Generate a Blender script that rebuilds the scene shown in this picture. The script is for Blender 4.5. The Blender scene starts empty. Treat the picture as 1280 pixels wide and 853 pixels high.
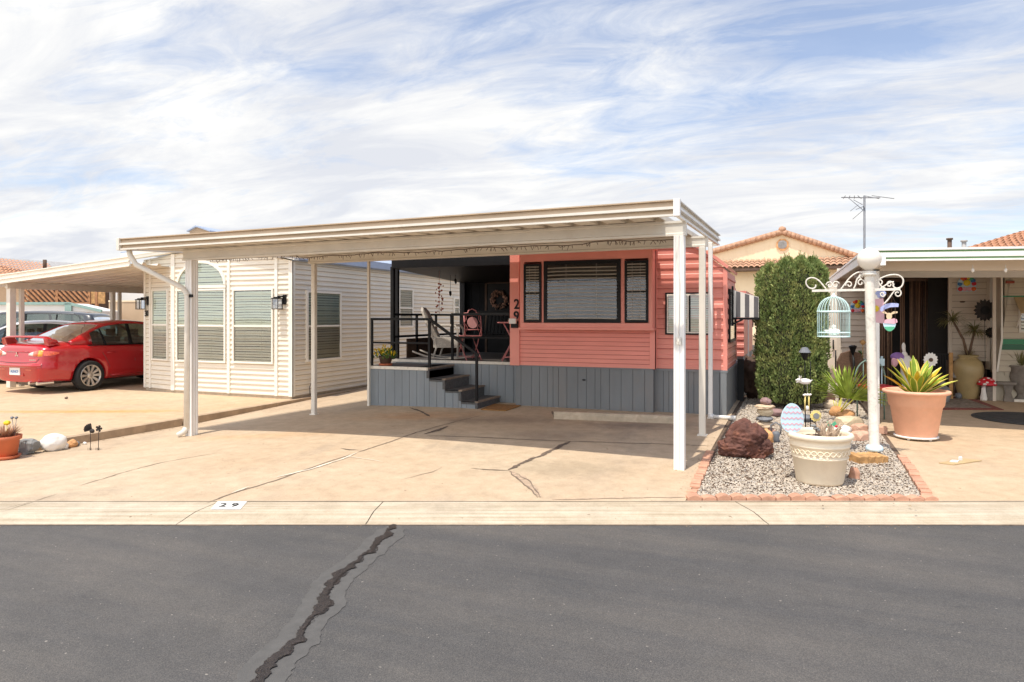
import bpy, bmesh, math, random
from mathutils import Vector, Matrix, noise
random.seed(7)
PI = math.pi
R = math.radians
SC = bpy.context.scene

# ------------------------------------------------------------------ camera
YAW = R(22.3)
CY, SY = math.cos(YAW), math.sin(YAW)
FP = 853.33
HZ = 397.0
CAMZ = 1.55
cam_d = bpy.data.cameras.new("camera")
cam = bpy.data.objects.new("camera", cam_d)
SC.collection.objects.link(cam)
cam.location = (0, 0, CAMZ)
cam.rotation_euler = (PI / 2, 0, YAW)
cam_d.sensor_width = 36
cam_d.lens = 24
cam_d.shift_y = -29.5 / 1280
cam_d.clip_start = 0.05
cam_d.clip_end = 3000
SC.camera = cam

# ------------------------------------------------------------------ sun and sky
SUN = Vector((-0.08, -0.37, 1.0)).normalized()
sd = bpy.data.lights.new("sun", 'SUN')
sd.energy = 3.1
sd.angle = R(0.7)
sd.color = (1.0, 0.93, 0.82)
so = bpy.data.objects.new("sun", sd)
SC.collection.objects.link(so)
so.rotation_euler = SUN.to_track_quat('Z', 'Y').to_euler()
W = bpy.data.worlds.new("World")
SC.world = W
W.use_nodes = True
wn, wl = W.node_tree.nodes, W.node_tree.links
wn.clear()
w_out = wn.new('ShaderNodeOutputWorld')
w_bg = wn.new('ShaderNodeBackground')
w_bg.inputs['Strength'].default_value = 0.1
sky = wn.new('ShaderNodeTexSky')
sky.sky_type = 'NISHITA'
sky.sun_disc = False
sky.sun_elevation = math.asin(SUN.z)
sky.sun_rotation = math.atan2(SUN.x, SUN.y)
sky.air_density = 1.0
sky.dust_density = 0.6
sky.ozone_density = 2.0
tc = wn.new('ShaderNodeTexCoord')
sep = wn.new('ShaderNodeSeparateXYZ')
wl.new(tc.outputs['Generated'], sep.inputs[0])
def wmath(op, a, b=None, c=None):
    n = wn.new('ShaderNodeMath'); n.operation = op
    for i, v in enumerate((a, b, c)):
        if v is None: continue
        if isinstance(v, (int, float)): n.inputs[i].default_value = v
        else: wl.new(v, n.inputs[i])
    return n.outputs[0]
zc = wmath('ADD', wmath('MAXIMUM', sep.outputs[2], 0.0), 0.16)
u_ = wmath('DIVIDE', sep.outputs[0], zc)
v_ = wmath('DIVIDE', sep.outputs[1], zc)
cmb = wn.new('ShaderNodeCombineXYZ')
wl.new(u_, cmb.inputs[0]); wl.new(v_, cmb.inputs[1])
def wnoise(scale, rot, stretch, detail, rough, dist, loc=(0, 0, 0)):
    mp = wn.new('ShaderNodeMapping')
    mp.inputs['Rotation'].default_value = (0, 0, rot)
    mp.inputs['Scale'].default_value = (1.0, stretch, 1.0)
    mp.inputs['Location'].default_value = loc
    wl.new(cmb.outputs[0], mp.inputs[0])
    n = wn.new('ShaderNodeTexNoise')
    n.inputs['Scale'].default_value = scale
    n.inputs['Detail'].default_value = detail
    n.inputs['Roughness'].default_value = rough
    n.inputs['Distortion'].default_value = dist
    wl.new(mp.outputs[0], n.inputs['Vector'])
    return n.outputs['Fac']
n1 = wnoise(0.62, R(-28), 1.5, 8, 0.56, 0.5, (5.3, 2.2, 0))
n2 = wnoise(2.3, R(32), 2.2, 8, 0.66, 0.9, (7.3, 2.7, 0))
n3 = wnoise(0.33, R(0), 1.0, 2, 0.5, 0.0, (1.4, 5.2, 0))
cov = wmath('ADD', wmath('MULTIPLY', n1, 0.46), wmath('ADD', wmath('MULTIPLY', n2, 0.38), wmath('MULTIPLY', n3, 0.30)))
# more cloud low down, and towards the left of the view
low = wmath('MULTIPLY', wmath('SUBTRACT', 0.40, sep.outputs[2]), 0.30)
lat = wmath('MULTIPLY', wmath('ADD', wmath('MULTIPLY', sep.outputs[0], -CY), wmath('MULTIPLY', sep.outputs[1], -SY)), 0.09)
cov = wmath('ADD', cov, wmath('ADD', low, lat))
cr = wn.new('ShaderNodeValToRGB')
cr.color_ramp.elements[0].position = 0.47; cr.color_ramp.elements[0].color = (0.24, 0.24, 0.24, 1)
cr.color_ramp.elements[1].position = 0.625; cr.color_ramp.elements[1].color = (1, 1, 1, 1)
wl.new(cov, cr.inputs[0])
# cloud brightness: white tops and pale lilac-grey bases
cr2 = wn.new('ShaderNodeValToRGB')
cr2.color_ramp.elements[0].position = 0.38; cr2.color_ramp.elements[0].color = (0.62, 0.64, 0.69, 1)
cr2.color_ramp.elements[1].position = 0.60; cr2.color_ramp.elements[1].color = (0.82, 0.815, 0.80, 1)
n4 = wnoise(1.05, R(-30), 2.4, 8, 0.62, 0.6, (0.2, 9.1, 0))
wl.new(n4, cr2.inputs[0])
# cloud brightened overhead and behind the camera, added as unseen frontal fill
dt = wn.new('ShaderNodeVectorMath'); dt.operation = 'DOT_PRODUCT'
fill_dir = Vector((SUN.x * 1.6, SUN.y * 2.2, SUN.z * 0.75)).normalized()
dt.inputs[1].default_value = tuple(fill_dir); wl.new(tc.outputs['Generated'], dt.inputs[0])
sky_fill = wmath('MULTIPLY_ADD', wmath('POWER', wmath('MAXIMUM', dt.outputs['Value'], 0.0), 2.0), 13.5, 9.0)
vm = wn.new('ShaderNodeVectorMath'); vm.operation = 'SCALE'
wl.new(sky_fill, vm.inputs['Scale'])
wl.new(cr2.outputs[0], vm.inputs[0])
vs = wn.new('ShaderNodeVectorMath'); vs.operation = 'MULTIPLY'; vs.inputs[1].default_value = (1.3, 1.28, 1.33)
wl.new(sky.outputs[0], vs.inputs[0])
mixw = wn.new('ShaderNodeMix'); mixw.data_type = 'RGBA'
wl.new(cr.outputs[0], mixw.inputs['Factor'])
wl.new(vs.outputs[0], mixw.inputs['A']); wl.new(vm.outputs[0], mixw.inputs['B'])
wl.new(mixw.outputs['Result'], w_bg.inputs['Color'])
wl.new(w_bg.outputs[0], w_out.inputs[0])

SC.view_settings.view_transform = 'Standard'
SC.view_settings.look = 'None'
SC.view_settings.exposure = 0.50
SC.view_settings.gamma = 1.0
SC.view_settings.use_curve_mapping = False
SC.render.engine = 'CYCLES'
SC.cycles.max_bounces = 8
SC.cycles.transparent_max_bounces = 12

# ------------------------------------------------------------------ measuring helpers
def sm(t): return t * t * (3 - 2 * t)
def depth(X, Y): return -X * SY + Y * CY
def lat_(X, Y): return X * CY + Y * SY
def from_cam(x, d): return (x * CY - d * SY, x * SY + d * CY)
KD0, KD1 = 5.5, 5.93            # kerb: gutter edge and back, metres in front of the camera
def gz(X, Y):
    x, d = lat_(X, Y), depth(X, Y)
    e = 1 - math.exp(-max(0.0, d - KD1) / 1.5)
    xx = min(0.0, max(-5.0, x))
    return -0.05 + e * (0.11 - 0.0077 * xx * xx)
def gl(X, Y):                   # the lot on the left
    return -0.05 + 0.028 * (1 - math.exp(-max(0.0, depth(X, Y) - KD1) / 1.5))
def gr(X, Y):
    return -0.05 + 0.10 * (1 - math.exp(-max(0.0, depth(X, Y) - KD1) / 1.5))
def rr_(px): return (px - 640.0) / FP
def onY(px, py, Y):
    r = rr_(px); d = Y / (r * SY + CY)
    return Vector((d * (r * CY - SY), Y, CAMZ + (HZ - py) * d / FP))
def onX(px, py, X):
    r = rr_(px); d = X / (r * CY - SY)
    return Vector((X, d * (r * SY + CY), CAMZ + (HZ - py) * d / FP))
def onD(px, py, d):
    r = rr_(px)
    return Vector((d * (r * CY - SY), d * (r * SY + CY), CAMZ + (HZ - py) * d / FP))
def g(px, py, zf=gz, dz=0.0):
    z = 0.0
    for _ in range(12):
        p = onD(px, py, (CAMZ - z) * FP / (py - HZ)); z = zf(p.x, p.y)
    return Vector((p.x, p.y, z + dz))

right = Vector((CY, SY, 0)); fwd = Vector((-SY, CY, 0))
def away(p, k):
    d_ = Vector((p.x, p.y, 0)).normalized(); return p + d_ * k
# ------------------------------------------------------------------ materials
def _new(name, rough=0.6, metal=0.0, spec=0.5):
    m = bpy.data.materials.new(name); m.use_nodes = True
    nt = m.node_tree; b = nt.nodes['Principled BSDF']
    b.inputs['Roughness'].default_value = rough
    b.inputs['Metallic'].default_value = metal
    b.inputs['Specular IOR Level'].default_value = spec
    return m, nt, b
def _noise(nt, vec, scale, detail=4, rough=0.55, dist=0.0):
    n = nt.nodes.new('ShaderNodeTexNoise')
    n.inputs['Scale'].default_value = scale; n.inputs['Detail'].default_value = detail
    n.inputs['Roughness'].default_value = rough; n.inputs['Distortion'].default_value = dist
    nt.links.new(vec, n.inputs['Vector'])
    return n.outputs['Fac']
def _ramp(nt, fac, stops):
    n = nt.nodes.new('ShaderNodeValToRGB')
    e = n.color_ramp.elements
    while len(e) < len(stops): e.new(0.5)
    for i, (p, c) in enumerate(stops):
        e[i].position = p; e[i].color = (*c, 1) if len(c) == 3 else c
    nt.links.new(fac, n.inputs[0]); return n.outputs[0]
def _mix(nt, fac, a, b, mode='MIX'):
    n = nt.nodes.new('ShaderNodeMix'); n.data_type = 'RGBA'; n.blend_type = mode
    for k, v in (('Factor', fac), ('A', a), ('B', b)):
        if isinstance(v, (int, float)): n.inputs[k].default_value = v
        elif isinstance(v, tuple): n.inputs[k].default_value = (*v[:3], 1)
        else: nt.links.new(v, n.inputs[k])
    return n.outputs['Result']
def _vec(nt, scale=(1, 1, 1), rot=(0, 0, 0)):
    t = nt.nodes.new('ShaderNodeTexCoord'); mp = nt.nodes.new('ShaderNodeMapping')
    mp.inputs['Scale'].default_value = scale; mp.inputs['Rotation'].default_value = rot
    nt.links.new(t.outputs['Object'], mp.inputs[0]); return mp.outputs[0]
def _bump(nt, b, h, strength=0.3, dist=0.01):
    n = nt.nodes.new('ShaderNodeBump'); n.inputs['Strength'].default_value = strength
    n.inputs['Distance'].default_value = dist
    nt.links.new(h, n.inputs['Height']); nt.links.new(n.outputs[0], b.inputs['Normal'])
def M(name, c, rough=0.6, var=0.14, scale=3.0, bump=0.0, bscale=60, metal=0.0, spec=0.5, stretch=(1, 1, 1), dirt=None, dirt_amt=0.5, coat=0.0):
    m, nt, b = _new(name, rough, metal, spec)
    v = _vec(nt, stretch)
    n = _noise(nt, v, scale, 5, 0.6)
    lo = tuple(x * (1 - var) for x in c); hi = tuple(min(1, x * (1 + var)) for x in c)
    col = _ramp(nt, n, [(0.3, lo), (0.7, hi)])
    if dirt:
        f = _ramp(nt, _noise(nt, v, scale * 0.7 + 1.3, 8, 0.7, 0.4), [(0.52, (0, 0, 0)), (0.75, (dirt_amt,) * 3)])
        col = _mix(nt, f, col, dirt)
    nt.links.new(col, b.inputs['Base Color'])
    if coat: b.inputs['Coat Weight'].default_value = coat
    if bump: _bump(nt, b, _noise(nt, v, bscale, 4, 0.6), bump)
    return m
def _ramp2(nt, val, am):
    m = nt.nodes.new('ShaderNodeMapRange'); m.interpolation_type = 'SMOOTHSTEP'
    m.inputs['From Min'].default_value = 0.85; m.inputs['From Max'].default_value = 1.9
    m.inputs['To Min'].default_value = am; m.inputs['To Max'].default_value = 0.0
    nt.links.new(val, m.inputs[0]); return m.outputs[0]
def concrete(name, base, warm, grey, dark_amt=0.35, big=0.35, spots=(), streak=False):
    m, nt, b = _new(name, 0.88, 0, 0.3)
    v = _vec(nt)
    vs_ = _vec(nt, (1, 0.35, 1), (0, 0, YAW))
    c = _ramp(nt, _noise(nt, v, big, 6, 0.62, 0.3), [(0.32, warm), (0.62, base)])
    f = _ramp(nt, _noise(nt, vs_, 0.8, 7, 0.65, 0.5), [(0.53, (0, 0, 0)), (0.74, (dark_amt,) * 3)])
    c = _mix(nt, f, c, grey)
    for (sx_, sy_, rx, ry, ang, sc_, am) in spots:
        # a stain of its own shape and place
        t_ = nt.nodes.new('ShaderNodeTexCoord'); mp = nt.nodes.new('ShaderNodeMapping'); mp.vector_type = 'TEXTURE'
        mp.inputs['Location'].default_value = (sx_, sy_, 0); mp.inputs['Rotation'].default_value = (0, 0, ang); mp.inputs['Scale'].default_value = (rx, ry, 1000)
        nt.links.new(t_.outputs['Object'], mp.inputs[0]); ln = nt.nodes.new('ShaderNodeVectorMath'); ln.operation = 'LENGTH'; nt.links.new(mp.outputs[0], ln.inputs[0])
        ad = nt.nodes.new('ShaderNodeMath'); ad.operation = 'MULTIPLY_ADD'; ad.inputs[1].default_value = 1.6; nt.links.new(_noise(nt, v, 3.2, 6, 0.65), ad.inputs[0]); nt.links.new(ln.outputs['Value'], ad.inputs[2])
        c = _mix(nt, _ramp(nt, ad.outputs[0], [(0.95, (am,) * 3), (1.0, (am,) * 3)]) if False else _ramp2(nt, ad.outputs[0], am), c, sc_)
    f = _ramp(nt, _noise(nt, v, 5.5, 8, 0.72), [(0.35, (0.84, 0.83, 0.82)), (0.68, (1.07, 1.07, 1.07))])
    c = _mix(nt, 1.0, c, f, 'MULTIPLY')
    f = _ramp(nt, _noise(nt, v, 130, 3, 0.6), [(0.30, (0.84, 0.83, 0.82)), (0.55, (1.03, 1.03, 1.03))])
    c = _mix(nt, 1.0, c, f, 'MULTIPLY')
    f = _ramp(nt, _noise(nt, v, 19, 2, 0.4), [(0.745, (1, 1, 1)), (0.775, (0.55, 0.5, 0.45))])
    c = _mix(nt, 1.0, c, f, 'MULTIPLY')
    if streak:
        m1 = nt.nodes.new('ShaderNodeMapping'); m1.inputs['Rotation'].default_value = (0, 0, -YAW); t1 = nt.nodes.new('ShaderNodeTexCoord'); nt.links.new(t1.outputs['Object'], m1.inputs[0])
        m2 = nt.nodes.new('ShaderNodeMapping'); m2.inputs['Scale'].default_value = (0.35, 16, 1); nt.links.new(m1.outputs[0], m2.inputs[0])
        f = _ramp(nt, _noise(nt, m2.outputs[0], 1.6, 6, 0.6), [(0.34, (0.80, 0.76, 0.70)), (0.60, (1.06, 1.06, 1.06))]); c = _mix(nt, 1.0, c, f, 'MULTIPLY')
    nt.links.new(c, b.inputs['Base Color'])
    _bump(nt, b, _noise(nt, v, 90, 5, 0.7), 0.25, 0.006)
    return m
MT = {}
def mat(k):
    return MT[k]
def _sp(px, py, rx, ry, c, am):
    p = g(px, py); return (p.x, p.y, rx, ry, YAW, c, am)
MT['drive'] = concrete('driveway_concrete', (0.565, 0.45, 0.32), (0.51, 0.375, 0.25), (0.30, 0.25, 0.20), 0.62, 0.35, [_sp(700, 585, 1.1, 0.5, (0.36, 0.29, 0.20), 0.55), _sp(620, 525, 1.5, 0.5, (0.25, 0.19, 0.145), 0.6), _sp(800, 532, 1.2, 0.45, (0.20, 0.165, 0.14), 0.6), _sp(520, 520, 1.3, 0.6, (0.52, 0.27, 0.12), 0.5), _sp(330, 545, 1.6, 0.35, (0.56, 0.33, 0.15), 0.35), _sp(690, 545, 0.9, 0.5, (0.24, 0.19, 0.15), 0.45), _sp(590, 560, 0.7, 0.5, (0.36, 0.30, 0.23), 0.4)])
MT['lot_left'] = concrete('left_lot_concrete', (0.58, 0.45, 0.305), (0.56, 0.39, 0.235), (0.42, 0.34, 0.25), 0.45, 0.35, [(-11.5, 7.6, 2.4, 0.22, R(22), (0.60, 0.33, 0.10), 0.75), (-10.2, 8.2, 1.2, 0.2, R(25), (0.60, 0.33, 0.10), 0.6)])
MT['lot_right'] = concrete('right_lot_concrete', (0.57, 0.44, 0.30), (0.54, 0.395, 0.255), (0.42, 0.34, 0.25), 0.45)
MT['kerb'] = concrete('kerb_concrete', (0.55, 0.48, 0.375), (0.50, 0.42, 0.31), (0.34, 0.28, 0.215), 0.50, 0.8, (), True)
def asphalt():
    m, nt, b = _new('road_asphalt', 0.82, 0, 0.4)
    v = _vec(nt); vl = _vec(nt, (0.10, 1.0, 1), (0, 0, -YAW))
    c = _ramp(nt, _noise(nt, v, 0.5, 5, 0.6), [(0.33, (0.083, 0.081, 0.079)), (0.66, (0.112, 0.105, 0.098))])
    f = _ramp(nt, _noise(nt, vl, 2.6, 6, 0.65), [(0.3, (0.80, 0.82, 0.86)), (0.68, (1.18, 1.14, 1.09))])
    c = _mix(nt, 1.0, c, f, 'MULTIPLY')
    f = _ramp(nt, _noise(nt, v, 170, 2, 0.6), [(0.34, (0.70, 0.70, 0.72)), (0.52, (1, 1, 1)), (0.70, (1.45, 1.4, 1.33))])
    c = _mix(nt, 1.0, c, f, 'MULTIPLY')
    f = _ramp(nt, _noise(nt, v, 42, 1, 0.4), [(0.755, (0, 0, 0)), (0.785, (0.75,) * 3)])
    c = _mix(nt, f, c, (0.32, 0.29, 0.25))
    f = _ramp(nt, _noise(nt, v, 6, 8, 0.75), [(0.35, (0.92,) * 3), (0.7, (1.08,) * 3)])
    c = _mix(nt, 1.0, c, f, 'MULTIPLY')
    nt.links.new(c, b.inputs['Base Color'])
    _bump(nt, b, _noise(nt, v, 150, 3, 0.7), 0.6, 0.006)
    return m
MT['asphalt'] = asphalt()
MT['ground'] = M('far_ground', (0.42, 0.34, 0.25), 0.95, 0.2, 0.3)
MT['crack'] = M('crack_filler', (0.13, 0.095, 0.07), 0.9, 0.35, 12)
MT['crack_and_lip'] = M('crack_and_lip_shade', (0.20, 0.15, 0.11), 0.95, 0.3, 12)  # also colours the painted shadow line at the kerb lip
MT['crack_white'] = M('white_patching', (0.70, 0.62, 0.50), 0.9, 0.12, 14)
MT['joint'] = M('kerb_joint_dirt', (0.42, 0.34, 0.25), 0.9, 0.4, 3)
MT['patch'] = M('crack_mortar', (0.42, 0.31, 0.22), 0.9, 0.3, 20)
MT['tar'] = M('tar_seal', (0.024, 0.018, 0.016), 0.45, 0.5, 30, 0.6, 90)
MT['tar_band'] = M('tar_band', (0.094, 0.090, 0.085), 0.8, 0.12, 14, 0.3, 120)
MT['tar_band2'] = M('tar_band_inner', (0.070, 0.066, 0.063), 0.8, 0.25, 14, 0.3, 120)
MT['bleach'] = M('worn_asphalt', (0.094, 0.090, 0.086), 0.85, 0.1, 18)
MT['white_paint'] = M('white_paint', (0.80, 0.78, 0.74), 0.6, 0.06, 8, dirt=(0.5, 0.42, 0.32), dirt_amt=0.35)
MT['black_paint'] = M('black_paint', (0.03, 0.028, 0.026), 0.55, 0.3, 20)
MT['alu'] = M('cream_aluminium', (0.72, 0.675, 0.59), 0.5, 0.08, 2.2, dirt=(0.42, 0.32, 0.22), dirt_amt=0.28)
MT['alu_white'] = M('white_aluminium', (0.83, 0.81, 0.77), 0.45, 0.05, 2.0, dirt=(0.5, 0.42, 0.32), dirt_amt=0.2)
MT['alu_tan'] = M('tan_fascia', (0.50, 0.375, 0.25), 0.5, 0.1, 2.0, dirt=(0.33, 0.25, 0.17), dirt_amt=0.3)
MT['soffit'] = M('roof_pan', (0.66, 0.60, 0.51), 0.5, 0.1, 1.5, dirt=(0.42, 0.29, 0.18), dirt_amt=0.45)
MT['vinyl'] = M('cream_siding', (0.81, 0.75, 0.635), 0.55, 0.06, 0.9, bump=0.12, bscale=2.5, dirt=(0.55, 0.45, 0.33), dirt_amt=0.25)
MT['vinyl_trim'] = M('cream_trim', (0.83, 0.785, 0.69), 0.5, 0.05, 1.5)
MT['pink'] = M('coral_siding', (0.82, 0.30, 0.235), 0.5, 0.07, 1.5, bump=0.12, bscale=2.5, stretch=(1, 1, 6), dirt=(0.70, 0.27, 0.20), dirt_amt=0.5)
MT['pink_trim'] = M('coral_trim', (0.84, 0.31, 0.245), 0.45, 0.06, 2.0)
MT['grey_skirt'] = M('grey_plywood', (0.20, 0.215, 0.225), 0.75, 0.12, 2.0, 0.15, 40, stretch=(1, 1, 0.3), dirt=(0.27, 0.23, 0.20), dirt_amt=0.5)
MT['skirt_blue'] = M('blue_grey_plywood', (0.245, 0.275, 0.30), 0.75, 0.10, 2.0, 0.15, 40, stretch=(1, 1, 0.3), dirt=(0.30, 0.28, 0.26), dirt_amt=0.45)
MT['groove'] = M('dark_groove', (0.05, 0.052, 0.055), 0.9)
MT['step'] = M('grey_step_carpet', (0.105, 0.105, 0.105), 0.95, 0.25, 30, 0.4, 150)
MT['nosing'] = M('worn_nosing', (0.26, 0.20, 0.15), 0.9, 0.25, 10)
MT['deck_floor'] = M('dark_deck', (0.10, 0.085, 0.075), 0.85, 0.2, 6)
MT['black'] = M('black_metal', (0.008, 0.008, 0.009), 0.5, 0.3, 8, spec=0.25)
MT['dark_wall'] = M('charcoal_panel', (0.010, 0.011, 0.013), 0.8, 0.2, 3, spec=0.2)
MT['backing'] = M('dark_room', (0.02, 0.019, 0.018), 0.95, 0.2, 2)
MT['blind'] = M('cream_blind', (0.84, 0.82, 0.74), 0.6, 0.06, 2)
MT['blind_grey'] = M('grey_blind', (0.46, 0.42, 0.36), 0.6, 0.1, 2)
def glassmat(name, tint, gloss, rough=0.02):
    m, nt, b = _new(name)
    nt.nodes.remove(b)
    out = nt.nodes['Material Output']
    t = nt.nodes.new('ShaderNodeBsdfTransparent'); t.inputs[0].default_value = (*tint, 1)
    gl_ = nt.nodes.new('ShaderNodeBsdfGlossy'); gl_.inputs['Roughness'].default_value = rough
    gl_.inputs['Color'].default_value = (0.95, 0.97, 1.0, 1)
    lw = nt.nodes.new('ShaderNodeLayerWeight'); lw.inputs['Blend'].default_value = 0.25
    mr = nt.nodes.new('ShaderNodeMapRange')
    mr.inputs['To Min'].default_value = gloss; mr.inputs['To Max'].default_value = 0.95
    nt.links.new(lw.outputs['Fresnel'], mr.inputs[0])
    mx = nt.nodes.new('ShaderNodeMixShader')
    nt.links.new(mr.outputs[0], mx.inputs[0]); nt.links.new(t.outputs[0], mx.inputs[1]); nt.links.new(gl_.outputs[0], mx.inputs[2])
    nt.links.new(mx.outputs[0], out.inputs[0])
    # faint waviness of cheap panes
    v = _vec(nt)
    bp = nt.nodes.new('ShaderNodeBump'); bp.inputs['Strength'].default_value = 0.02; bp.inputs['Distance'].default_value = 0.03
    nt.links.new(_noise(nt, v, 2.5, 2, 0.5), bp.inputs['Height'])
    nt.links.new(bp.outputs[0], gl_.inputs['Normal'])
    return m
MT['glass'] = glassmat('window_glass', (0.88, 0.92, 0.88), 0.09)
MT['glass_bay'] = glassmat('bay_glass', (0.80, 0.82, 0.80), 0.06)
MT['glass_green'] = glassmat('green_tinted_glass', (0.90, 0.97, 0.91), 0.10)
MT['glass_screen'] = glassmat('screened_glass', (0.80, 0.80, 0.75), 0.04, 0.15)
MT['glass_car'] = glassmat('car_glass', (0.30, 0.36, 0.33), 0.06, 0.0)
MT['terracotta'] = M('terracotta', (0.80, 0.44, 0.29), 0.75, 0.10, 4, 0.1, 80, dirt=(0.70, 0.48, 0.33), dirt_amt=0.35)
MT['terracotta_red'] = M('red_terracotta', (0.58, 0.16, 0.07), 0.7, 0.10, 6)
MT['cream_pot'] = M('cream_pot', (0.88, 0.76, 0.57), 0.7, 0.05, 3, 0.1, 70, dirt=(0.60, 0.46, 0.30), dirt_amt=0.35)
MT['soil'] = M('dry_soil', (0.16, 0.11, 0.075), 0.95, 0.35, 18, 0.8, 60)
MT['brick'] = M('edging_brick', (0.54, 0.29, 0.19), 0.85, 0.22, 7, 0.3, 60)
MT['stone_tan'] = M('tan_stone', (0.62, 0.47, 0.32), 0.85, 0.22, 9, 0.5, 30)
MT['stone_pink'] = M('pink_stone', (0.50, 0.28, 0.20), 0.85, 0.25, 9, 0.5, 30)
MT['stone_orange'] = M('orange_stone', (0.66, 0.35, 0.15), 0.85, 0.3, 9, 0.5, 30)
MT['stone_grey'] = M('grey_stone', (0.24, 0.24, 0.23), 0.7, 0.35, 5, 0.4, 25, dirt=(0.6, 0.6, 0.57), dirt_amt=0.8)
MT['stone_white'] = M('white_stone', (0.86, 0.82, 0.76), 0.7, 0.06, 5, 0.3, 25)
MT['stone_slate'] = M('slate_stone', (0.17, 0.18, 0.20), 0.6, 0.2, 5, 0.3, 25)
MT['lava'] = M('lava_rock', (0.125, 0.052, 0.038), 0.85, 0.45, 8, 1.0, 28, dirt=(0.34, 0.13, 0.06), dirt_amt=0.7)
MT['tyre'] = M('tyre_rubber', (0.02, 0.02, 0.02), 0.8, 0.2, 10)
MT['rim'] = M('alloy_rim', (0.62, 0.58, 0.52), 0.3, 0.05, 3, metal=0.7)
MT['chrome'] = M('chrome', (0.8, 0.8, 0.8), 0.12, 0.02, 3, metal=1.0)
MT['car_red'] = M('red_car_paint', (0.44, 0.006, 0.012), 0.22, 0.04, 2, spec=0.5, coat=1.0)
MT['car_black'] = M('dark_car_paint', (0.03, 0.032, 0.036), 0.3, 0.04, 2, coat=1.0)
MT['car_silver'] = M('silver_car_paint', (0.62, 0.64, 0.68), 0.3, 0.04, 2, metal=0.3, coat=1.0)
MT['lamp_red'] = M('red_lens', (0.75, 0.13, 0.07), 0.12, 0.3, 30, coat=1.0)
MT['lamp_amber'] = M('amber_lens', (0.95, 0.38, 0.04), 0.12, 0.2, 30, coat=1.0)
MT['lamp_clear'] = M('clear_lens', (0.80, 0.66, 0.58), 0.12, 0.15, 40, coat=1.0)
MT['tile'] = M('clay_tile', (0.47, 0.27, 0.17), 0.8, 0.3, 5, dirt=(0.66, 0.44, 0.30), dirt_amt=0.7)
MT['tile_orange'] = M('orange_tile', (0.50, 0.245, 0.135), 0.8, 0.25, 4)
MT['stucco'] = M('cream_stucco', (0.86, 0.71, 0.49), 0.9, 0.05, 1.2, 0.2, 90, stretch=(1, 1, 0.25), dirt=(0.62, 0.40, 0.20), dirt_amt=0.35)
MT['stucco_tan'] = M('tan_stucco', (0.52, 0.38, 0.25), 0.9, 0.08, 1.5)
MT['white_wall'] = M('white_wall', (0.80, 0.78, 0.74), 0.8, 0.05, 1.0)
MT['grey_roof'] = M('grey_shingle', (0.36, 0.35, 0.34), 0.9, 0.2, 6)
MT['blue_roof'] = M('blue_grey_metal_roof', (0.35, 0.42, 0.55), 0.5, 0.1, 3)
MT['wood'] = M('weathered_wood', (0.42, 0.20, 0.09), 0.8, 0.3, 8, stretch=(1, 1, 1))
MT['teal'] = M('teal_trim', (0.28, 0.42, 0.38), 0.6, 0.1, 3)
MT['brown'] = M('dark_brown', (0.10, 0.06, 0.04), 0.8, 0.3, 6)
MT['wicker'] = M('grey_wicker', (0.46, 0.42, 0.37), 0.8, 0.25, 60, 0.6, 120)
MT['pink_metal'] = M('pink_metal', (0.56, 0.20, 0.195), 0.5, 0.08, 5)
MT['pink_pale'] = M('pale_pink_disc', (0.62, 0.30, 0.29), 0.6, 0.05, 5)
MT['yellow'] = M('yellow_petals', (0.85, 0.62, 0.03), 0.6, 0.15, 30)
MT['pale_yellow'] = M('pale_yellow_paint', (0.85, 0.68, 0.25), 0.6, 0.1, 20)
MT['leaf'] = M('green_leaf', (0.10, 0.20, 0.035), 0.6, 0.35, 12)
MT['leaf_olive'] = M('olive_leaf', (0.20, 0.19, 0.06), 0.6, 0.35, 12)
MT['agave'] = M('agave_green', (0.25, 0.37, 0.03), 0.45, 0.3, 6)
MT['agave_edge'] = M('agave_yellow_edge', (0.80, 0.70, 0.16), 0.45, 0.15, 9)
MT['agave_amber'] = M('agave_amber', (0.72, 0.45, 0.03), 0.45, 0.25, 7)
MT['palm'] = M('palm_green', (0.32, 0.43, 0.06), 0.45, 0.4, 7)
MT['palm_stem'] = M('palm_stem', (0.60, 0.58, 0.10), 0.5, 0.2, 7)
def foliage():
    m, nt, b = _new('juniper_foliage', 0.65, 0, 0.3)
    v = _vec(nt)
    c = _ramp(nt, _noise(nt, v, 7, 5, 0.7), [(0.28, (0.12, 0.18, 0.055)), (0.50, (0.24, 0.31, 0.10)), (0.68, (0.46, 0.47, 0.18))])
    f = _ramp(nt, _noise(nt, v, 2.2, 3, 0.6), [(0.55, (0, 0, 0)), (0.72, (0.5,) * 3)])
    c = _mix(nt, f, c, (0.38, 0.32, 0.11))
    nt.links.new(c, b.inputs['Base Color'])
    return m
MT['juniper'] = foliage()
MT['bark'] = M('bark', (0.16, 0.10, 0.065), 0.9, 0.3, 12, 0.6, 40)
MT['driftwood'] = M('driftwood', (0.46, 0.34, 0.24), 0.9, 0.35, 16, 0.8, 40)
MT['bronze'] = M('dark_bronze', (0.020, 0.014, 0.012), 0.7, 0.4, 12, metal=0.0)
MT['turquoise'] = M('turquoise_wire', (0.66, 0.87, 0.84), 0.5, 0.1, 6)
MT['old_white'] = M('chipped_white_paint', (0.80, 0.75, 0.66), 0.6, 0.07, 14, 0.3, 40, dirt=(0.40, 0.36, 0.30), dirt_amt=0.75)
MT['globe'] = M('frosted_globe', (0.86, 0.79, 0.69), 0.3, 0.04, 3)
MT['sky_blue'] = M('light_blue_paint', (0.60, 0.78, 0.87), 0.6, 0.05, 8)
MT['egg_pink'] = M('pink_paint', (0.82, 0.45, 0.52), 0.6, 0.05, 8)
MT['sign_pink'] = M('pink_sign', (0.80, 0.50, 0.55), 0.6, 0.08, 8)
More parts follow.
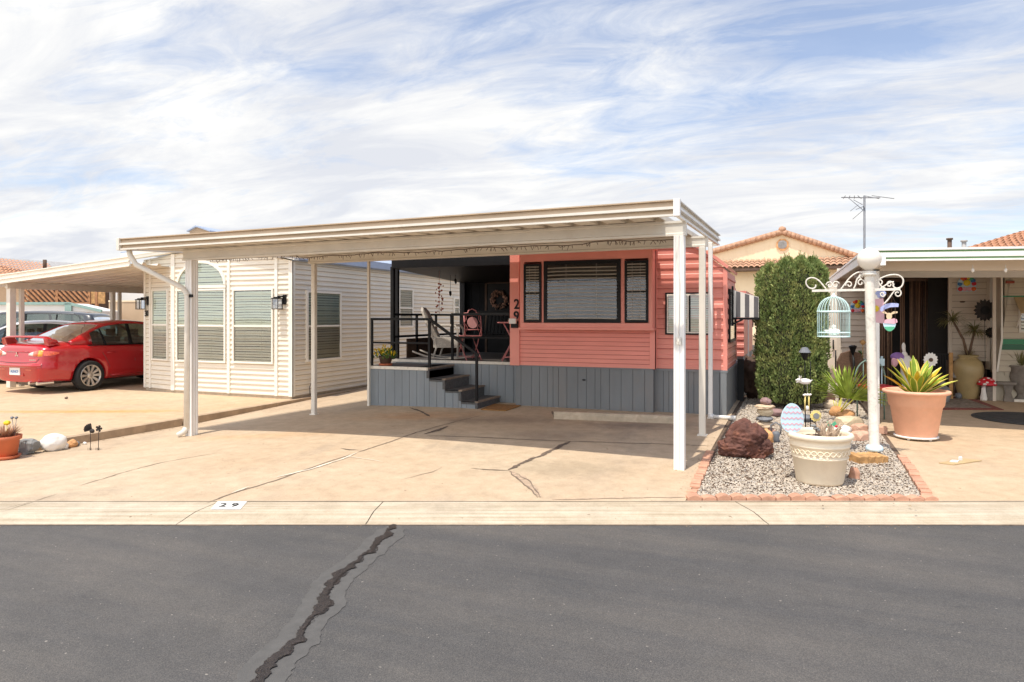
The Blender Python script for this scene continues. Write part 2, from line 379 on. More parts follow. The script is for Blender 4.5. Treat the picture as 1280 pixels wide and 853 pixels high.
MT['lilac'] = M('lilac_paint', (0.45, 0.50, 0.80), 0.6, 0.08, 8)
MT['purple'] = M('purple_paint', (0.30, 0.16, 0.45), 0.6, 0.1, 8)
MT['skin_tan'] = M('cream_paint', (0.80, 0.60, 0.38), 0.6, 0.08, 8)
MT['green_paint'] = M('green_paint', (0.10, 0.45, 0.25), 0.6, 0.08, 8)
MT['gutter_green'] = M('green_stripe', (0.17, 0.32, 0.13), 0.5, 0.1, 3)
MT['rv'] = M('camper_siding', (0.56, 0.49, 0.37), 0.5, 0.06, 1.5)
MT['rv_green'] = M('green_band', (0.02, 0.22, 0.09), 0.4, 0.06, 3)
MT['siding_right'] = M('beige_siding', (0.70, 0.61, 0.50), 0.6, 0.06, 1.2)
MT['bead'] = M('bead_strands', (0.20, 0.12, 0.075), 0.7, 0.55, 5, stretch=(14, 1, 0.5))
MT['urn'] = M('olive_urn', (0.44, 0.33, 0.155), 0.4, 0.15, 3, dirt=(0.32, 0.22, 0.1), dirt_amt=0.4)
MT['red'] = M('red_paint', (0.62, 0.015, 0.03), 0.4, 0.06, 6)
MT['orange_pot'] = M('orange_pot', (0.80, 0.15, 0.02), 0.5, 0.06, 6)
MT['blue'] = M('blue_paint', (0.05, 0.22, 0.50), 0.5, 0.1, 6)
MT['bench'] = M('cast_stone', (0.23, 0.20, 0.17), 0.9, 0.25, 9, 0.5, 40)
MT['rug_red'] = M('rug_border', (0.24, 0.075, 0.055), 0.95, 0.5, 26)
MT['rug_grey'] = M('rug_field', (0.26, 0.21, 0.165), 0.95, 0.6, 16)
MT['mat_black'] = M('rubber_mat', (0.05, 0.048, 0.046), 0.9, 0.25, 12)
MT['doormat'] = M('coir_mat', (0.30, 0.15, 0.045), 0.95, 0.35, 20)
MT['cardboard'] = M('tan_board', (0.50, 0.36, 0.19), 0.9, 0.1, 6)
MT['awn_white'] = M('awning_white', (0.80, 0.77, 0.70), 0.8, 0.05, 4)
MT['awn_black'] = M('awning_charcoal', (0.13, 0.125, 0.13), 0.8, 0.15, 4)
MT['rattan'] = M('brown_rattan', (0.14, 0.08, 0.05), 0.8, 0.4, 40)
MT['green_metal'] = M('green_metal', (0.14, 0.21, 0.17), 0.5, 0.2, 8)
MT['leaf_red'] = M('copper_leaf', (0.42, 0.12, 0.06), 0.5, 0.3, 20)
MT['plastic_white'] = M('white_plastic', (0.78, 0.77, 0.74), 0.4, 0.04, 4)
MT['pipe'] = M('cream_pipe', (0.74, 0.69, 0.60), 0.45, 0.06, 3)
MT['log'] = M('cut_log', (0.50, 0.28, 0.11), 0.85, 0.35, 10, 0.6, 30)
MT['stop'] = M('old_concrete_stop', (0.50, 0.41, 0.30), 0.9, 0.22, 5, 0.4, 60, dirt=(0.30, 0.20, 0.13), dirt_amt=0.6)
MT['mountain'] = M('far_hill', (0.36, 0.26, 0.27), 0.95, 0.1, 0.05)
MT['wreath'] = M('dried_flowers', (0.30, 0.17, 0.12), 0.9, 0.6, 40)
MT['lantern_glass'] = glassmat('lantern_glass', (0.8, 0.82, 0.85), 0.12)
MT['siding_lap_shade'] = M('siding_lap_shade', (0.44, 0.36, 0.28), 0.9)  # shadow line and grime under each lap, put into the colour
MT['pink_lap_shade'] = M('coral_lap_shade', (0.48, 0.13, 0.105), 0.9)  # the same painted lap shadow for the coral siding
MT['seam'] = M('dark_seam', (0.06, 0.05, 0.045), 0.9)

# ------------------------------------------------------------------ mesh builder
class Frame:
    """Wall-aligned frame: O origin, u along the wall, n outward."""
    def __init__(s, O, u, n):
        s.O = Vector(O); s.u = Vector(u).normalized(); s.n = Vector(n).normalized(); s.w = Vector((0, 0, 1))
    def P(s, a, z, n=0.0): return s.O + s.u * a + s.w * z + s.n * n
class MB:
    def __init__(s): s.v = []; s.f = []; s.m = []; s.k = 0; s.sm = []
    def add(s, vs, fs, smooth=False):
        b = len(s.v); s.v += [tuple(q) for q in vs]
        for f in fs:
            s.f.append([b + i for i in f]); s.m.append(s.k); s.sm.append(smooth)
        return s
    def hexa(s, p):
        return s.add(p, [(0, 3, 2, 1), (4, 5, 6, 7), (0, 1, 5, 4), (1, 2, 6, 5), (2, 3, 7, 6), (3, 0, 4, 7)])
    def box(s, x0, x1, y0, y1, z0, z1):
        return s.hexa([(x0, y0, z0), (x1, y0, z0), (x1, y1, z0), (x0, y1, z0), (x0, y0, z1), (x1, y0, z1), (x1, y1, z1), (x0, y1, z1)])
    def fbox(s, F, a0, a1, z0, z1, n0, n1):
        return s.hexa([F.P(a0, z0, n1), F.P(a1, z0, n1), F.P(a1, z0, n0), F.P(a0, z0, n0), F.P(a0, z1, n1), F.P(a1, z1, n1), F.P(a1, z1, n0), F.P(a0, z1, n0)])
    def bar(s, p, q, w, h=None, up=(0, 0, 1)):
        h = h or w; p = Vector(p); q = Vector(q); d = (q - p).normalized(); up = Vector(up)
        if abs(d.dot(up)) > 0.98: up = Vector((0, 1, 0))
        a = d.cross(up).normalized() * w / 2; b = a.cross(d).normalized() * h / 2
        return s.hexa([p - a - b, p + a - b, q + a - b, q - a - b, p - a + b, p + a + b, q + a + b, q - a + b])
    def tube(s, pts, r, n=8, smooth=True, cap=True):
        pts = [Vector(p) for p in pts]; rs = r if isinstance(r, (list, tuple)) else [r] * len(pts)
        vs = []; prev = None
        for i, p in enumerate(pts):
            t = (pts[min(i + 1, len(pts) - 1)] - pts[max(i - 1, 0)])
            t = t.normalized() if t.length > 1e-9 else Vector((0, 0, 1))
            if prev is None:
                up = Vector((0, 0, 1)) if abs(t.z) < 0.9 else Vector((1, 0, 0))
                a = t.cross(up).normalized()
            else:
                a = (prev - t * prev.dot(t)).normalized()
            prev = a; b = t.cross(a)
            for j in range(n):
                q = 2 * PI * j / n
                vs.append(p + (a * math.cos(q) + b * math.sin(q)) * rs[i])
        fs = []
        for i in range(len(pts) - 1):
            for j in range(n):
                k = (j + 1) % n
                fs.append((i * n + j, i * n + k, (i + 1) * n + k, (i + 1) * n + j))
        s.add(vs, fs, smooth)
        if cap:
            b0 = len(s.v) - len(vs)
            s.f.append([b0 + j for j in range(n)][::-1]); s.m.append(s.k); s.sm.append(False)
            s.f.append([b0 + (len(pts) - 1) * n + j for j in range(n)]); s.m.append(s.k); s.sm.append(False)
        return s
    def lathe(s, c, prof, n=24, smooth=True, sx=1.0, sy=1.0, caps=True):
        c = Vector(c); vs = []
        for r, z in prof:
            for j in range(n):
                q = 2 * PI * j / n; vs.append((c.x + r * sx * math.cos(q), c.y + r * sy * math.sin(q), c.z + z))
        fs = []
        for i in range(len(prof) - 1):
            for j in range(n):
                k = (j + 1) % n; fs.append((i * n + j, i * n + k, (i + 1) * n + k, (i + 1) * n + j))
        fs.append(tuple(range(n))[::-1]) if caps and prof[0][0] > 1e-5 else None
        fs.append(tuple((len(prof) - 1) * n + j for j in range(n))) if caps and prof[-1][0] > 1e-5 else None
        return s.add(vs, fs, smooth)
    def ball(s, c, r, sc=(1, 1, 1), nu=16, nv=10):
        prof = [(math.sin(PI * i / nv), -math.cos(PI * i / nv)) for i in range(nv + 1)]
        c = Vector(c); vs = []; fs = []
        for a, z in prof:
            for j in range(nu):
                q = 2 * PI * j / nu; vs.append((c.x + r * sc[0] * a * math.cos(q), c.y + r * sc[1] * a * math.sin(q), c.z + r * sc[2] * z))
        for i in range(nv):
            for j in range(nu):
                k = (j + 1) % nu; fs.append((i * nu + j, i * nu + k, (i + 1) * nu + k, (i + 1) * nu + j))
        return s.add(vs, fs, True)
    def prism(s, poly, O, a, b, t):
        """polygon of (u,v) in plane O + u*a + v*b extruded by vector t"""
        O, a, b, t = Vector(O), Vector(a), Vector(b), Vector(t)
        n = len(poly); v0 = [O + a * u + b * w for u, w in poly]; v1 = [q + t for q in v0]
        fs = [tuple(range(n))[::-1], tuple(range(n, 2 * n))] + [(i, (i + 1) % n, n + (i + 1) % n, n + i) for i in range(n)]
        return s.add(v0 + v1, fs)
    def extrude_prof(s, prof, P0, P1, a, b=(0, 0, 1), closed=True, b1=None):
        """profile points (u,v) along a,b swept from P0 to P1"""
        P0, P1, a, b = Vector(P0), Vector(P1), Vector(a), Vector(b)
        n = len(prof); vs = [P0 + a * u + b * v for u, v in prof] + [P1 + a * u + b * v for u, v in prof]
        fs = [(i, (i + 1) % n, n + (i + 1) % n, n + i) for i in range(n if closed else n - 1)]
        if closed: fs += [tuple(range(n))[::-1], tuple(range(n, 2 * n))]
        return s.add(vs, fs)
    def blob(s, c, r, sc=(1, 1, 1), amp=0.25, freq=1.6, seed=0, sub=3, flat=0.0, rot=0.0, ridge=False, craggy=False):
        bm = bmesh.new(); bmesh.ops.create_icosphere(bm, subdivisions=sub, radius=1.0)
        cr_, sr_ = math.cos(rot), math.sin(rot); off = Vector((seed * 3.7, seed * 1.3, seed * 7.1)); vs = []
        for v in bm.verts:
            d = v.co.normalized()
            k = 1 + amp * noise.fractal(d * freq + off, 0.7, 2.0, 4)
            if craggy:
                k = 1 + amp * noise.noise(d * freq + off) + amp * 0.55 * (1 - 2 * abs(noise.noise(d * freq * 2.1 + off))) + amp * 0.30 * (1 - 2 * abs(noise.noise(Vector((d.x * 4, d.y * 4, d.z * 9)) + off))) + amp * 0.20 * (1 - 2 * abs(noise.noise(d * 9 + off))) + amp * 0.10 * noise.noise(d * 22 + off) - amp * 0.4
            if ridge: k += amp * 0.6 * (abs(noise.noise(d * freq * 3 + off)) - 0.25)
            p = d * k
            if flat: 
                for ax in range(3):
                    p[ax] = max(-1 + flat, min(1 - flat, p[ax]))
            p = Vector((p.x * sc[0], p.y * sc[1], p.z * sc[2])) * r
            vs.append((c[0] + p.x * cr_ - p.y * sr_, c[1] + p.x * sr_ + p.y * cr_, c[2] + p.z))
        fs = [tuple(v.index for v in f.verts) for f in bm.faces]; bm.free()
        return s.add(vs, fs, sub >= 2 and not flat)
    def ribbon(s, pts, w, lift=0.004, zf=None, jag=0.0):
        vs = []; n = len(pts)
        for i, p in enumerate(pts):
            p = Vector(p); t = Vector(pts[min(i + 1, n - 1)]) - Vector(pts[max(i - 1, 0)]); t.z = 0; t.normalize()
            a = Vector((-t.y, t.x, 0)); ww = (w[i] if isinstance(w, list) else w) / 2
            for sg in (-1, 1):
                q = p + a * sg * ww * (1 + random.uniform(-jag, jag)); 
                if zf: q.z = zf(q.x, q.y)
                vs.append((q.x, q.y, q.z + lift))
        return s.add(vs, [(2 * i, 2 * i + 1, 2 * i + 3, 2 * i + 2) for i in range(n - 1)])
    def lap(s, F, a0, a1, z0, z1, pitch, dep, shape='lap', shade_h=0.011):
        z = z0
        while z < z1 - 1e-4:
            zt = min(z + pitch, z1); k = (zt - z) / pitch
            if shape == 'lap': pr = [(0, dep), (k, 0.0)]
            elif shape == 'dutch': pr = [(0, dep), (0.42 * k, dep * 0.9), (0.5 * k, 0.15 * dep), (0.92 * k, 0.0), (k, 0)]
            else: pr = [(0, dep), (0.6 * k, dep), (0.78 * k, 0.1 * dep), (k, 0.0)]
            vs = [F.P(a0, z, 0), F.P(a1, z, 0)]
            for t, n in pr:
                vs += [F.P(a0, z + t * pitch, n), F.P(a1, z + t * pitch, n)]
            fs = [(2 * i, 2 * i + 1, 2 * i + 3, 2 * i + 2) for i in range(len(pr))]
            s.add(vs, fs)
            if shade_h:
                s.k = 1; s.add([F.P(a0, z - 0.001, dep + 0.0015), F.P(a1, z - 0.001, dep + 0.0015), F.P(a1, z + shade_h, dep + 0.0008), F.P(a0, z + shade_h, dep + 0.0008)], [(0, 1, 2, 3)]); s.k = 0  # dark strip on the face paints the shadow line of each course
            z = zt
        return s
    def build(s, name, mats, parent=None, clip=None, bevel=0.0, label=None, fixn=False, shade=None):
        mats = mats if isinstance(mats, (list, tuple)) else [mats]
        me = bpy.data.meshes.new(name); me.from_pydata(s.v, [], s.f)
        me.polygons.foreach_set('material_index', s.m)
        me.polygons.foreach_set('use_smooth', [x if shade is None else shade for x in s.sm])
        for m in mats: me.materials.append(MT[m] if isinstance(m, str) else m)
        if clip or bevel or fixn:
            bm = bmesh.new(); bm.from_mesh(me)
            for co, no in (clip or []):
                bmesh.ops.bisect_plane(bm, geom=bm.verts[:] + bm.edges[:] + bm.faces[:], plane_co=co, plane_no=no, clear_outer=True)
            if fixn: bmesh.ops.recalc_face_normals(bm, faces=bm.faces[:])
            if bevel:
                bmesh.ops.remove_doubles(bm, verts=bm.verts[:], dist=1e-5)
                es = [e for e in bm.edges if len(e.link_faces) == 2 and e.calc_face_angle(0) > R(35)]
                bmesh.ops.bevel(bm, geom=es, offset=bevel, segments=2, affect='EDGES', profile=0.6, clamp_overlap=True)
            bm.to_mesh(me); bm.free()
        me.update()
        o = bpy.data.objects.new(name, me); SC.collection.objects.link(o)
        if parent is not None:
            wpos = Vector((0, 0, 0)); q = parent
            while q is not None: wpos += q.location; q = q.parent
            me.transform(Matrix.Translation(-wpos)); o.parent = parent
        if label: o['label'] = label
        return o
def tag(o, label, cat, group=None, kind=None):
    if label: o['label'] = label
    if cat: o['category'] = cat
    if group: o['group'] = group
    if kind: o['kind'] = kind
    return o
def thing(name, label, cat, loc=(0, 0, 0), group=None):
    o = bpy.data.objects.new(name, None); SC.collection.objects.link(o); o.location = loc
    o.empty_display_size = 0.2
    return tag(o, label, cat, group)
def recentre(o, loc):
    """put a single-mesh thing's origin at loc"""
    o.data.transform(Matrix.Translation(-Vector(loc))); o.location = loc; return o
def solo(mb, name, mats, label, cat, loc=None, group=None, **kw):
    o = mb.build(name, mats, None, **kw); tag(o, label, cat, group)
    if loc is not None: recentre(o, loc)
    return o
def struct(mb, name, mats, parent=None, **kw):
    o = mb.build(name, mats, parent, **kw)
    if parent is None: o['kind'] = 'structure'
    return o
def copy_tree(o, parent=None):
    c = o.copy(); SC.collection.objects.link(c); c.parent = parent
    for ch in list(o.children): copy_tree(ch, c)
    return c
def text_mesh(txt, size, M4, name, m, parent=None, extrude=0.003, bold=0.0, sx=1.0, space=1.0):
    cu = bpy.data.curves.new('txt', 'FONT'); cu.body = txt; cu.size = size; cu.extrude = extrude
    cu.align_x = 'CENTER'; cu.align_y = 'CENTER'; cu.offset = bold; cu.space_character = space; cu.resolution_u = 4
    t = bpy.data.objects.new('txt', cu); SC.collection.objects.link(t)
    bpy.context.view_layer.update()
    me = bpy.data.meshes.new_from_object(t)
    bpy.data.objects.remove(t); bpy.data.curves.remove(cu)
    me.transform(Matrix.Scale(sx, 4, (1, 0, 0))); me.transform(M4); me.materials.clear(); me.materials.append(MT[m]); me.name = name
    o = bpy.data.objects.new(name, me); SC.collection.objects.link(o)
    if parent is not None:
        wpos = Vector((0, 0, 0)); q = parent
        while q is not None: wpos += q.location; q = q.parent
        me.transform(Matrix.Translation(-wpos)); o.parent = parent
    return o
def basis(O, x, y):
    x = Vector(x).normalized(); y = Vector(y).normalized(); z = x.cross(y)
    return Matrix(((x.x, y.x, z.x, O[0]), (x.y, y.y, z.y, O[1]), (x.z, y.z, z.z, O[2]), (0, 0, 0, 1)))
def leafstrip(mb, base, dirv, L, w, droop=0.3, seg=6, fold=0.15, tip=0.12, shape=None, edge=None):
    """a long leaf as a folded strip; with edge=material index the margins take that colour"""
    base = Vector(base); d = Vector(dirv).normalized(); p = base.copy(); k0 = mb.k
    rows = []
    for i in range(seg + 1):
        t = i / seg
        side = d.cross(Vector((0, 0, 1)))
        side = side.normalized() if side.length > 1e-4 else Vector((1, 0, 0))
        up = side.cross(d).normalized()
        ww = w * (shape(t) if shape else (0.55 + 0.9 * t) * (1 - t) ** 0.6 * 1.15 + tip * (1 - t)) / 2
        rows.append([p - side * ww + up * fold * ww, p - side * ww * 0.70 + up * fold * ww * 0.5, p.copy(), p + side * ww * 0.70 + up * fold * ww * 0.4, p + side * ww + up * fold * ww])
        p = p + d * (L / seg); d = (d + Vector((0, 0, -droop / seg * (0.4 + 1.4 * t)))).normalized()
    vs = [q for r in rows for q in r]
    for j in range(4):
        mb.k = edge if (edge is not None and j in (0, 3)) else k0
        mb.add([rows[i][j] for i in range(seg + 1)] + [rows[i][j + 1] for i in range(seg + 1)],
               [(i, i + 1, seg + 2 + i, seg + 1 + i) for i in range(seg)], True)
    mb.k = k0
def spiral(c, r0, r1, a0, a1, n=14):
    return [(c[0] + (r0 + (r1 - r0) * i / n) * math.cos(R(a0 + (a1 - a0) * i / n)), c[1] + (r0 + (r1 - r0) * i / n) * math.sin(R(a0 + (a1 - a0) * i / n))) for i in range(n + 1)]

# ================================================================== THE SETTING
def camframe_sheet(mb, x0, x1, nx, ds, zf):
    vs = []; nd = len(ds)
    for i in range(nx + 1):
        for d in ds:
            X, Y = from_cam(x0 + (x1 - x0) * i / nx, d); vs.append((X, Y, zf(x0 + (x1 - x0) * i / nx, d)))
    mb.add(vs, [(i * nd + j, (i + 1) * nd + j, (i + 1) * nd + j + 1, i * nd + j + 1) for i in range(nx) for j in range(nd - 1)], True)
mb = MB(); camframe_sheet(mb, -900, 900, 4, [-600, 900], lambda x, d: -0.30)
struct(mb, 'ground', 'ground')
mb = MB(); camframe_sheet(mb, -60, 60, 24, [-9, -4, 0, 2, 4, KD0 + 0.012], lambda x, d: -0.12)
road = struct(mb, 'road', 'asphalt')
def zk(d):
    pts = [(KD0 - 0.01, -0.128), (KD0, -0.116), (KD0 + 0.05, -0.106), (KD0 + 0.13, -0.082), (KD0 + 0.19, -0.068), (KD0 + 0.26, -0.062), (KD1, -0.050)]
    for (a, za), (b, zb) in zip(pts, pts[1:]):
        if d <= b: return za + (zb - za) * max(0, (d - a) / (b - a))
    return -0.05
# kerb in sections with open joints
kerb_joints = []
cuts = [-60, -40, -24, -16, -11.5, -8.0, -4.9]
def kx(px, d=KD0 + 0.2): return rr_(px) * (CAMZ - zk(d)) * FP / 1.0 / ((CAMZ - zk(d)) * FP / d)
kpx = [247, 468, 940]
ksk = [0.16, 0.06, -0.13]
kb = MB()
secs = [(-60, 0)] + [(kx(p), s) for p, s in zip(kpx, ksk)] + [(5.6, 0.0), (12, 0), (30, 0), (60, 0)]
ds = [KD0 - 0.01, KD0, KD0 + 0.05, KD0 + 0.09, KD0 + 0.13, KD0 + 0.19, KD0 + 0.26, KD0 + 0.35, KD1]
for (xa, sa), (xb, sb_) in zip(secs, secs[1:]):
    nx = max(2, int((xb - xa) / 0.5)); vs = []; nd = len(ds)
    for i in range(nx + 1):
        for d in ds:
            t = (d - KD0) / (KD1 - KD0) - 0.5
            xl = xa + 0.004 + sa * t; xr = xb - 0.004 + sb_ * t
            X, Y = from_cam(xl + (xr - xl) * i / nx, d); vs.append((X, Y, zk(d) + 0.002 * noise.noise(Vector((X * 2, Y * 2, 0)))))
    kb.add(vs, [(i * nd + j, (i + 1) * nd + j, (i + 1) * nd + j + 1, i * nd + j + 1) for i in range(nx) for j in range(nd - 1)], True)
kerb = struct(kb, 'kerb', 'kerb')
mb = MB(); camframe_sheet(mb, -60, 60, 4, [KD0 - 0.012, KD1], lambda x, d: -0.135 if d < KD1 else -0.06)
struct(mb, 'kerb_joint', 'crack_and_lip', kerb)
mb = MB(); camframe_sheet(mb, -20, 20, 80, [KD0 - 0.035, KD0 + 0.004], lambda x, d: -0.117)
vs = []
for i, v in enumerate(mb.v):
    if i % 2 == 0:
        n_ = 0.02 * noise.noise(Vector((v[0] * 1.7, v[1] * 1.7, 3))) + 0.012
        vs.append((v[0] + n_ * -SY * 1, v[1] + n_ * CY, v[2]))
    else: vs.append(v)
mb.v = vs
struct(mb, 'kerb_lip_shadow', 'crack_and_lip', kerb)  # dark strip painted as the shadow of the kerb lip along the gutter

def lot_sheet(mb, X0, X1, nX, Yend, nY, zf, front=KD1 + 0.006):
    vs = []
    for i in range(nX + 1):
        X = X0 + (X1 - X0) * i / nX; Y0 = (front + X * SY) / CY
        for j in range(nY + 1):
            t = (j / nY) ** 1.8; Y = Y0 + (Yend - Y0) * t
            vs.append((X, Y, zf(X, Y)))
    n = nY + 1
    return mb.add(vs, [(i * n + j, (i + 1) * n + j, (i + 1) * n + j + 1, i * n + j + 1) for i in range(nX) for j in range(nY)], True)
XL, XB, XR = -8.72, -0.86, 1.12     # lot boundaries: left kerb, gravel bed left and right
mb = MB(); lot_sheet(mb, XL, XB, 60, 22, 60, gz); drive = struct(mb, 'driveway', 'drive')
mb = MB(); lot_sheet(mb, -60, XL - 0.14, 60, 60, 40, gl); struct(mb, 'left_lot', 'lot_left')
mb = MB(); lot_sheet(mb, XR, 60, 60, 60, 40, gr); lotr = struct(mb, 'right_lot', 'lot_right')
mb = MB(); lot_sheet(mb, XB, XR, 24, 60, 60, lambda X, Y: gz(X, Y) - 0.01 + 0.012 * noise.noise(Vector((X * 3, Y * 3, 0)))); struct(mb, 'gravel_bed_soil', 'soil')
# low concrete edge between the lots, in cast lengths
mb = MB(); y = (KD1 + 0.02 + XL * SY) / CY; i = 0
while y < 15:
    L = (2.9 if i % 2 else 2.1); y1 = min(15, y + L - 0.02); nn = 10
    for k in range(nn):
        a = y + (y1 - y) * k / nn; b = y + (y1 - y) * (k + 1) / nn
        def zt(q): return gl(XL, q) + 0.006
        mb.hexa([(XL - 0.14, a, -0.2), (XL, a, -0.2), (XL, b, -0.2), (XL - 0.14, b, -0.2), (XL - 0.14, a, zt(a)), (XL - 0.012, a, zt(a)), (XL - 0.012, b, zt(b)), (XL - 0.14, b, zt(b))])
    y += L; i += 1
MT['kerb_side'] = M('weathered_lot_edge', (0.43, 0.31, 0.20), 0.9, 0.2, 4, 0.4, 60, dirt=(0.22, 0.15, 0.10), dirt_amt=0.6)
struct(mb, 'lot_edge_kerb', 'kerb_side')

def gpts(px, n=5, jag=1.0, zf=gz):
    pts = []
    for (a, b), (c, d) in zip(px, px[1:]):
        for k in range(n):
            t = k / n; j = random.uniform(-1, 1) * jag * (0.4 if k == 0 else 1)
            pts.append(g(a + (c - a) * t + j * 0.6, b + (d - b) * t + j * 0.30, zf))
    pts.append(g(*px[-1], zf)); return pts
def crack(px, w, m='crack_and_lip', parent=drive, zf=gz, jag=0.5, n=5, lift=0.004, wj=0.35, step=0.03):
    """a wandering crack laid out along traced ground points; jag and w in metres"""
    base = [g(*q, zf) for q in px]; pts = []; sd_ = px[0][0] * 0.013
    for a, b in zip(base, base[1:]):
        k = max(2, int((b - a).length / step))
        for i in range(k): pts.append(a.lerp(b, i / k))
    pts.append(base[-1]); N = len(pts); out = []; ww = []; L = 0
    for i, p in enumerate(pts):
        if i: L += (p - pts[i - 1]).length
        t = pts[min(i + int(0.2 / step), N - 1)] - pts[max(i - int(0.2 / step), 0)]; t.z = 0; t.normalize(); a = Vector((-t.y, t.x, 0))
        o_ = 0.030 * jag * noise.noise(Vector((L * 3, sd_, 0))) + 0.016 * jag * noise.noise(Vector((L * 11, sd_, 5))) + 0.007 * jag * noise.noise(Vector((L * 33, sd_, 9))) + 0.004 * jag * noise.noise(Vector((L * 80, sd_, 12)))
        out.append((p + a * o_, a))
        f = 1 + wj * 1.6 * noise.noise(Vector((L * 5, sd_, 20))) + wj * 1.0 * noise.noise(Vector((L * 21, sd_, 30))) + wj * 0.8 * noise.noise(Vector((L * 60, sd_, 40)))
        e = min(1.0, 0.25 + min(i, N - 1 - i) / 6.0)
        ww.append(max(0.15, f) * w * e)
    mb = MB(); vs = []
    for (p, a), w_ in zip(out, ww):
        for sg in (-0.5, 0.5):
            q = p + a * w_ * sg; vs.append((q.x, q.y, zf(q.x, q.y) + lift))
    mb.add(vs, [(2 * i, 2 * i + 1, 2 * i + 3, 2 * i + 2) for i in range(N - 1)]); return mb.build('crack', m, parent)
crack([(714, 552), (690, 563), (665, 575), (650, 582), (637, 588)], 0.050, 'crack', n=6, jag=1.4)
crack([(588, 586), (612, 588), (637, 589)], 0.018, 'crack')
crack([(637, 589), (652, 596), (662, 607), (671, 622)], 0.075, 'patch', n=6, jag=1.4, lift=0.003)
crack([(637, 589), (650, 600), (659, 610), (668, 623)], 0.014, n=6, jag=1.4, lift=0.006)
crack([(645, 592), (664, 602), (669, 616), (673, 623)], 0.012, n=6, jag=1.1, lift=0.006)
crack([(534, 545), (600, 547), (660, 550), (714, 552), (780, 554), (845, 556), (888, 558)], 0.022, n=7, jag=0.5)
crack([(258, 629), (300, 614), (345, 601), (395, 583), (440, 568)], 0.016, n=6)
crack([(290, 617), (312, 609)], 0.024, 'crack_white', n=5, lift=0.006)
crack([(345, 597), (385, 588), (425, 575), (447, 566)], 0.028, 'crack_white', n=6, lift=0.006)
crack([(430, 571), (460, 575), (478, 578)], 0.012, 'crack_white', n=5, lift=0.007)
crack([(447, 566), (490, 552), (520, 541), (560, 530), (600, 520)], 0.018, n=6)
crack([(100, 608), (150, 592), (200, 579), (250, 570), (272, 567)], 0.013, n=6, jag=0.7)
crack([(0, 638), (40, 628), (70, 618)], 0.010, n=4)
crack([(513, 510), (525, 514), (538, 521)], 0.05, 'crack', n=4)
crack([(530, 543), (545, 539), (560, 533)], 0.06, 'crack', n=4)
crack([(425, 561), (437, 563), (452, 563)], 0.03, 'crack', n=3)
crack([(500, 600), (540, 590), (552, 585)], 0.008, n=4)
crack([(690, 514), (694, 524)], 0.03, n=3)
crack([(690, 625), (780, 623), (856, 622)], 0.02, 'patch', n=6, jag=0.5)
# long joint where the drive meets the kerb
mb = MB(); camframe_sheet(mb, -9, 9, 90, [KD1 - 0.004, KD1 + 0.014], lambda x, d: -0.046)
struct(mb, 'kerb_back_joint', 'joint', kerb)

# tar sealed crack in the road
zr = lambda X, Y: -0.12
tp = [(498, 657), (486, 671), (462, 690), (433, 714), (415, 730), (404, 755), (384, 778), (370, 800), (340, 826), (322, 858), (300, 900), (270, 960)]
crack(tp, 0.24, 'tar_band', road, zr, 0.9, lift=0.003, wj=0.10)
crack(tp, 0.052, 'tar', road, zr, 1.5, lift=0.010, wj=0.55, step=0.010)
crack([(a + 5, b) for a, b in tp[:9]], 0.020, 'tar', road, zr, 2.2, lift=0.008, wj=1.0, step=0.010)
crack([(a - 4, b + 1) for a, b in tp[3:]], 0.018, 'tar', road, zr, 2.0, lift=0.007, wj=1.0, step=0.010)
# painted house number on the kerb
def kpt(px, py):
    d = KD0 + 0.3
    for _ in range(20): d = (CAMZ - zk(d)) * FP / (py - HZ)
    X, Y = from_cam(rr_(px) * d, d); return Vector((X, Y, zk(d) + 0.004))
mb = MB(); q = [kpt(263, 637.5), kpt(300, 637.5), kpt(309, 627.6), kpt(272, 627.6)]
mb.add(q, [(0, 1, 2, 3)]); kn = struct(mb, 'number_patch', 'white_paint', kerb)
ux = (q[1] - q[0]); uy = (q[3] - q[0]); cc = (q[0] + q[1] + q[2] + q[3]) / 4
M4 = Matrix(((ux.x / ux.length, uy.x / ux.length * 1.0, 0, cc.x), (ux.y / ux.length, uy.y / ux.length, 0, cc.y), (ux.z / ux.length, uy.z / ux.length, 1, cc.z + 0.003), (0, 0, 0, 1)))
text_mesh('2 9', 0.15, M4, 'painted_number', 'black_paint', kn, 0.0005, 0.003, 0.85)
for (a, b) in ((640, 641), (676, 627), (633, 648)):
    pass

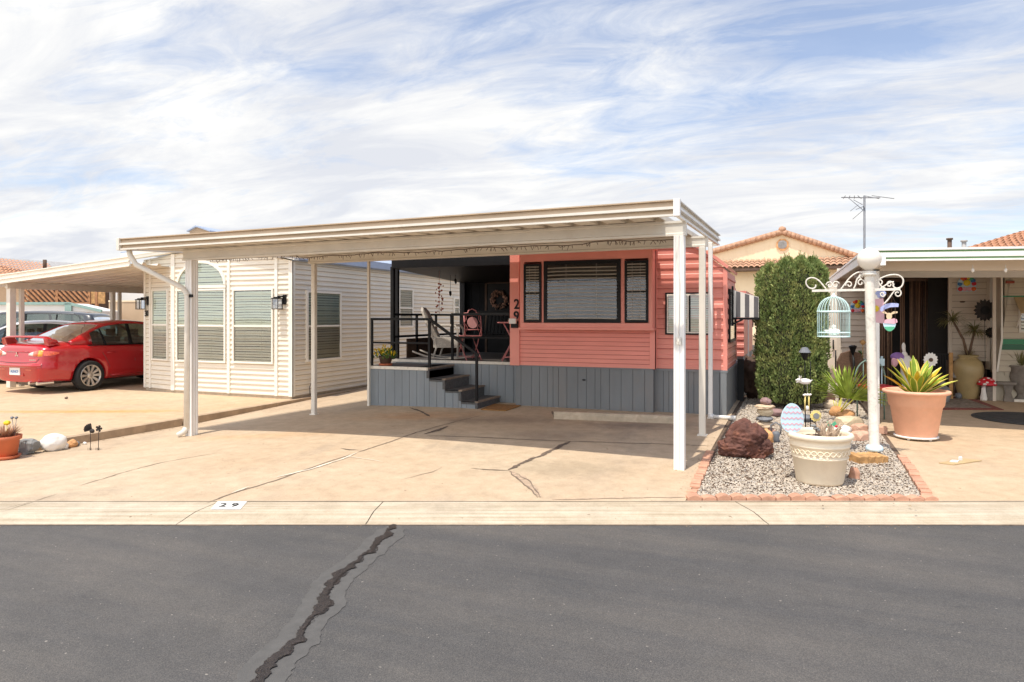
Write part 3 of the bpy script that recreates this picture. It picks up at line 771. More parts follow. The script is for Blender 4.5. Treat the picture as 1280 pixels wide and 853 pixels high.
# ------------------------------------------------------------------ gravel (uncountable)
def pebbles(name, npeb, area, sizes, label, cat):
    vs = []; fs = []; mi = []
    o6 = [(1, 0, 0), (0, 1, 0), (-1, 0, 0), (0, -1, 0), (0, 0, 1), (0, 0, -1)]
    of = [(0, 1, 4), (1, 2, 4), (2, 3, 4), (3, 0, 4), (1, 0, 5), (2, 1, 5), (3, 2, 5), (0, 3, 5)]
    for i in range(npeb):
        X, Y, z, k = area()
        r = random.uniform(*sizes) * k; q = random.uniform(0, PI); c, s_ = math.cos(q), math.sin(q)
        sc = (r, r * random.uniform(0.55, 1), r * random.uniform(0.4, 0.8)); tl = random.uniform(-.4, .4)
        b = len(vs)
        for p in o6:
            j = random.uniform(0.75, 1.2); x, y, w = p[0] * sc[0] * j, p[1] * sc[1] * j, p[2] * sc[2] * j
            x, w = x + w * tl, w - x * tl * 0.5
            vs.append((X + x * c - y * s_, Y + x * s_ + y * c, z + w + r * 0.25))
        m = random.choice((0, 0, 0, 1, 1, 2, 3, 3, 4))
        for f in of: fs.append((b + f[0], b + f[1], b + f[2])); mi.append(m)
    me = bpy.data.meshes.new(name); me.from_pydata(vs, [], fs); me.polygons.foreach_set('material_index', mi)
    me.polygons.foreach_set('use_smooth', [False] * len(fs))
    for c in ((0.56, 0.49, 0.40), (0.45, 0.38, 0.30), (0.37, 0.29, 0.22), (0.50, 0.43, 0.35), (0.34, 0.31, 0.28)):
        me.materials.append(M('pebble', c, 0.8, 0.2, 9))
    o = bpy.data.objects.new(name, me); SC.collection.objects.link(o)
    return tag(o, label, cat, kind='stuff')
def bedpt():
    while True:
        t = random.random() ** 1.5; X = random.uniform(XB + 0.07, XR - 0.06)
        Y0 = (KD1 + 0.14 + X * SY) / CY; Y = Y0 + (17 - Y0) * t
        k = 1.0 + 0.10 * (Y - Y0)
        return X, Y, gz(X, Y), min(k, 1.5)
pebbles('gravel', 46000, bedpt, (0.0055, 0.0125), 'mixed tan and white gravel filling the bed between the driveways', 'gravel')

# ------------------------------------------------------------------ scalloped brick edging: one thing per run
def edging(name, P, Q, zf, n, label, high=0.045, w=0.09):
    mb = MB(); P = Vector((*P, 0)); Q = Vector((*Q, 0)); u = (Q - P).normalized(); nrm = Vector((-u.y, u.x, 0))
    L = (Q - P).length / n
    for i in range(n):
        a = P + u * (i * L + 0.004); b = P + u * ((i + 1) * L - 0.004); jj = random.uniform(-0.008, 0.008); hh = high + random.uniform(-0.012, 0.006)
        if (i * 7 + n) % 23 == 11: hh -= 0.02
        K = 6; poly = [(0, -0.06)] + [((b - a).length * t / K, hh * (0.55 + 0.45 * math.sin(PI * t / K)) ) for t in range(K + 1)] + [((b - a).length, -0.06)]
        z0 = zf(*(a + b).xy * 0.5) if False else zf((a.x + b.x) / 2, (a.y + b.y) / 2)
        mb.prism(poly[::-1], a + nrm * (jj - w / 2) + Vector((0, 0, z0)), u, (0, 0, 1), nrm * w)
    c = (P + Q) / 2
    return solo(mb, name, 'brick', label, 'edging', (c.x, c.y, zf(c.x, c.y)), 'brick edging round the gravel bed', bevel=0.006)
fy = lambda X: (KD1 + 0.07 + X * SY) / CY
edging('brick_edging', (XB, fy(XB)), (XR + 0.05, fy(XR)), gz, 17, 'low scalloped brick edging along the kerb end of the gravel bed')
edging('brick_edging', (XB + 0.03, fy(XB) + 0.08), (XB + 0.0, 8.05), gz, 20, 'brick edging between the carport driveway and the gravel', 0.02)
edging('brick_edging', (XR + 0.0, fy(XR) + 0.06), (XR + 0.0, 8.6), gz, 14, 'brick edging between the gravel and the right hand driveway', 0.02)

# dry litter caught along the kerb, the lot edge and the gravel border (uncountable)
lit = MB(); random.seed(41)
def bit(X, Y, z, s_):
    a = random.uniform(0, 6.28); c_, q_ = math.cos(a) * s_, math.sin(a) * s_; h = random.uniform(0.2, 0.6) * s_
    lit.k = random.choice((0, 0, 1, 2)); lit.add([(X - c_, Y - q_, z + 0.002), (X + q_ * .4, Y - c_ * .4, z + h), (X + c_, Y + q_, z + 0.003), (X - q_ * .4, Y + c_ * .4, z + h * .4)], [(0, 1, 2, 3)])
for k in range(420):
    x = random.uniform(-7, 6); d = KD0 - abs(random.gauss(0, 0.05)) - 0.01; X, Y = from_cam(x, d); bit(X, Y, -0.118, random.uniform(0.003, 0.011))
for k in range(160):
    Y = random.uniform(4.5, 10); X = XL + 0.02 + abs(random.gauss(0, 0.06)); bit(X, Y, gz(X, Y), random.uniform(0.004, 0.014))
for k in range(140):
    Y = random.uniform(6.2, 10.5); X = XB - 0.02 - abs(random.gauss(0, 0.10)); bit(X, Y, gz(X, Y), random.uniform(0.004, 0.012))
for k in range(200):
    X = random.uniform(XL, XB); Y = 10.1 - abs(random.gauss(0, 0.1)) if X < -4.8 else 10.68 - abs(random.gauss(0, 0.1)); bit(X, Y, gz(X, Y), random.uniform(0.004, 0.012))
for k in range(130):
    X = random.uniform(-10, 4); Y = random.uniform((KD1 + X * SY) / CY + 0.1, 10); 
    if X < XL - 0.2: bit(X, Y, gl(X, Y), random.uniform(0.003, 0.009))
    elif XL < X < XB: bit(X, Y, gz(X, Y), random.uniform(0.003, 0.009))
    elif X > XR + 0.1: bit(X, Y, gr(X, Y), random.uniform(0.003, 0.009))
for k in range(60):
    X = random.uniform(XB + .1, XR - .1); Y = random.uniform(6.3, 9.5); bit(X, Y, gz(X, Y) + 0.012, random.uniform(0.01, 0.022))
MT['litter1'] = M('litter_brown', (0.16, 0.10, 0.06), 0.9); MT['litter2'] = M('litter_tan', (0.34, 0.25, 0.15), 0.9); MT['litter3'] = M('litter_grey', (0.24, 0.21, 0.18), 0.9)
o = lit.build('leaf_litter', ['litter1', 'litter2', 'litter3']); tag(o, 'scattered dry leaf bits along the kerb and lot edges', 'litter', kind='stuff')

# ================================================================== OUR CARPORT
def gpost(x, y, px=None): return gz(x, y)
cp = thing('carport', 'long cream metal carport roof on slim posts over the empty driveway', 'carport', (-1.06, 7.09, 0))
RX0, RX1, RY0, RY1 = -8.46, -1.03, 6.6, 10.6
RXB = -7.35                               # rear left corner
def rz(X, Y): return 2.50 + 0.006 * (X + 1.0) + 0.028 * (Y - 6.6)     # underside of the pans
# corrugated pans running front to back
mb = MB(); pitch = 0.30; x = RX0 + 0.05; prof = []
while x < RX1 - 0.02:
    for dx, dz in ((0, 0.0), (0.19, 0.0), (0.205, 0.065), (0.285, 0.065), (0.30, 0.0)):
        if x + dx < RX1 - 0.03: prof.append((x + dx, dz))
    x += pitch
def back_x(X): return RXB + (X - RX0) * (RX1 - RXB) / (RX1 - RX0)
for lift, nm in ((0.0, 0), (0.006, 1)):
    vs = []
    for X, dz in prof: vs.append((X, RY0 + 0.03, rz(X, RY0) + dz + 0.03 + lift))
    for X, dz in prof: vs.append((back_x(X), RY1 - 0.03, rz(X, RY1) + dz + 0.03 + lift))
    n = len(prof); mb.add(vs, [(i, i + 1, n + i + 1, n + i) for i in range(n - 1)])
mb.build('roof_panel', 'soffit', cp)
# stepped gutter fascia at the front
def fascia(A, B, nrm, name, hgt=0.155, mats=('alu', 'alu_tan')):
    """A,B bottom ends of the fascia; nrm outward"""
    A, B, nrm = Vector(A), Vector(B), Vector(nrm); mb = MB(); h = hgt
    mb.k = 0
    lip = lambda z0, z1, n1: mb.extrude_prof([(0, z0), (n1, z0), (n1, z1), (0, z1)], A, B, nrm)
    lip(0.0, 0.020, 0.035); lip(0.42 * h, 0.42 * h + 0.026, 0.045); 
    mb.k = 1; lip(h - 0.012, h, 0.045)
    mb.extrude_prof([(0.0, 0.021), (0.018, 0.021), (0.006, 0.42 * h - 0.001), (0.0, 0.42 * h - 0.001)], A, B, nrm)
    mb.extrude_prof([(0.0, 0.42 * h + 0.027), (0.024, 0.42 * h + 0.027), (0.014, h - 0.013), (0.0, h - 0.013)], A, B, nrm)
    return mb.build(name, mats, cp, fixn=True)
fascia((RX0, RY0, rz(RX0, RY0) + 0.012), (RX1 - 0.0, RY0, rz(RX1, RY0) + 0.012), (0, -1, 0), 'front_gutter')
A = (RX1, RY0 + 0.0, rz(RX1, RY0) + 0.012); B = (RX1, RY1, rz(RX1, RY1) + 0.012)
fascia(A, B, (1, 0, 0), 'side_fascia', mats=('alu_white', 'alu'))
dl = Vector((RXB - RX0, RY1 - RY0, 0)).normalized()
fascia((RX0, RY0, rz(RX0, RY0) + 0.012), (RXB, RY1, rz(RXB, RY1) + 0.012), (-dl.y, dl.x, 0), 'side_fascia')
fascia((RXB, RY1, rz(RXB, RY1) + 0.012), (RX1, RY1, rz(RX1, RY1) + 0.012), (0, 1, 0), 'rear_fascia')
mb = MB(); zt = rz(RX1, RY0) + 0.008
mb.box(RX1 - 0.01, RX1 + 0.052, RY0 - 0.052, RY0 + 0.012, zt, zt + 0.166); mb.build('corner_cap', 'alu_white', cp, bevel=0.004)
zt = rz(RX0, RY0) + 0.008
mb = MB(); mb.box(RX0 - 0.045, RX0 + 0.006, RY0 - 0.052, RY0 + 0.012, zt, zt + 0.166); mb.build('corner_cap', 'alu', cp, bevel=0.004)
# beams: C channels
def beam(X0, X1, Y, hgt, drop, name='beam'):
    mb = MB()
    a = rz(X0, Y) + 0.02 - hgt - drop; b = rz(X1, Y) + 0.02 - hgt - drop
    pr = [(-0.035, 0), (0.035, 0), (0.035, 0.022), (0.022, 0.03), (0.022, hgt - 0.03), (0.035, hgt - 0.022), (0.035, hgt), (-0.035, hgt), (-0.035, hgt - 0.022), (-0.022, hgt - 0.03), (-0.022, 0.03), (-0.035, 0.022)]
    mb.extrude_prof(pr, (X0, Y, a), (X1, Y, b), (0, 1, 0)); mb.build(name, 'alu', cp, fixn=True)
    return a, b
FYb, BYb = 7.09, 9.0
fa, fb = beam(-7.86, -0.99, FYb, 0.152, 0.0)
ba, bb = beam(-7.25, -0.99, BYb, 0.132, 0.0)
def fluted_post(x, y, z1, w, m, name='post', foot=0.0):
    mb = MB(); z0 = gz(x, y) - 0.03; h = w / 2; q = w * 0.09; e = w * 0.16
    # square section with two vertical grooves a side
    sec = []
    for k in range(4):
        a = k * PI / 2; c, s_ = round(math.cos(a)), round(math.sin(a))
        for u, n in ((-h, h), (-h + e, h), (-h + e + q, h - q), (-q * 0.8, h - q), (-q * .3, h), (q * .3, h), (q * 0.8, h - q), (h - e - q, h - q), (h - e, h)):
            X, Y = u, -n
            sec.append((X * c - Y * s_, X * s_ + Y * c))
    n = len(sec)
    mb.add([(x + a, y + b, z0) for a, b in sec] + [(x + a, y + b, z1) for a, b in sec], [(i, (i + 1) % n, n + (i + 1) % n, n + i) for i in range(n)] + [tuple(range(n, 2 * n))])
    return mb.build(name, m, cp, fixn=True)
fluted_post(-1.06, FYb, fb, 0.105, 'alu_white')
fluted_post(-7.72, FYb, fa, 0.115, 'alu_white')
def rpost(x, y, z1, w, m='pipe', parent=cp):
    mb = MB(); mb.box(x - w / 2, x + w / 2, y - w / 2, y + w / 2, gz(x, y) - 0.03, z1); mb.build('post', m, parent, bevel=w * 0.18)
    mb = MB(); mb.box(x - w * .75, x + w * .75, y - w * .75, y + w * .75, gz(x, y) - 0.02, gz(x, y) + 0.012); return mb.build('foot_plate', 'old_white', parent, bevel=0.003)
rpost(-7.15, BYb, ba, 0.072)
rpost(-1.06, BYb, bb, 0.082)
px_, py_ = -1.12, 10.5
rpost(px_, py_, rz(px_, py_) + 0.06, 0.062, 'alu_white')
# white pipe lying at the foot of the rear post
mb = MB(); z = gz(px_, py_) + 0.03; mb.tube([(px_, py_ - 0.02, z), (px_ + 0.34, py_ - 0.06, z)], 0.028, 10); mb.tube([(px_ + 0.29, py_ - 0.06, z), (px_ + 0.36, py_ - 0.06, z)], 0.036, 10); mb.tube([(px_ - 0.03, py_ - 0.02, z), (px_ + 0.05, py_ - 0.02, z)], 0.036, 10)
mb.build('drain_pipe', 'plastic_white', cp)
# downspout: from the gutter, slanting to the left post, then down
mb = MB(); t0 = onY(161, 316, RY0 + 0.05); 
t0 = t0 + Vector((0, 0, 0.07))
pts = [t0, t0 + Vector((0.01, 0.01, -0.10)), onY(170, 331, 6.68), onY(228, 360, 7.0), onY(234, 368, 7.02), onY(234, 400, 7.02)]
foot = onY(233, 540, 7.02); foot.z = gz(foot.x, foot.y) + 0.10
pts.append(foot)
mb.tube(pts, 0.036, 12); mb.tube([foot + Vector((0, 0, 0.02)), foot + Vector((-0.02, -0.03, -0.04)), foot + Vector((-0.07, -0.09, -0.08))], [0.037, 0.038, 0.034], 12)
for k in (0, 3, 4):
    mb.tube([pts[k] + Vector((0, 0, 0.012)), pts[k] + Vector((0, 0, -0.012))], 0.041, 12)
mb.build('downspout', 'alu', cp)
mb = MB(); s_ = onY(240, 370, FYb - 0.06)
mb.box(s_.x - 0.12, s_.x + 0.02, FYb - 0.075, FYb - 0.058, s_.z - 0.02, s_.z + 0.02); mb.build('strap', 'black', cp)
# outlet and small wire on the front right post
q = onY(850, 425, FYb - 0.06)
mb = MB(); mb.box(-1.082, -1.038, FYb - 0.075, FYb - 0.053, q.z - 0.05, q.z + 0.03); mb.box(-1.07, -1.05, FYb - 0.088, FYb - 0.07, q.z - 0.02, q.z + 0.01); mb.build('socket_box', 'old_white', cp, bevel=0.004)
mb = MB(); mb.tube([(-1.06, FYb - 0.058, fb), (-1.085, FYb - 0.06, fb - 0.2), (-1.05, FYb - 0.058, fb - 0.45), (-1.06, FYb - 0.058, q.z)], 0.0025, 5); mb.build('cable', 'old_white', cp)
# string of dark icicle lights along the rear face of the front beam
mb = MB(); pts = []; N = 160
xa, xb = -7.5, -1.1
for i in range(N + 1):
    X = xa + (xb - xa) * i / N; t = i / N
    sag = 0.018 * abs(math.sin(t * PI * 4.3 + 0.6)) + 0.022 * noise.noise(Vector((t * 14, 0, 0))) + 0.008 * noise.noise(Vector((t * 60, 0, 0)))
    zz = rz(X, FYb) + 0.02 - 0.152 - 0.012 - sag
    if t < 0.25: zz = rz(X, FYb) + 0.02 - 0.152 + 0.005 - sag * 0.3
    pts.append((X, FYb + 0.05 - 0.01 * math.sin(i), zz))
mb.tube(pts, 0.0055, 5)
for i in range(2, N - 2):
    for k in range(2):
        if random.random() < 0.5:
            p = Vector(pts[i]); dn = random.uniform(0.015, 0.05); a = random.uniform(-0.03, 0.03)
            mb.tube([p, p + Vector((a, random.uniform(-.015, .015), -dn))], 0.0035, 4, cap=False)
solo(mb, 'string_lights', 'brown', 'dark string of small icicle lights hung along the front carport beam', 'string lights', (-4, FYb, 2.4))
# concrete wheel stop
a = g(692, 524); b = g(843, 530); 
mb = MB(); u = (b - a); L = u.length; u.normalize(); nn = Vector((-u.y, u.x, 0)); zz = gz((a.x + b.x) / 2, (a.y + b.y) / 2)
N = 16; pr = [(-0.075, -0.03), (-0.07, 0.07), (-0.045, 0.105), (0.045, 0.105), (0.07, 0.07), (0.075, -0.03)]
vs = []
for i in range(N + 1):
    for (w, h) in pr:
        j = 0.006 * noise.noise(Vector((i * 0.9, w * 20, h * 20)))
        p = a + u * (L * i / N) + nn * (w + 0.08 + j); vs.append((p.x, p.y, gz(p.x, p.y) + h + j))
k = len(pr)
mb.add(vs, [(i * k + j, i * k + j + 1, (i + 1) * k + j + 1, (i + 1) * k + j) for i in range(N) for j in range(k - 1)] + [tuple(range(k)), tuple(N * k + j for j in range(k))[::-1]])
solo(mb, 'wheel_stop', 'stop', 'weathered concrete wheel stop in front of the grey skirting', 'wheel stop', tuple((a + b) / 2), bevel=0.006)

# ================================================================== WINDOWS
def window(parent, F, a0, a1, z0, z1, frame='white_wall', fw=0.05, proud=0.05, slats=None, slat_m='blind', glass='glass', sash=True, glass2=None, name='window', bow=0.0, back='backing', vert=None, slat_step=0.034, tilt=0.5, cord=True):
    mb = MB()
    for (p, q, r, s_) in ((a0, a1, z0, z0 + fw), (a0, a1, z1 - fw, z1), (a0, a0 + fw, z0 + fw, z1 - fw), (a1 - fw, a1, z0 + fw, z1 - fw)):
        mb.fbox(F, p, q, r, s_, 0.0, proud)
    zm = (z0 + z1) / 2
    if sash: mb.fbox(F, a0 + fw, a1 - fw, zm - 0.018, zm + 0.018, 0.0, proud * 0.8)
    if vert is not None: mb.fbox(F, vert - 0.02, vert + 0.02, z0 + fw, z1 - fw, 0.0, proud * 0.85)
    w = mb.build(name, frame, parent, bevel=0.0)
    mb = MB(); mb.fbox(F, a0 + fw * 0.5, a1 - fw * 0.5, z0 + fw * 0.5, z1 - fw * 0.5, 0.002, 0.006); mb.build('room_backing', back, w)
    mb = MB(); z = z0 + fw + 0.01; A0, A1 = a0 + fw + 0.006, a1 - fw - 0.006
    st = slat_step; N = 8
    while z < z1 - fw - 0.01:
        vs = []
        for i in range(N + 1):
            t = i / N; sg = bow * math.sin(PI * t * 2 + z * 3) * 0.3 + bow * (math.sin(PI * t) - 0.6) + random.uniform(-1, 1) * abs(bow) * 0.08
            vs += [F.P(A0 + (A1 - A0) * t, z + sg - st * tilt * 0.5, 0.022), F.P(A0 + (A1 - A0) * t, z + sg + st * tilt * 0.5, 0.010)]
        mb.add(vs, [(2 * i, 2 * i + 2, 2 * i + 3, 2 * i + 1) for i in range(N)]); z += st
    if cord:
        for t in (0.28, 0.72):
            a = A0 + (A1 - A0) * t; mb.fbox(F, a - 0.002, a + 0.002, z0 + fw, z1 - fw, 0.024, 0.026)
    mb.build('blind', slat_m, w)
    if sash:
        for (r, s_, gm) in ((z0 + fw, zm - 0.018, glass2 or glass), (zm + 0.018, z1 - fw, glass)):
            mb = MB(); mb.add([F.P(a0 + fw, r, proud * 0.62), F.P(a1 - fw, r, proud * 0.62), F.P(a1 - fw, s_, proud * 0.62), F.P(a0 + fw, s_, proud * 0.62)], [(0, 1, 2, 3)]); mb.build('pane', gm, w)
    else:
        mb = MB(); mb.add([F.P(a0 + fw, z0 + fw, proud * 0.62), F.P(a1 - fw, z0 + fw, proud * 0.62), F.P(a1 - fw, z1 - fw, proud * 0.62), F.P(a0 + fw, z1 - fw, proud * 0.62)], [(0, 1, 2, 3)]); mb.build('pane', glass, w)
    return w

# ================================================================== THE PINK TRAILER
PK = thing('pink_trailer', 'coral pink park trailer with grey skirting and a three pane bay window', 'trailer home', (-2.6, 10.9, 0))
YB = 10.78            # lower wall behind the bay
YR = 10.9             # right hand end wall
YF = 10.52            # face of the bay box
XC = onY(907, 400, YR).x         # right corner
XLc = onY(645, 400, YB).x        # left corner
XM = onY(819, 400, YR).x         # where the bay wall ends
ZS = 0.735                       # top of skirting
ZE = 2.28                        # eave at the right corner
F = Frame((0, YR, 0), (1, 0, 0), (0, -1, 0))
def roofz(X):                    # arched roof of the trailer
    W2 = (XC - XLc) / 2; c = (XC + XLc) / 2; t = min(1, abs((X - c) / W2))
    return ZE + 0.62 * (1 - t ** 2.6)
clips = []
W2 = (XC - XLc) / 2; cX = (XC + XLc) / 2
ts = [-1, -0.9, -0.75, -0.55, -0.3, 0, 0.3, 0.55, 0.75, 0.9, 1]
rp = [(cX + t * W2, roofz(cX + t * W2)) for t in ts]
for (xa, za), (xb, zb) in zip(rp, rp[1:]):
    clips.append(((xa, YR, za), (-(zb - za), 0, (xb - xa))))
mb = MB(); mb.lap(F, XM - 0.02, XC, ZS, 3.0, 0.158, 0.012, 'dutch'); mb.build('end_wall', ['pink', 'pink_lap_shade'], PK, clip=clips)
# shell: side walls, roof and rear
YE = 12.75
FR = Frame((XC, YR, 0), (0, 1, 0), (1, 0, 0))
mb = MB(); mb.lap(FR, 0.0, YE - YR, ZS, ZE, 0.158, 0.014, 'dutch'); mb.build('side_wall', ['pink', 'pink_lap_shade'], PK)
FL_ = Frame((XLc, 20, 0), (0, -1, 0), (-1, 0, 0))
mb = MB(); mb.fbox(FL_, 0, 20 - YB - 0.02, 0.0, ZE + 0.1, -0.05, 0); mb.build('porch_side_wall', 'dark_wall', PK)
mb = MB(); vs = []
ov = 0.05
for Y in (YR - 0.05, YE):
    for (x, z) in rp: vs.append((cX + (x - cX) * 1.015, Y, z + 0.012))
    for (x, z) in rp: vs.append((cX + (x - cX) * 1.03, Y, z + 0.05))
n = len(rp)
fs = []
for i in range(n - 1): fs += [(i, i + 1, 2 * n + i + 1, 2 * n + i), (n + i, 3 * n + i, 3 * n + i + 1, n + i + 1), (i, n + i, n + i + 1, i + 1)]
fs += [(0, 2 * n, 3 * n, n), (n - 1, 2 * n - 1, 4 * n - 1, 3 * n - 1)]
mb.add(vs, fs); mb.build('roof', 'pink_trim', PK)
mb = MB(); mb.box(XLc, XC - 0.03, YR + 0.12, YE, 0.1, ZE - 0.05); mb.box(XLc, XC - 0.25, YE, 19, 0.0, ZE - 0.1); mb.build('rear_body', 'pink', PK)
# slide-out further back on the right side
XS_ = onY(930, 420, 13.9).x
FS = Frame((0, 13.9, 0), (1, 0, 0), (0, -1, 0))
mb = MB(); mb.lap(FS, XC - 0.05, XS_, 0.80, 2.0, 0.158, 0.014, 'dutch'); so1 = mb.build('slide_out', ['pink', 'pink_lap_shade'], PK)
mb = MB(); mb.box(XC - 0.05, XS_ - 0.003, 13.905, 17, 0.80, 2.05); mb.box(XC - 0.05, XS_ + 0.04, 13.86, 17, 2.0, 2.06); mb.build('slide_out_body', 'pink', so1)
mb = MB(); mb.box(XC - 0.05, XS_ - 0.02, 13.93, 17, -0.1, 0.80); mb.build('slide_out_skirt', 'skirt_blue', so1)
# corner trims
mb = MB(); mb.fbox(F, XC - 0.035, XC + 0.028, ZS, ZE + 0.02, 0.0, 0.028); mb.fbox(F, XM - 0.03, XM + 0.03, ZS, 2.9, 0.0, 0.030)
mb.build('corner_trim', 'pink_trim', PK, clip=[((XC, 0, ZE + 0.0), (0, 0, 1))] if False else clips)
# lower wall under the bay: fine lap
FB = Frame((0, YB, 0), (1, 0, 0), (0, -1, 0))
zb0 = onY(740, 410, YF).z            # bottom of the bay box
mb = MB(); mb.lap(FB, XLc + 0.06, XM - 0.05, ZS, zb0 + 0.06, 0.070, 0.009, 'lap', 0.007); mb.build('front_wall', ['pink', 'pink_lap_shade'], PK)
mb = MB(); mb.fbox(FB, XLc - 0.10, XLc + 0.075, ZS, 2.86, -0.03, 0.035); mb.build('corner_post', 'pink_trim', PK, bevel=0.004)
mb = MB(); mb.fbox(FB, XM - 0.06, XM + 0.02, ZS, 2.7, -0.08, 0.02); mb.build('corner_post', 'pink_trim', PK, bevel=0.004)
mb = MB(); mb.fbox(FB, XLc - 0.02, XM + 0.02, ZS, 2.85, -0.12, -0.002); mb.build('wall_core', 'pink', PK)
# bay window box
FY_ = Frame((0, YF, 0), (1, 0, 0), (0, -1, 0))
bx0 = onY(650, 400, YF).x; bx1 = onY(815.5, 400, YF).x
bay = MB(); zt0 = 2.60
wins = [(655, 677, 330.5, 402.5), (680, 776, 325.5, 403.5), (781, 810.5, 326, 403)]
zlo = onY(740, 404, YF).z - 0.0; zhi = onY(728, 325.5, YF).z
bay.fbox(FY_, bx0, bx1, zb0, zlo - 0.0, -0.24, 0.0)          # sill band
bay.fbox(FY_, bx0, bx1, zhi + 0.0, zt0, -0.24, 0.0)
edges = [bx0] + [onY(p, 400, YF).x for w_ in wins for p in w_[:2]] + [bx1]
for i in range(0, len(edges), 2): bay.fbox(FY_, edges[i], edges[i + 1], zlo, zhi, -0.24, 0.0)
bay.fbox(FY_, bx0 - 0.02, bx1 + 0.02, zb0 - 0.035, zb0, -0.25, 0.025)
bo = bay.build('bay_window', 'pink_trim', PK, bevel=0.003)
mb = MB(); mb.prism([(bx0 - 0.03, zt0), (bx1 + 0.03, zt0), (bx1 + 0.03, zt0 + 0.03), (bx0 - 0.03, zt0 + 0.03)], (0, YF - 0.05, 0), (1, 0, 0), (0, 0, 1), (0, 0.35, 0)); mb.build('bay_roof', 'pink_trim', bo)
for k, (p0, p1, q0, q1) in enumerate(wins):
    a0, a1 = onY(p0, 400, YF).x, onY(p1, 400, YF).x; pm = (p0 + p1) / 2
    z1_, z0_ = onY(pm, q0, YF).z, onY(pm, q1, YF).z
    window(bo, FY_, a0, a1, max(z0_, zlo), min(z1_, zhi), 'black', 0.035 if k != 1 else 0.06, 0.02, slat_m='blind_grey', sash=(k != 1), slat_step=0.058 if k == 1 else 0.045, bow=0.008 if k == 1 else 0.002, tilt=0.34 if k == 1 else 0.42, glass='glass_bay', name='bay_pane_frame')
# pale vase behind the right narrow pane
# end wall window
wz1, wz0 = onY(850, 366, YR).z, onY(850, 418.5, YR).z
wa, wb = onY(832, 400, YR).x, onY(889, 400, YR).x
window(PK, F, wa, wb, wz0, wz1, 'black', 0.022, 0.045, slat_m='blind', sash=False, vert=(wa + wb) / 2 + 0.02, slat_step=0.036, tilt=0.9, name='end_window')
mb = MB(); 
mb.fbox(F, wa + 0.028, wb - 0.028, wz0 + 0.024, wz0 + 0.045, 0.02, 0.046); mb.fbox(F, wa + 0.028, wb - 0.028, wz1 - 0.045, wz1 - 0.024, 0.02, 0.046)
for a in (wa + 0.028, (wa + wb) / 2 - 0.005, wb + 0.012): mb.fbox(F, a, a + 0.02, wz0 + 0.045, wz1 - 0.045, 0.02, 0.048)
mb.build('inner_frame', 'old_white', PK)
q = onY(844.5, 318, YR); mb = MB(); mb.fbox(F, q.x - 0.022, q.x + 0.022, q.z - 0.05, q.z + 0.05, 0.0, 0.035); mb.build('vent', 'black', PK)
# skirting with vertical grooves
def grooved(mb, F, a0, a1, z0, z1, step=0.15, irregular=True, n0=0.0, n1=0.014):
    a = a0; i = 0
    while a < a1 - 1e-3:
        w = step * (random.choice((1, 1, 0.66, 1.3)) if irregular else 1); b = min(a1, a + w)
        mb.fbox(F, a + 0.003, b - 0.003, z0, z1, n0, n1); a = b; i += 1
    return mb
mb = MB(); grooved(mb, FB, XLc - 0.0, XM, -0.12, ZS - 0.012, 0.145); mb.build('skirting', 'grey_skirt', PK)
mb = MB(); grooved(mb, F, XM, XC + 0.01, -0.12, ZS - 0.012, 0.13); mb.build('skirting', 'grey_skirt', PK)
mb = MB(); grooved(mb, FR, -0.02, YE - YR + 1.2, -0.12, ZS - 0.012, 0.15); mb.build('skirting', 'grey_skirt', PK)
mb = MB(); mb.fbox(FB, XLc - 0.0, XM, -0.12, ZS - 0.013, -0.03, 0.0); mb.fbox(F, XM - 0.02, XC, -0.12, ZS - 0.013, -0.1, 0.0); mb.fbox(FR, 0.0, 3, -0.12, ZS - 0.013, -0.06, 0.0); mb.build('skirting_backing', 'groove', PK)
mb = MB(); mb.fbox(FB, XLc, XM - 0.01, ZS - 0.012, ZS + 0.006, -0.02, 0.03); mb.fbox(F, XM - 0.03, XC + 0.03, ZS - 0.03, ZS + 0.006, -0.02, 0.034); mb.fbox(FR, -0.02, 3.0, ZS - 0.03, ZS + 0.006, -0.02, 0.034)
mb.fbox(F, XC - 0.08, XC + 0.016, -0.12, ZS - 0.03, 0.014, 0.030); mb.fbox(F, XM - 0.05, XM + 0.03, -0.12, ZS - 0.03, 0.014, 0.026)
mb.build('skirting_trim', 'grey_skirt', PK)
# louvred vent panel further along the side
mb = MB(); mb.fbox(FR, 2.0, 2.06, -0.1, 0.80, 0.03, 0.14); 
for k in range(8): mb.fbox(FR, 1.995, 2.0, 0.02 + k * 0.09, 0.07 + k * 0.09, 0.04, 0.13)
mb.build('side_cabinet', 'groove', PK)
# house number 29 running down the corner post
q = onY(646, 381, YB - 0.04); q2 = onY(645.5, 396, YB - 0.04)
for ch, p in (('2', q), ('9', q2)):
    text_mesh(ch, 0.235, basis((p.x, YB - 0.045, p.z), (1, 0, 0), (0, 0, 1)), 'house_number', 'black', PK, 0.006, 0.004, 0.9)
q = onY(642, 402, YB - 0.06)
mb = MB(); mb.box(q.x - 0.06, q.x + 0.07, YB - 0.13, YB - 0.05, q.z - 0.04, q.z + 0.05); solo(mb, 'wall_box', 'plastic_white', 'small white box fixed below the black house number 29', 'box', tuple(q), bevel=0.008)
mb = MB(); mb.box(q.x - 0.04, q.x + 0.08, YB - 0.09, YB - 0.02, q.z - 0.11, q.z + 0.012); mb.build('bracket', 'black', PK)
# gas cap on the skirting
q = onY(730, 475, YB - 0.02); mb = MB(); mb.blob((q.x, YB - 0.025, q.z), 0.025, (1.6, 0.5, 0.7), 0.3, 2, 3, 1); mb.build('hose_tap', 'groove', PK)

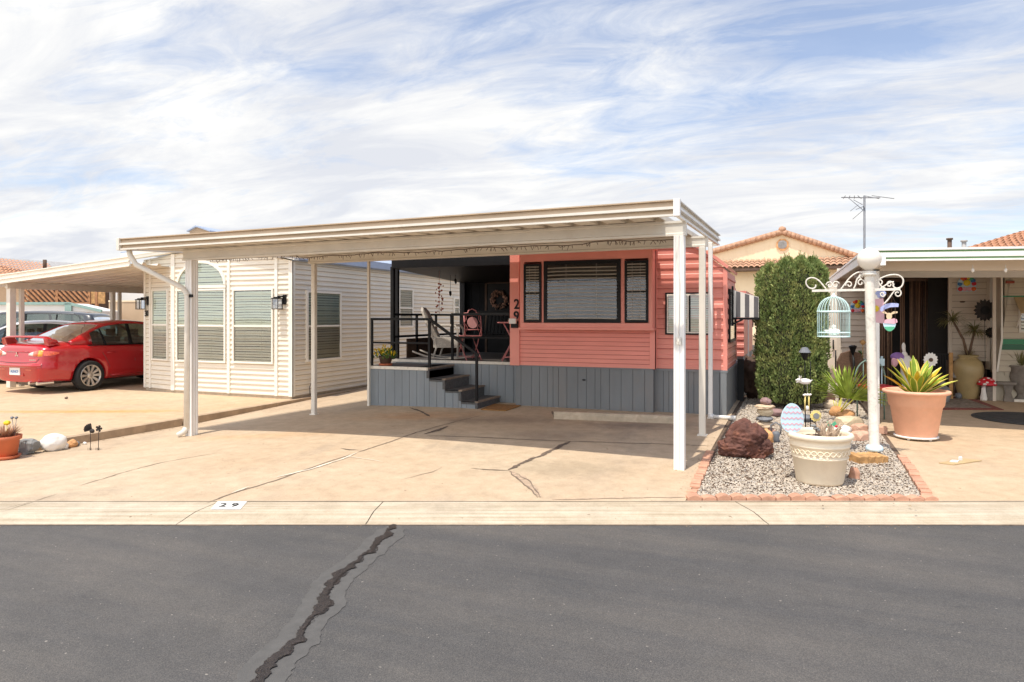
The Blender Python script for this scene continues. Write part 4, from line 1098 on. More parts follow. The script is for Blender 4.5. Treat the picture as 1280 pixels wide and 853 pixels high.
# awning over the side window (black and white stripes)
AW = thing('striped_awning', 'black and white striped awning on the right side of the coral trailer', 'awning', (XC, 12, 1.9))
ay0, ay1 = 11.75, 12.72
pa, pb = onY(948, 370, ay0).x, XC + 0.02
zt_, zb_ = onY(916, 362.5, ay0).z, onY(932, 397, ay0).z
N = 6
def awn(mb, ys):
    for i in range(N):
        mb.k = i % 2
        a = pb + (pa - pb) * i / N; b = pb + (pa - pb) * (i + 1) / N
        za = zt_ - 0.13 * (i / N); zb2 = zt_ - 0.13 * ((i + 1) / N)
        for Y in ys:
            mb.hexa([(a, Y, zb_), (b, Y, zb_), (b, Y + 0.006, zb_), (a, Y + 0.006, zb_), (a, Y, za), (b, Y, zb2), (b, Y + 0.006, zb2), (a, Y + 0.006, za)])
for yy in (ay0, ay1):
    mb = MB(); awn(mb, (yy,)); mb.build('end_panel', ['awn_white', 'awn_black'], AW)
mb = MB(); K = 9
for j in range(K):
    mb.k = j % 2; y0 = ay0 + (ay1 - ay0) * j / K; y1 = ay0 + (ay1 - ay0) * (j + 1) / K
    mb.hexa([(pb, y0, zt_), (pa, y0, zt_ - 0.13), (pa, y1, zt_ - 0.13), (pb, y1, zt_), (pb, y0, zt_ + 0.008), (pa, y0, zt_ - 0.122), (pa, y1, zt_ - 0.122), (pb, y1, zt_ + 0.008)])
    mb.hexa([(pa - 0.004, y0, zb_ - 0.0), (pa + 0.004, y0, zb_), (pa + 0.004, y1, zb_), (pa - 0.004, y1, zb_), (pa - 0.004, y0, zt_ - 0.125), (pa + 0.004, y0, zt_ - 0.125), (pa + 0.004, y1, zt_ - 0.125), (pa - 0.004, y1, zt_ - 0.125)])
mb.build('canopy', ['awn_white', 'awn_black'], AW)
mb = MB(); mb.bar((pb, ay0 - 0.02, zb_ - 0.02), (pa, ay0 - 0.02, zb_ - 0.02), 0.035); mb.bar((pa, ay0, zb_ - 0.02), (pa, ay1, zb_ - 0.02), 0.03)
mb.bar((pb, ay0 - 0.02, zb_ - 0.12), (pb + 0.18, ay0 - 0.02, zb_ - 0.03), 0.03); mb.bar((pb + 0.02, ay0 - 0.03, zb_ - 0.14), (pb + 0.02, ay0 - 0.03, zt_ + 0.06), 0.03)
mb.build('support_arm', 'black', AW)
F2 = Frame((XC, 0, 0), (0, 1, 0), (1, 0, 0))
window(PK, F2, 11.3, 12.5, 1.15, 2.0, 'black', 0.04, 0.04, slat_m='blind', sash=False, name='side_window')

# ================================================================== PORCH
PO = thing('porch', 'shaded porch with charcoal walls and ceiling and a blue grey deck beside the coral wall', 'porch', (-6, 11, 0))
PX0 = -6.95; PY0 = 11.04; PYB = 14.04; DZ = 0.765; PLZ = 0.70
XR_ = XLc - 0.06
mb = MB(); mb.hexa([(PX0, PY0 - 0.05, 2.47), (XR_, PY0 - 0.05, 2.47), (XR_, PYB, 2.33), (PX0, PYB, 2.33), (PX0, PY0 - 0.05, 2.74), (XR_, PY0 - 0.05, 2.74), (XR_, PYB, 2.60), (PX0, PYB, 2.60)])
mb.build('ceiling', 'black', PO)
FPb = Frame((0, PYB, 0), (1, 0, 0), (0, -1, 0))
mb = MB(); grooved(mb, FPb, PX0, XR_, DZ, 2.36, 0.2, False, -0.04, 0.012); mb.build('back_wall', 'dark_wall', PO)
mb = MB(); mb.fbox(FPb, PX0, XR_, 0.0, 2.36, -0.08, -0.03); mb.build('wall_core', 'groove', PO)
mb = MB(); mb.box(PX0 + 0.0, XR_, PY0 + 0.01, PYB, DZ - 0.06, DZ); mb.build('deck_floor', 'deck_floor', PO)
# posts
def sq(mb, x, y, z0, z1, w): mb.box(x - w / 2, x + w / 2, y - w / 2, y + w / 2, z0, z1)
for (px, Yp, w) in ((491, PY0, 0.065), (496.5, PY0 + 0.22, 0.06), (579, PYB - 0.12, 0.12)):
    x = onY(px, 400, Yp).x; mb = MB(); sq(mb, x, Yp, DZ, 2.5, w); mb.build('post', 'black', PO)
# lower railing on the left side and middle rail of the screen frame
mb = MB(); mb.box(PX0 - 0.02, PX0 + 0.02, PY0, PYB, DZ + 0.40, DZ + 0.44); mb.box(PX0 - 0.02, PX0 + 0.02, PY0, PYB, DZ + 0.82, DZ + 0.86)
for y in (11.9, 12.7, 13.4): mb.box(PX0 - 0.02, PX0 + 0.02, y, y + 0.04, DZ, DZ + 0.82)
mb.build('side_railing', 'black', PO)
mb = MB(); mb.box(PX0 - 0.012, PX0 + 0.004, PY0 + 0.5, PYB, DZ - 0.02, DZ + 0.37); mb.build('side_panel', 'brown', PO)
# deck fascia walls
FD = Frame((0, PY0, 0), (1, 0, 0), (0, -1, 0))
mb = MB(); grooved(mb, FD, PX0, XLc - 0.01, -0.15, DZ - 0.05, 0.155); mb.build('deck_wall', 'skirt_blue', PO)
mb = MB(); mb.fbox(FD, PX0, XLc - 0.01, -0.15, DZ - 0.052, -0.03, 0.0); mb.build('deck_wall_core', 'groove', PO)
mb = MB(); mb.fbox(FD, PX0, XLc - 0.08, DZ - 0.045, DZ + 0.004, -0.02, 0.022); mb.build('deck_edge', 'old_white', PO)
# lower platform
sx = [onY(p, 400, 10.13).x for p in (462, 537, 557, 577.3, 597.7)]
PX1 = sx[1]; PYf = 10.13
FP_ = Frame((0, PYf, 0), (1, 0, 0), (0, -1, 0))
mb = MB(); grooved(mb, FP_, sx[0], PX1, -0.15, PLZ - 0.045, 0.145)
for k in range(3):
    zt2 = PLZ - 0.045 - 0.176 * (k + 1); grooved(mb, FP_, sx[1 + k], sx[2 + k], -0.15, zt2, 0.145)
mb.build('platform_wall', 'skirt_blue', PO)
mb = MB(); mb.box(sx[0], PX1 + 0.0, PYf + 0.0, PY0 - 0.02, -0.15, PLZ - 0.05); 
for k in range(3): mb.box(sx[1 + k], sx[2 + k] - 0.006, PYf + 0.002, PY0 - 0.02, -0.15, PLZ - 0.05 - 0.176 * (k + 1))
mb.build('platform_core', 'groove', PO)
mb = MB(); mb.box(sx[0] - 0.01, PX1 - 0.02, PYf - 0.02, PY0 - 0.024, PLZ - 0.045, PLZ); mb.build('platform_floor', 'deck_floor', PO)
mb = MB(); mb.box(sx[0] - 0.012, PX1 - 0.02, PYf - 0.035, PYf - 0.021, PLZ - 0.045, PLZ + 0.006); mb.box(sx[0] - 0.026, sx[0] - 0.012, PYf - 0.035, PY0 - 0.03, PLZ - 0.045, PLZ + 0.006)
mb.box(sx[0] - 0.03, sx[0] - 0.002, PYf - 0.02, PYf + 0.02, -0.1, PLZ - 0.05); mb.build('platform_edge', 'old_white', PO)
mb = MB(); mb.k = 0
for k in range(4):
    zt2 = PLZ - 0.176 * k; zb2 = zt2 - 0.176
    X1s = sx[1 + k] if k < 4 else sx[4]
    X0s = sx[1 + k] - 0.30
    mb.k = 0; mb.box(X1s - 0.012, X1s, PYf - 0.02, PY0 - 0.02, zb2 - (0.0 if k < 3 else 0.12), zt2 - 0.02)            # riser
    mb.box(X0s, X1s + 0.0, PYf - 0.026, PYf + 0.0, zt2 - 0.05, zt2 - 0.002) if k else None  # stringer edge
    mb.box(X1s - 0.045, X1s + 0.002, PYf - 0.027, PYf - 0.001, zb2 - 0.0, zt2 - 0.05)
    mb.box(X0s, X1s - 0.05, PYf - 0.026, PY0 - 0.022, zt2 - 0.018, zt2)
    mb.k = 1; mb.box(X1s - 0.05, X1s + 0.016, PYf - 0.028, PY0 - 0.021, zt2 - 0.022, zt2 + 0.003)
mb.build('steps', ['step', 'nosing'], PO)
# door mat
mp = [g(601, 513), g(632, 514.5), g(651, 508), g(618, 506)]
mb = MB(); mb.hexa([p + Vector((0, 0, 0.002)) for p in mp] + [p + Vector((0, 0, 0.018)) for p in mp])
solo(mb, 'doormat', 'doormat', 'brown coir doormat at the foot of the porch steps', 'doormat', tuple(mp[0]), bevel=0.003)
# railings
def rail(name, label, segs, w=0.038):
    mb = MB()
    for a, b in segs: mb.bar(a, b, w)
    return solo(mb, name, 'black', label, 'railing', segs[0][0], 'black railings of the porch', bevel=0.006)
y0 = PYf + 0.03
xa = sx[0] + 0.03; xb = PX1 - 0.02; zt3 = PLZ + 0.82
R1 = thing('railing', 'black tube railing along the platform edge above the flower pot, with sloping stair handrail', 'railing', (xa, y0, PLZ), 'black railings of the porch')
mb = MB(); sq(mb, xa, y0, PLZ - 0.05, zt3, 0.035); mb.build('railing_post', 'black', R1)
mb = MB(); sq(mb, xb, y0, PLZ - 0.02, zt3 + 0.01, 0.038); mb.build('railing_post', 'black', R1)
pe = Vector((sx[4] - 0.04, y0, PLZ - 0.53)); pt = onY(597, 443, y0)
mb = MB(); sq(mb, pe.x, y0, pe.z, pt.z, 0.038); mb.build('railing_post', 'black', R1)
mb = MB(); mb.bar((xa - 0.02, y0, zt3), (xb + 0.02, y0, zt3), 0.042); mb.bar((xa, y0, PLZ + 0.41), (xb, y0, PLZ + 0.41), 0.032); mb.build('rail', 'black', R1, bevel=0.006)
mb = MB(); mb.bar((xb, y0, zt3), (pe.x, y0, pt.z + 0.01), 0.045); mb.bar((pe.x - 0.01, y0, pt.z + 0.0), (pe.x + 0.04, y0, pt.z - 0.01), 0.045); mb.build('handrail', 'black', R1, bevel=0.006)
y1 = PY0 + 0.06; x1 = onY(565.5, 400, y1).x; x2 = XLc - 0.08
R2 = thing('railing', 'black tube railing on the upper deck edge in front of the pink chair', 'railing', (x1, y1, DZ), 'black railings of the porch')
mb = MB(); sq(mb, x1, y1, DZ, DZ + 0.84, 0.04); mb.build('railing_post', 'black', R2)
mb = MB(); mb.bar((x1 - 0.02, y1, DZ + 0.84), (x2, y1, DZ + 0.84), 0.045); mb.bar((x1, y1, DZ + 0.42), (x2, y1, DZ + 0.42), 0.032); mb.build('rail', 'black', R2, bevel=0.006)
# slim cream pole left of the platform
q = onY(461, 400, 10.05); mb = MB(); mb.box(q.x - 0.02, q.x + 0.02, 10.03, 10.07, gz(q.x, 10.05) - 0.02, 2.62); solo(mb, 'slim_pole', 'pipe', 'slim cream pole at the left end of the porch platform', 'pole', (q.x, 10.05, 0))
# door and wreath on the back wall
a0, a1 = onY(607, 400, PYB).x, onY(641, 400, PYB).x
zd = onY(624, 352, PYB).z
dr = MB(); 
for (p, q_, r, s_) in ((a0, a0 + 0.05, DZ, zd), (a1 - 0.05, a1, DZ, zd), (a0, a1, zd - 0.05, zd)): dr.fbox(FPb, p, q_, r, s_, 0.012, 0.045)
d1 = dr.build('door_frame', 'brown', PO); mb = MB(); mb.fbox(FPb, a0 + 0.05, a1 - 0.05, DZ, zd - 0.05, 0.012, 0.025); mb.build('door', 'black', PO)
q = onY(624.5, 375, PYB - 0.06); mb = MB()
for i in range(150):
    a = random.uniform(0, 2 * PI); rr = 0.165 + random.gauss(0, 0.028); mb.k = random.choice((0, 0, 1, 2))
    mb.blob((q.x + rr * math.cos(a), PYB - 0.07 + random.uniform(-.03, .03), q.z + rr * math.sin(a)), random.uniform(0.018, 0.034), (1, 0.7, 1), 0.3, 2, i, 1)
solo(mb, 'wreath', ['wreath', 'pink_stone_w', 'brown'] if False else ['wreath', 'stone_pink', 'brown'], 'round wreath of dried pink flowers on the dark porch door', 'wreath', tuple(q))
# hanging copper leaf chime and small hangers
q = onY(549, 360, 11.6)
mb = MB(); mb.tube([(q.x + 0.0, 11.6, 2.45), (q.x, 11.6, q.z - 0.5)], 0.004, 5)
for i in range(26):
    z = q.z + 0.08 - i * 0.022; x = q.x + random.uniform(-0.07, 0.07)
    mb.blob((x, 11.6 + random.uniform(-.04, .04), z), 0.026, (1, 0.35, 0.8), 0.4, 2, i, 1, rot=i)
solo(mb, 'leaf_chime', 'leaf_red', 'copper red leaf wind chime hanging at the left of the porch', 'wind chime', tuple(q))
for k, (px, py, L) in enumerate(((563, 367, 0.10), (569.5, 352, 0.07))):
    q = onY(px, py, 12.2); mb = MB(); mb.tube([(q.x, 12.2, 2.4), (q.x, 12.2, q.z)], 0.004, 5); mb.blob((q.x, 12.2, q.z), 0.04, (0.7, 0.7, 1.5), 0.4, 2, k, 1)
    solo(mb, 'hanging_ornament', 'black', ['small dark ornament on a wire right of the copper leaf chime', 'small black bird shaped ornament hanging near the porch ceiling'][k], 'ornament', tuple(q))

# ================================================================== PORCH FURNITURE
def place(root, loc, rotz):
    root.location = loc; root.rotation_euler = (0, 0, rotz)
# rocking chair (local x forward)
rk = thing('rocking_chair', 'grey white wicker rocking chair on the porch', 'chair')
for s_ in (-1, 1):
    y = s_ * 0.25
    mb = MB(); pts = [(-0.62 + 1.12 * t, y, 0.02 + 0.20 * (t - 0.55) ** 2 * (2.2 if t < 0.55 else 1.2)) for t in [i / 12 for i in range(13)]]
    mb.tube(pts, 0.017, 6); mb.build('rocker', 'wicker', rk)
    mb = MB(); mb.tube([(0.24, y, 0.03), (0.25, y, 0.40), (0.24, y, 0.56), (0.19, y, 0.63), (0.05, y, 0.635), (-0.2, y, 0.63)], [0.02, 0.02, 0.024, 0.028, 0.026, 0.022], 6); mb.build('arm', 'wicker', rk)
    mb = MB(); mb.tube([(-0.22, y, 0.04), (-0.16, y, 0.22), (-0.18, y, 0.42)], 0.018, 6); mb.build('leg', 'wicker', rk)
mb = MB(); mb.box(-0.22, 0.25, -0.25, 0.25, 0.36, 0.41); mb.box(0.2, 0.25, -0.25, 0.25, 0.26, 0.36); mb.box(-0.22, 0.24, -0.26, -0.235, 0.22, 0.37); mb.box(-0.22, 0.24, 0.235, 0.26, 0.22, 0.37); mb.build('seat', 'wicker', rk, bevel=0.012)
mb = MB(); mb.prism([(-0.25, 0.36), (-0.27, 0.75), (-0.22, 0.98), (-0.10, 1.06), (0.10, 1.06), (0.22, 0.98), (0.27, 0.75), (0.25, 0.36)], (-0.03, 0, 0), (0, 1, 0), (-0.40, 0, 0.92), (-0.045, 0, 0)); mb.build('backrest', 'wicker', rk, bevel=0.015, fixn=True)
p = onD(560, 448, 12.9); place(rk, (p.x, p.y, DZ), R(14))
# pink bistro chair (local y = facing)
bc = thing('bistro_chair', 'pink folding bistro chair with a pale round disc in its back', 'chair')
mb = MB()
for s_ in (-1, 1):
    mb.tube([(s_ * 0.165, 0.0, 0.44), (s_ * 0.17, 0.03, 0.62), (s_ * 0.17, 0.06, 0.86)], 0.011, 6)
    mb.tube([(s_ * 0.125, 0.045, 0.53), (s_ * 0.10, 0.05, 0.60), (s_ * 0.14, 0.05, 0.66), (s_ * 0.155, 0.05, 0.6)], 0.006, 5)
    mb.tube([(s_ * 0.125, 0.055, 0.82), (s_ * 0.13, 0.05, 0.74), (s_ * 0.16, 0.05, 0.70)], 0.006, 5)
mb.tube([(-0.17, 0.03, 0.56), (0.17, 0.03, 0.56)], 0.010, 6); mb.tube([(-0.17, 0.06, 0.86), (-0.09, 0.06, 0.865), (-0.075, 0.06, 0.91), (0, 0.06, 0.94), (0.075, 0.06, 0.91), (0.09, 0.06, 0.865), (0.17, 0.06, 0.86)], 0.011, 6)
mb.tube([(-0.17, 0.05, 0.82), (0.17, 0.05, 0.82)], 0.008, 6)
mb.build('back_frame', 'pink_metal', bc)
mb = MB(); mb.prism([(0.105 * math.cos(2 * PI * i / 24), 0.105 * math.sin(2 * PI * i / 24)) for i in range(24)], (0, 0.035, 0.69), (1, 0, 0), (0, 0.1, 0.99), (0, 0.015, 0)); mb.build('back_disc', 'pink_pale', bc, fixn=True)
mb = MB(); mb.box(-0.18, 0.18, 0.02, 0.38, 0.435, 0.45); mb.build('seat', 'pink_metal', bc, bevel=0.005)
for s_ in (-1, 1):
    mb = MB(); mb.tube([(s_ * 0.16, 0.02, 0.56), (s_ * 0.165, 0.2, 0.24), (s_ * 0.17, 0.40, 0.0)], 0.011, 6); mb.build('leg', 'pink_metal', bc)
    mb = MB(); mb.tube([(s_ * 0.15, 0.36, 0.44), (s_ * 0.15, 0.2, 0.24), (s_ * 0.15, -0.02, 0.0)], 0.011, 6); mb.build('leg', 'pink_metal', bc)
mb = MB(); mb.tube([(-0.17, 0.36, 0.06), (0.17, 0.36, 0.06)], 0.009, 6); mb.tube([(-0.15, 0.02, 0.06), (0.15, 0.02, 0.06)], 0.009, 6); mb.build('stretcher', 'pink_metal', bc)
p = onD(592, 449, 12.5); place(bc, (p.x, p.y, DZ), R(52))
# pink bistro table
bt = thing('bistro_table', 'small round pink bistro table beside the coral wall on the porch', 'table')
mb = MB(); mb.lathe((0, 0, 0.68), [(0, 0), (0.28, 0), (0.285, 0.008), (0.285, 0.02), (0, 0.022)], 32); mb.build('tabletop', 'pink_metal', bt)
for s_ in (-1, 1):
    for q_ in (-1, 1):
        mb = MB(); mb.tube([(q_ * 0.17, s_ * 0.15, 0.68), (-q_ * 0.20, s_ * 0.15, 0.0)], 0.011, 6); mb.build('leg', 'pink_metal', bt)
mb = MB(); 
for q_ in (-1, 1): mb.tube([(q_ * 0.17, -0.15, 0.06), (q_ * 0.17, 0.15, 0.06)], 0.009, 6)
for s_ in (-1, 1): mb.tube([(-0.17, s_ * 0.15, 0.07), (0.17, s_ * 0.15, 0.07)], 0.009, 6)
mb.build('stretcher', 'pink_metal', bt)
p = onD(632, 449, 12.0); place(bt, (p.x, max(p.y, 11.4), DZ), R(25))
q = Vector((bt.location.x, bt.location.y, DZ + 0.70))
mb = MB(); mb.lathe((q.x - 0.06, q.y, q.z), [(0, 0), (0.03, 0), (0.035, 0.04), (0.03, 0.045), (0, 0.04)], 12); mb.lathe((q.x + 0.03, q.y + 0.04, q.z), [(0, 0), (0.02, 0), (0.025, 0.05), (0, 0.05)], 10)
solo(mb, 'candle_cup', 'stone_pink', 'small pinkish candle cups on the pink bistro table', 'cups', tuple(q))
# dark glider bench behind the chairs
mb = MB(); bx = onY(622, 430, 12.9).x
for k in range(14): mb.bar((bx - 0.55 + k * 0.085, 12.95, DZ + 0.44), (bx - 0.55 + k * 0.085, 13.1, DZ + 0.9), 0.03)
mb.bar((bx - 0.6, 13.1, DZ + 0.9), (bx + 0.6, 13.1, DZ + 0.9), 0.05); mb.box(bx - 0.6, bx + 0.6, 12.5, 13.0, DZ + 0.40, DZ + 0.44)
for a in (-0.58, 0.58):
    for b in (12.52, 13.0): mb.bar((bx + a, b, DZ), (bx + a, b, DZ + 0.42), 0.04)
    mb.bar((bx + a, 12.5, DZ + 0.62), (bx + a, 13.05, DZ + 0.64), 0.05); mb.bar((bx + a, 12.52, DZ + 0.4), (bx + a, 12.52, DZ + 0.62), 0.04)
solo(mb, 'slatted_bench', 'black', 'black slatted bench in the deep shade against the porch back wall', 'bench', (bx, 12.8, DZ))
# yellow flower pot
p = onY(482, 455, 10.35); fp = thing('flower_pot', 'brown flower pot of yellow blooms on the grey platform', 'flower pot', (p.x, 10.35, PLZ))
mb = MB(); mb.lathe((p.x, 10.35, PLZ + 0.015), [(0, 0), (0.085, 0), (0.12, 0.13), (0.125, 0.15), (0.105, 0.15), (0.10, 0.12), (0, 0.12)], 20); mb.build('pot', 'brown', fp)
mb = MB(); mb.lathe((p.x, 10.35, PLZ), [(0, 0), (0.115, 0), (0.125, 0.035), (0.09, 0.035), (0.09, 0.016)], 20); mb.build('saucer', 'terracotta_red', fp)
mb = MB(); fl = MB()
for i in range(170):
    a = random.uniform(0, 2 * PI); r = random.random() ** 0.6
    x = p.x + 0.03 * math.cos(a) + r * 0.20 * math.cos(a); y = 10.35 + r * 0.17 * math.sin(a); z = PLZ + 0.15 + random.uniform(0, 0.15) * (1.25 - 0.6 * r)
    leafstrip(mb, (x, y, z - 0.03), (math.cos(a) * .6, math.sin(a) * .6, 0.8), 0.055, 0.028, 0.5, 2)
    if i % 4 == 0:
        for k in range(5):
            b = 2 * PI * k / 5; leafstrip(fl, (x, y - 0.01, z + 0.035), (math.cos(b), -0.35 + 0.2 * math.sin(b), math.sin(b)), 0.032, 0.028, 0.1, 2)
mb.build('leaves', 'leaf', fp); fl.build('blooms', 'yellow', fp)

# ================================================================== HOUSE 30 (left)
H = thing('neighbour_house', 'cream sided park home with an arched window, house number 30', 'house', (-10.9, 10.5, 0))
YH = 10.51; HX1 = -8.87; HXm = onY(217, 400, YH).x; HX0 = -13.02; YH2 = 10.72
FH = Frame((0, YH, 0), (1, 0, 0), (0, -1, 0))
dv = Vector((HXm - HX0, YH - YH2, 0)); FH2 = Frame((HX0, YH2, 0), dv, (dv.y, -dv.x, 0)); Lh2 = dv.length
FHs = Frame((HX1, YH, 0), (0, 1, 0), (1, 0, 0))
pkx = onY(283, 308, YH).x; pkz = 2.97; ezr = 2.64; ezl = 2.80
cl = [((pkx, 0, pkz), (-(pkz - ezl), 0, (pkx - HX0))), ((pkx, 0, pkz), ((pkz - ezr), 0, (HX1 - pkx)))]
mb = MB(); mb.lap(FH, HXm, HX1, 0.03, 3.1, 0.098, 0.013, 'dutch'); mb.build('front_wall', ['vinyl', 'siding_lap_shade'], H, clip=cl)
mb = MB(); mb.lap(FH2, 0, Lh2, 0.03, 3.1, 0.098, 0.013, 'dutch'); mb.build('front_wall', ['vinyl', 'siding_lap_shade'], H, clip=cl)
mb = MB(); mb.lap(FHs, 0, 9.5, 0.03, ezr, 0.098, 0.013, 'dutch'); mb.build('side_wall', ['vinyl', 'siding_lap_shade'], H)
mb = MB(); mb.box(HX0 + 0.05, HX1 - 0.02, YH + 0.25, 20, -0.05, 2.6); mb.build('wall_core', 'vinyl', H)
mb = MB(); mb.lap(Frame((HX0, 20, 0), (0, -1, 0), (-1, 0, 0)), 0, 20 - YH2, 0.03, 2.78, 0.098, 0.013, 'dutch'); mb.build('side_wall', ['vinyl', 'siding_lap_shade'], H)
mb = MB(); mb.fbox(FH, HXm - 0.02, HX1 + 0.0, -0.06, 0.03, -0.1, -0.005); mb.fbox(FH2, 0, Lh2, -0.06, 0.03, -0.1, -0.005); mb.fbox(FHs, 0, 9.5, -0.06, 0.03, -0.1, -0.005); mb.build('footing', 'stop', H)
# vertical trims
mb = MB()
for px in (286.5, 346):
    x = onY(px, 400, YH).x; mb.fbox(FH, x - 0.035, x + 0.035, 0.03, 3.0, 0.0, 0.028)
mb.fbox(FH, HX1 - 0.06, HX1 + 0.03, 0.03, 3.0, 0.0, 0.03); mb.fbox(FH, HXm - 0.05, HXm + 0.05, 0.03, 3.0, 0.0, 0.03); mb.fbox(FHs, -0.028, 0.06, 0.03, 3.0, 0.0, 0.03)
mb.fbox(FH2, -0.02, 0.05, 0.03, 3.0, 0.0, 0.03); mb.fbox(FH2, 0.19, 0.25, 0.03, 3.0, 0.0, 0.028)
mb.build('corner_trim', 'vinyl_trim', H, clip=cl)
# roof with rake boards
mb = MB(); o_ = 0.06
P1 = (HX0 - 0.30, ezl - 0.02); P2 = (pkx, pkz + 0.03); P3 = (HX1 + 0.16, ezr + 0.0)
for (a, b) in ((P1, P2), (P2, P3)):
    mb.hexa([(a[0], YH - 0.13, a[1]), (b[0], YH - 0.13, b[1]), (b[0], YH - 0.10, b[1]), (a[0], YH - 0.10, a[1]), (a[0], YH - 0.13, a[1] + 0.14), (b[0], YH - 0.13, b[1] + 0.14), (b[0], YH - 0.10, b[1] + 0.14), (a[0], YH - 0.10, a[1] + 0.14)])
    mb.hexa([(a[0], YH - 0.15, a[1] + 0.06), (b[0], YH - 0.15, b[1] + 0.06), (b[0], YH - 0.131, b[1] + 0.06), (a[0], YH - 0.131, a[1] + 0.06), (a[0], YH - 0.15, a[1] + 0.14), (b[0], YH - 0.15, b[1] + 0.14), (b[0], YH - 0.131, b[1] + 0.14), (a[0], YH - 0.131, a[1] + 0.14)])
    mb.hexa([(a[0], YH - 0.10, a[1]), (b[0], YH - 0.10, b[1]), (b[0], YH + 0.01, b[1]), (a[0], YH + 0.01, a[1]), (a[0], YH - 0.10, a[1] + 0.02), (b[0], YH - 0.10, b[1] + 0.02), (b[0], YH + 0.01, b[1] + 0.02), (a[0], YH + 0.01, a[1] + 0.02)])
mb.build('rake_board', 'vinyl_trim', H)
mb = MB()
for (a, b) in ((P1, P2), (P2, P3)):
    mb.hexa([(a[0], YH - 0.15, a[1] + 0.141), (b[0], YH - 0.15, b[1] + 0.141), (b[0], 20, b[1] + 0.141), (a[0], 20, a[1] + 0.141), (a[0], YH - 0.15, a[1] + 0.17), (b[0], YH - 0.15, b[1] + 0.17), (b[0], 20, b[1] + 0.17), (a[0], 20, a[1] + 0.17)])
mb.build('roof', 'blue_roof', H)
mb = MB(); mb.box(HX1 + 0.10, HX1 + 0.16, YH - 0.1, 20, ezr + 0.02, ezr + 0.14); mb.box(HX1, HX1 + 0.10, YH, 20, ezr - 0.0, ezr + 0.02); mb.build('eave_trim', 'blue_roof', H)
# windows
def hw(F, p0, p1, q0, q1, shift=0.0, glass='glass_green', Y=YH, **k):
    pm = (p0 + p1) / 2
    return window(H, F, onY(p0, 400, Y).x + shift, onY(p1, 400, Y).x + shift, onY(pm, q1, Y).z, onY(pm, q0, Y).z, 'vinyl_trim', 0.035, 0.05, glass=glass, glass2='glass_screen', slat_step=0.052, tilt=0.75, name='window', **k)
hw(FH, 222, 283.5, 361.5, 453, bow=0.01); hw(FH, 292.5, 343, 361, 454.5, bow=0.004)
s0 = (onY(190, 400, 10.62).x - HX0) ; s1 = (onY(215.5, 400, 10.6).x - HX0)
window(H, FH2, s0, s1, onY(203, 450.5, 10.6).z, onY(203, 362, 10.6).z, 'vinyl_trim', 0.03, 0.05, glass='glass_green', glass2='glass_screen', slat_step=0.052, tilt=0.75)
# arched fanlight
ax0, ax1 = onY(222, 400, YH).x, onY(284, 400, YH).x; az0 = onY(253, 357.5, YH).z; ah = onY(253, 326, YH).z - az0
acx = (ax0 + ax1) / 2; aw = (ax1 - ax0) / 2; N = 20
outer = [(acx + aw * math.cos(PI * i / N), az0 + ah * math.sin(PI * i / N)) for i in range(N + 1)]
inner = [(acx + (aw - 0.05) * math.cos(PI * i / N), az0 + (ah - 0.05) * math.sin(PI * i / N)) for i in range(N + 1)]
mb = MB(); vs = []
for (o1, i1) in zip(outer, inner):
    for n_ in (0.0, 0.05): vs += [FH.P(o1[0], o1[1], n_), FH.P(i1[0], i1[1], n_)]
fs = []
for i in range(N):
    b = 4 * i; c = b + 4; fs += [(b + 2, b + 3, c + 3, c + 2), (b, b + 2, c + 2, c), (b + 1, c + 1, c + 3, b + 3)]
mb.add(vs, fs); mb.fbox(FH, ax0, ax1, az0 - 0.05, az0 + 0.01, 0, 0.05); aw_ = mb.build('arched_window', 'vinyl_trim', H)
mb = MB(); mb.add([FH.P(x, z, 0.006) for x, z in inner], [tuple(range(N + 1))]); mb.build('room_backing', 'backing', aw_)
mb = MB(); z = az0 + 0.02
while z < az0 + ah - 0.07:
    hwid = (aw - 0.05) * math.sqrt(max(0, 1 - ((z - az0 + 0.02) / (ah - 0.04)) ** 2)); mb.add([FH.P(acx - hwid, z, 0.022), FH.P(acx + hwid, z, 0.022), FH.P(acx + hwid, z + 0.038, 0.012), FH.P(acx - hwid, z + 0.038, 0.012)], [(0, 1, 2, 3)]); z += 0.052
mb.build('blind', 'blind', aw_)
mb = MB(); mb.add([FH.P(x, z, 0.03) for x, z in inner], [tuple(range(N + 1))]); mb.build('pane', 'glass_green', aw_)
# side windows
def sidewin(p0, p1, q0, q1, glass='glass_green', **k):
    A, B = onX(p0, q0, HX1), onX(p1, q0, HX1); zb_ = onX(p0, q1, HX1).z
    return window(H, FHs, A.y - YH, B.y - YH, zb_, A.z, 'vinyl_trim', 0.045, 0.05, glass=glass, glass2='glass_screen', slat_step=0.052, tilt=0.8, **k)
sidewin(381.5, 425, 363, 453); sidewin(497, 515, 360, 410, 'glass_screen'); sidewin(566, 573, 372, 396, 'glass_screen', cord=False)
# cable on the side wall
p = onX(389, 468, HX1 + 0.03); mb = MB(); mb.tube([p, p + Vector((0, 0.02, -0.15)), p + Vector((0, -0.05, -0.25)), p + Vector((0, -0.03, -0.42))], 0.006, 5); mb.build('cable', 'groove', H)
for px in (460.8,): pass
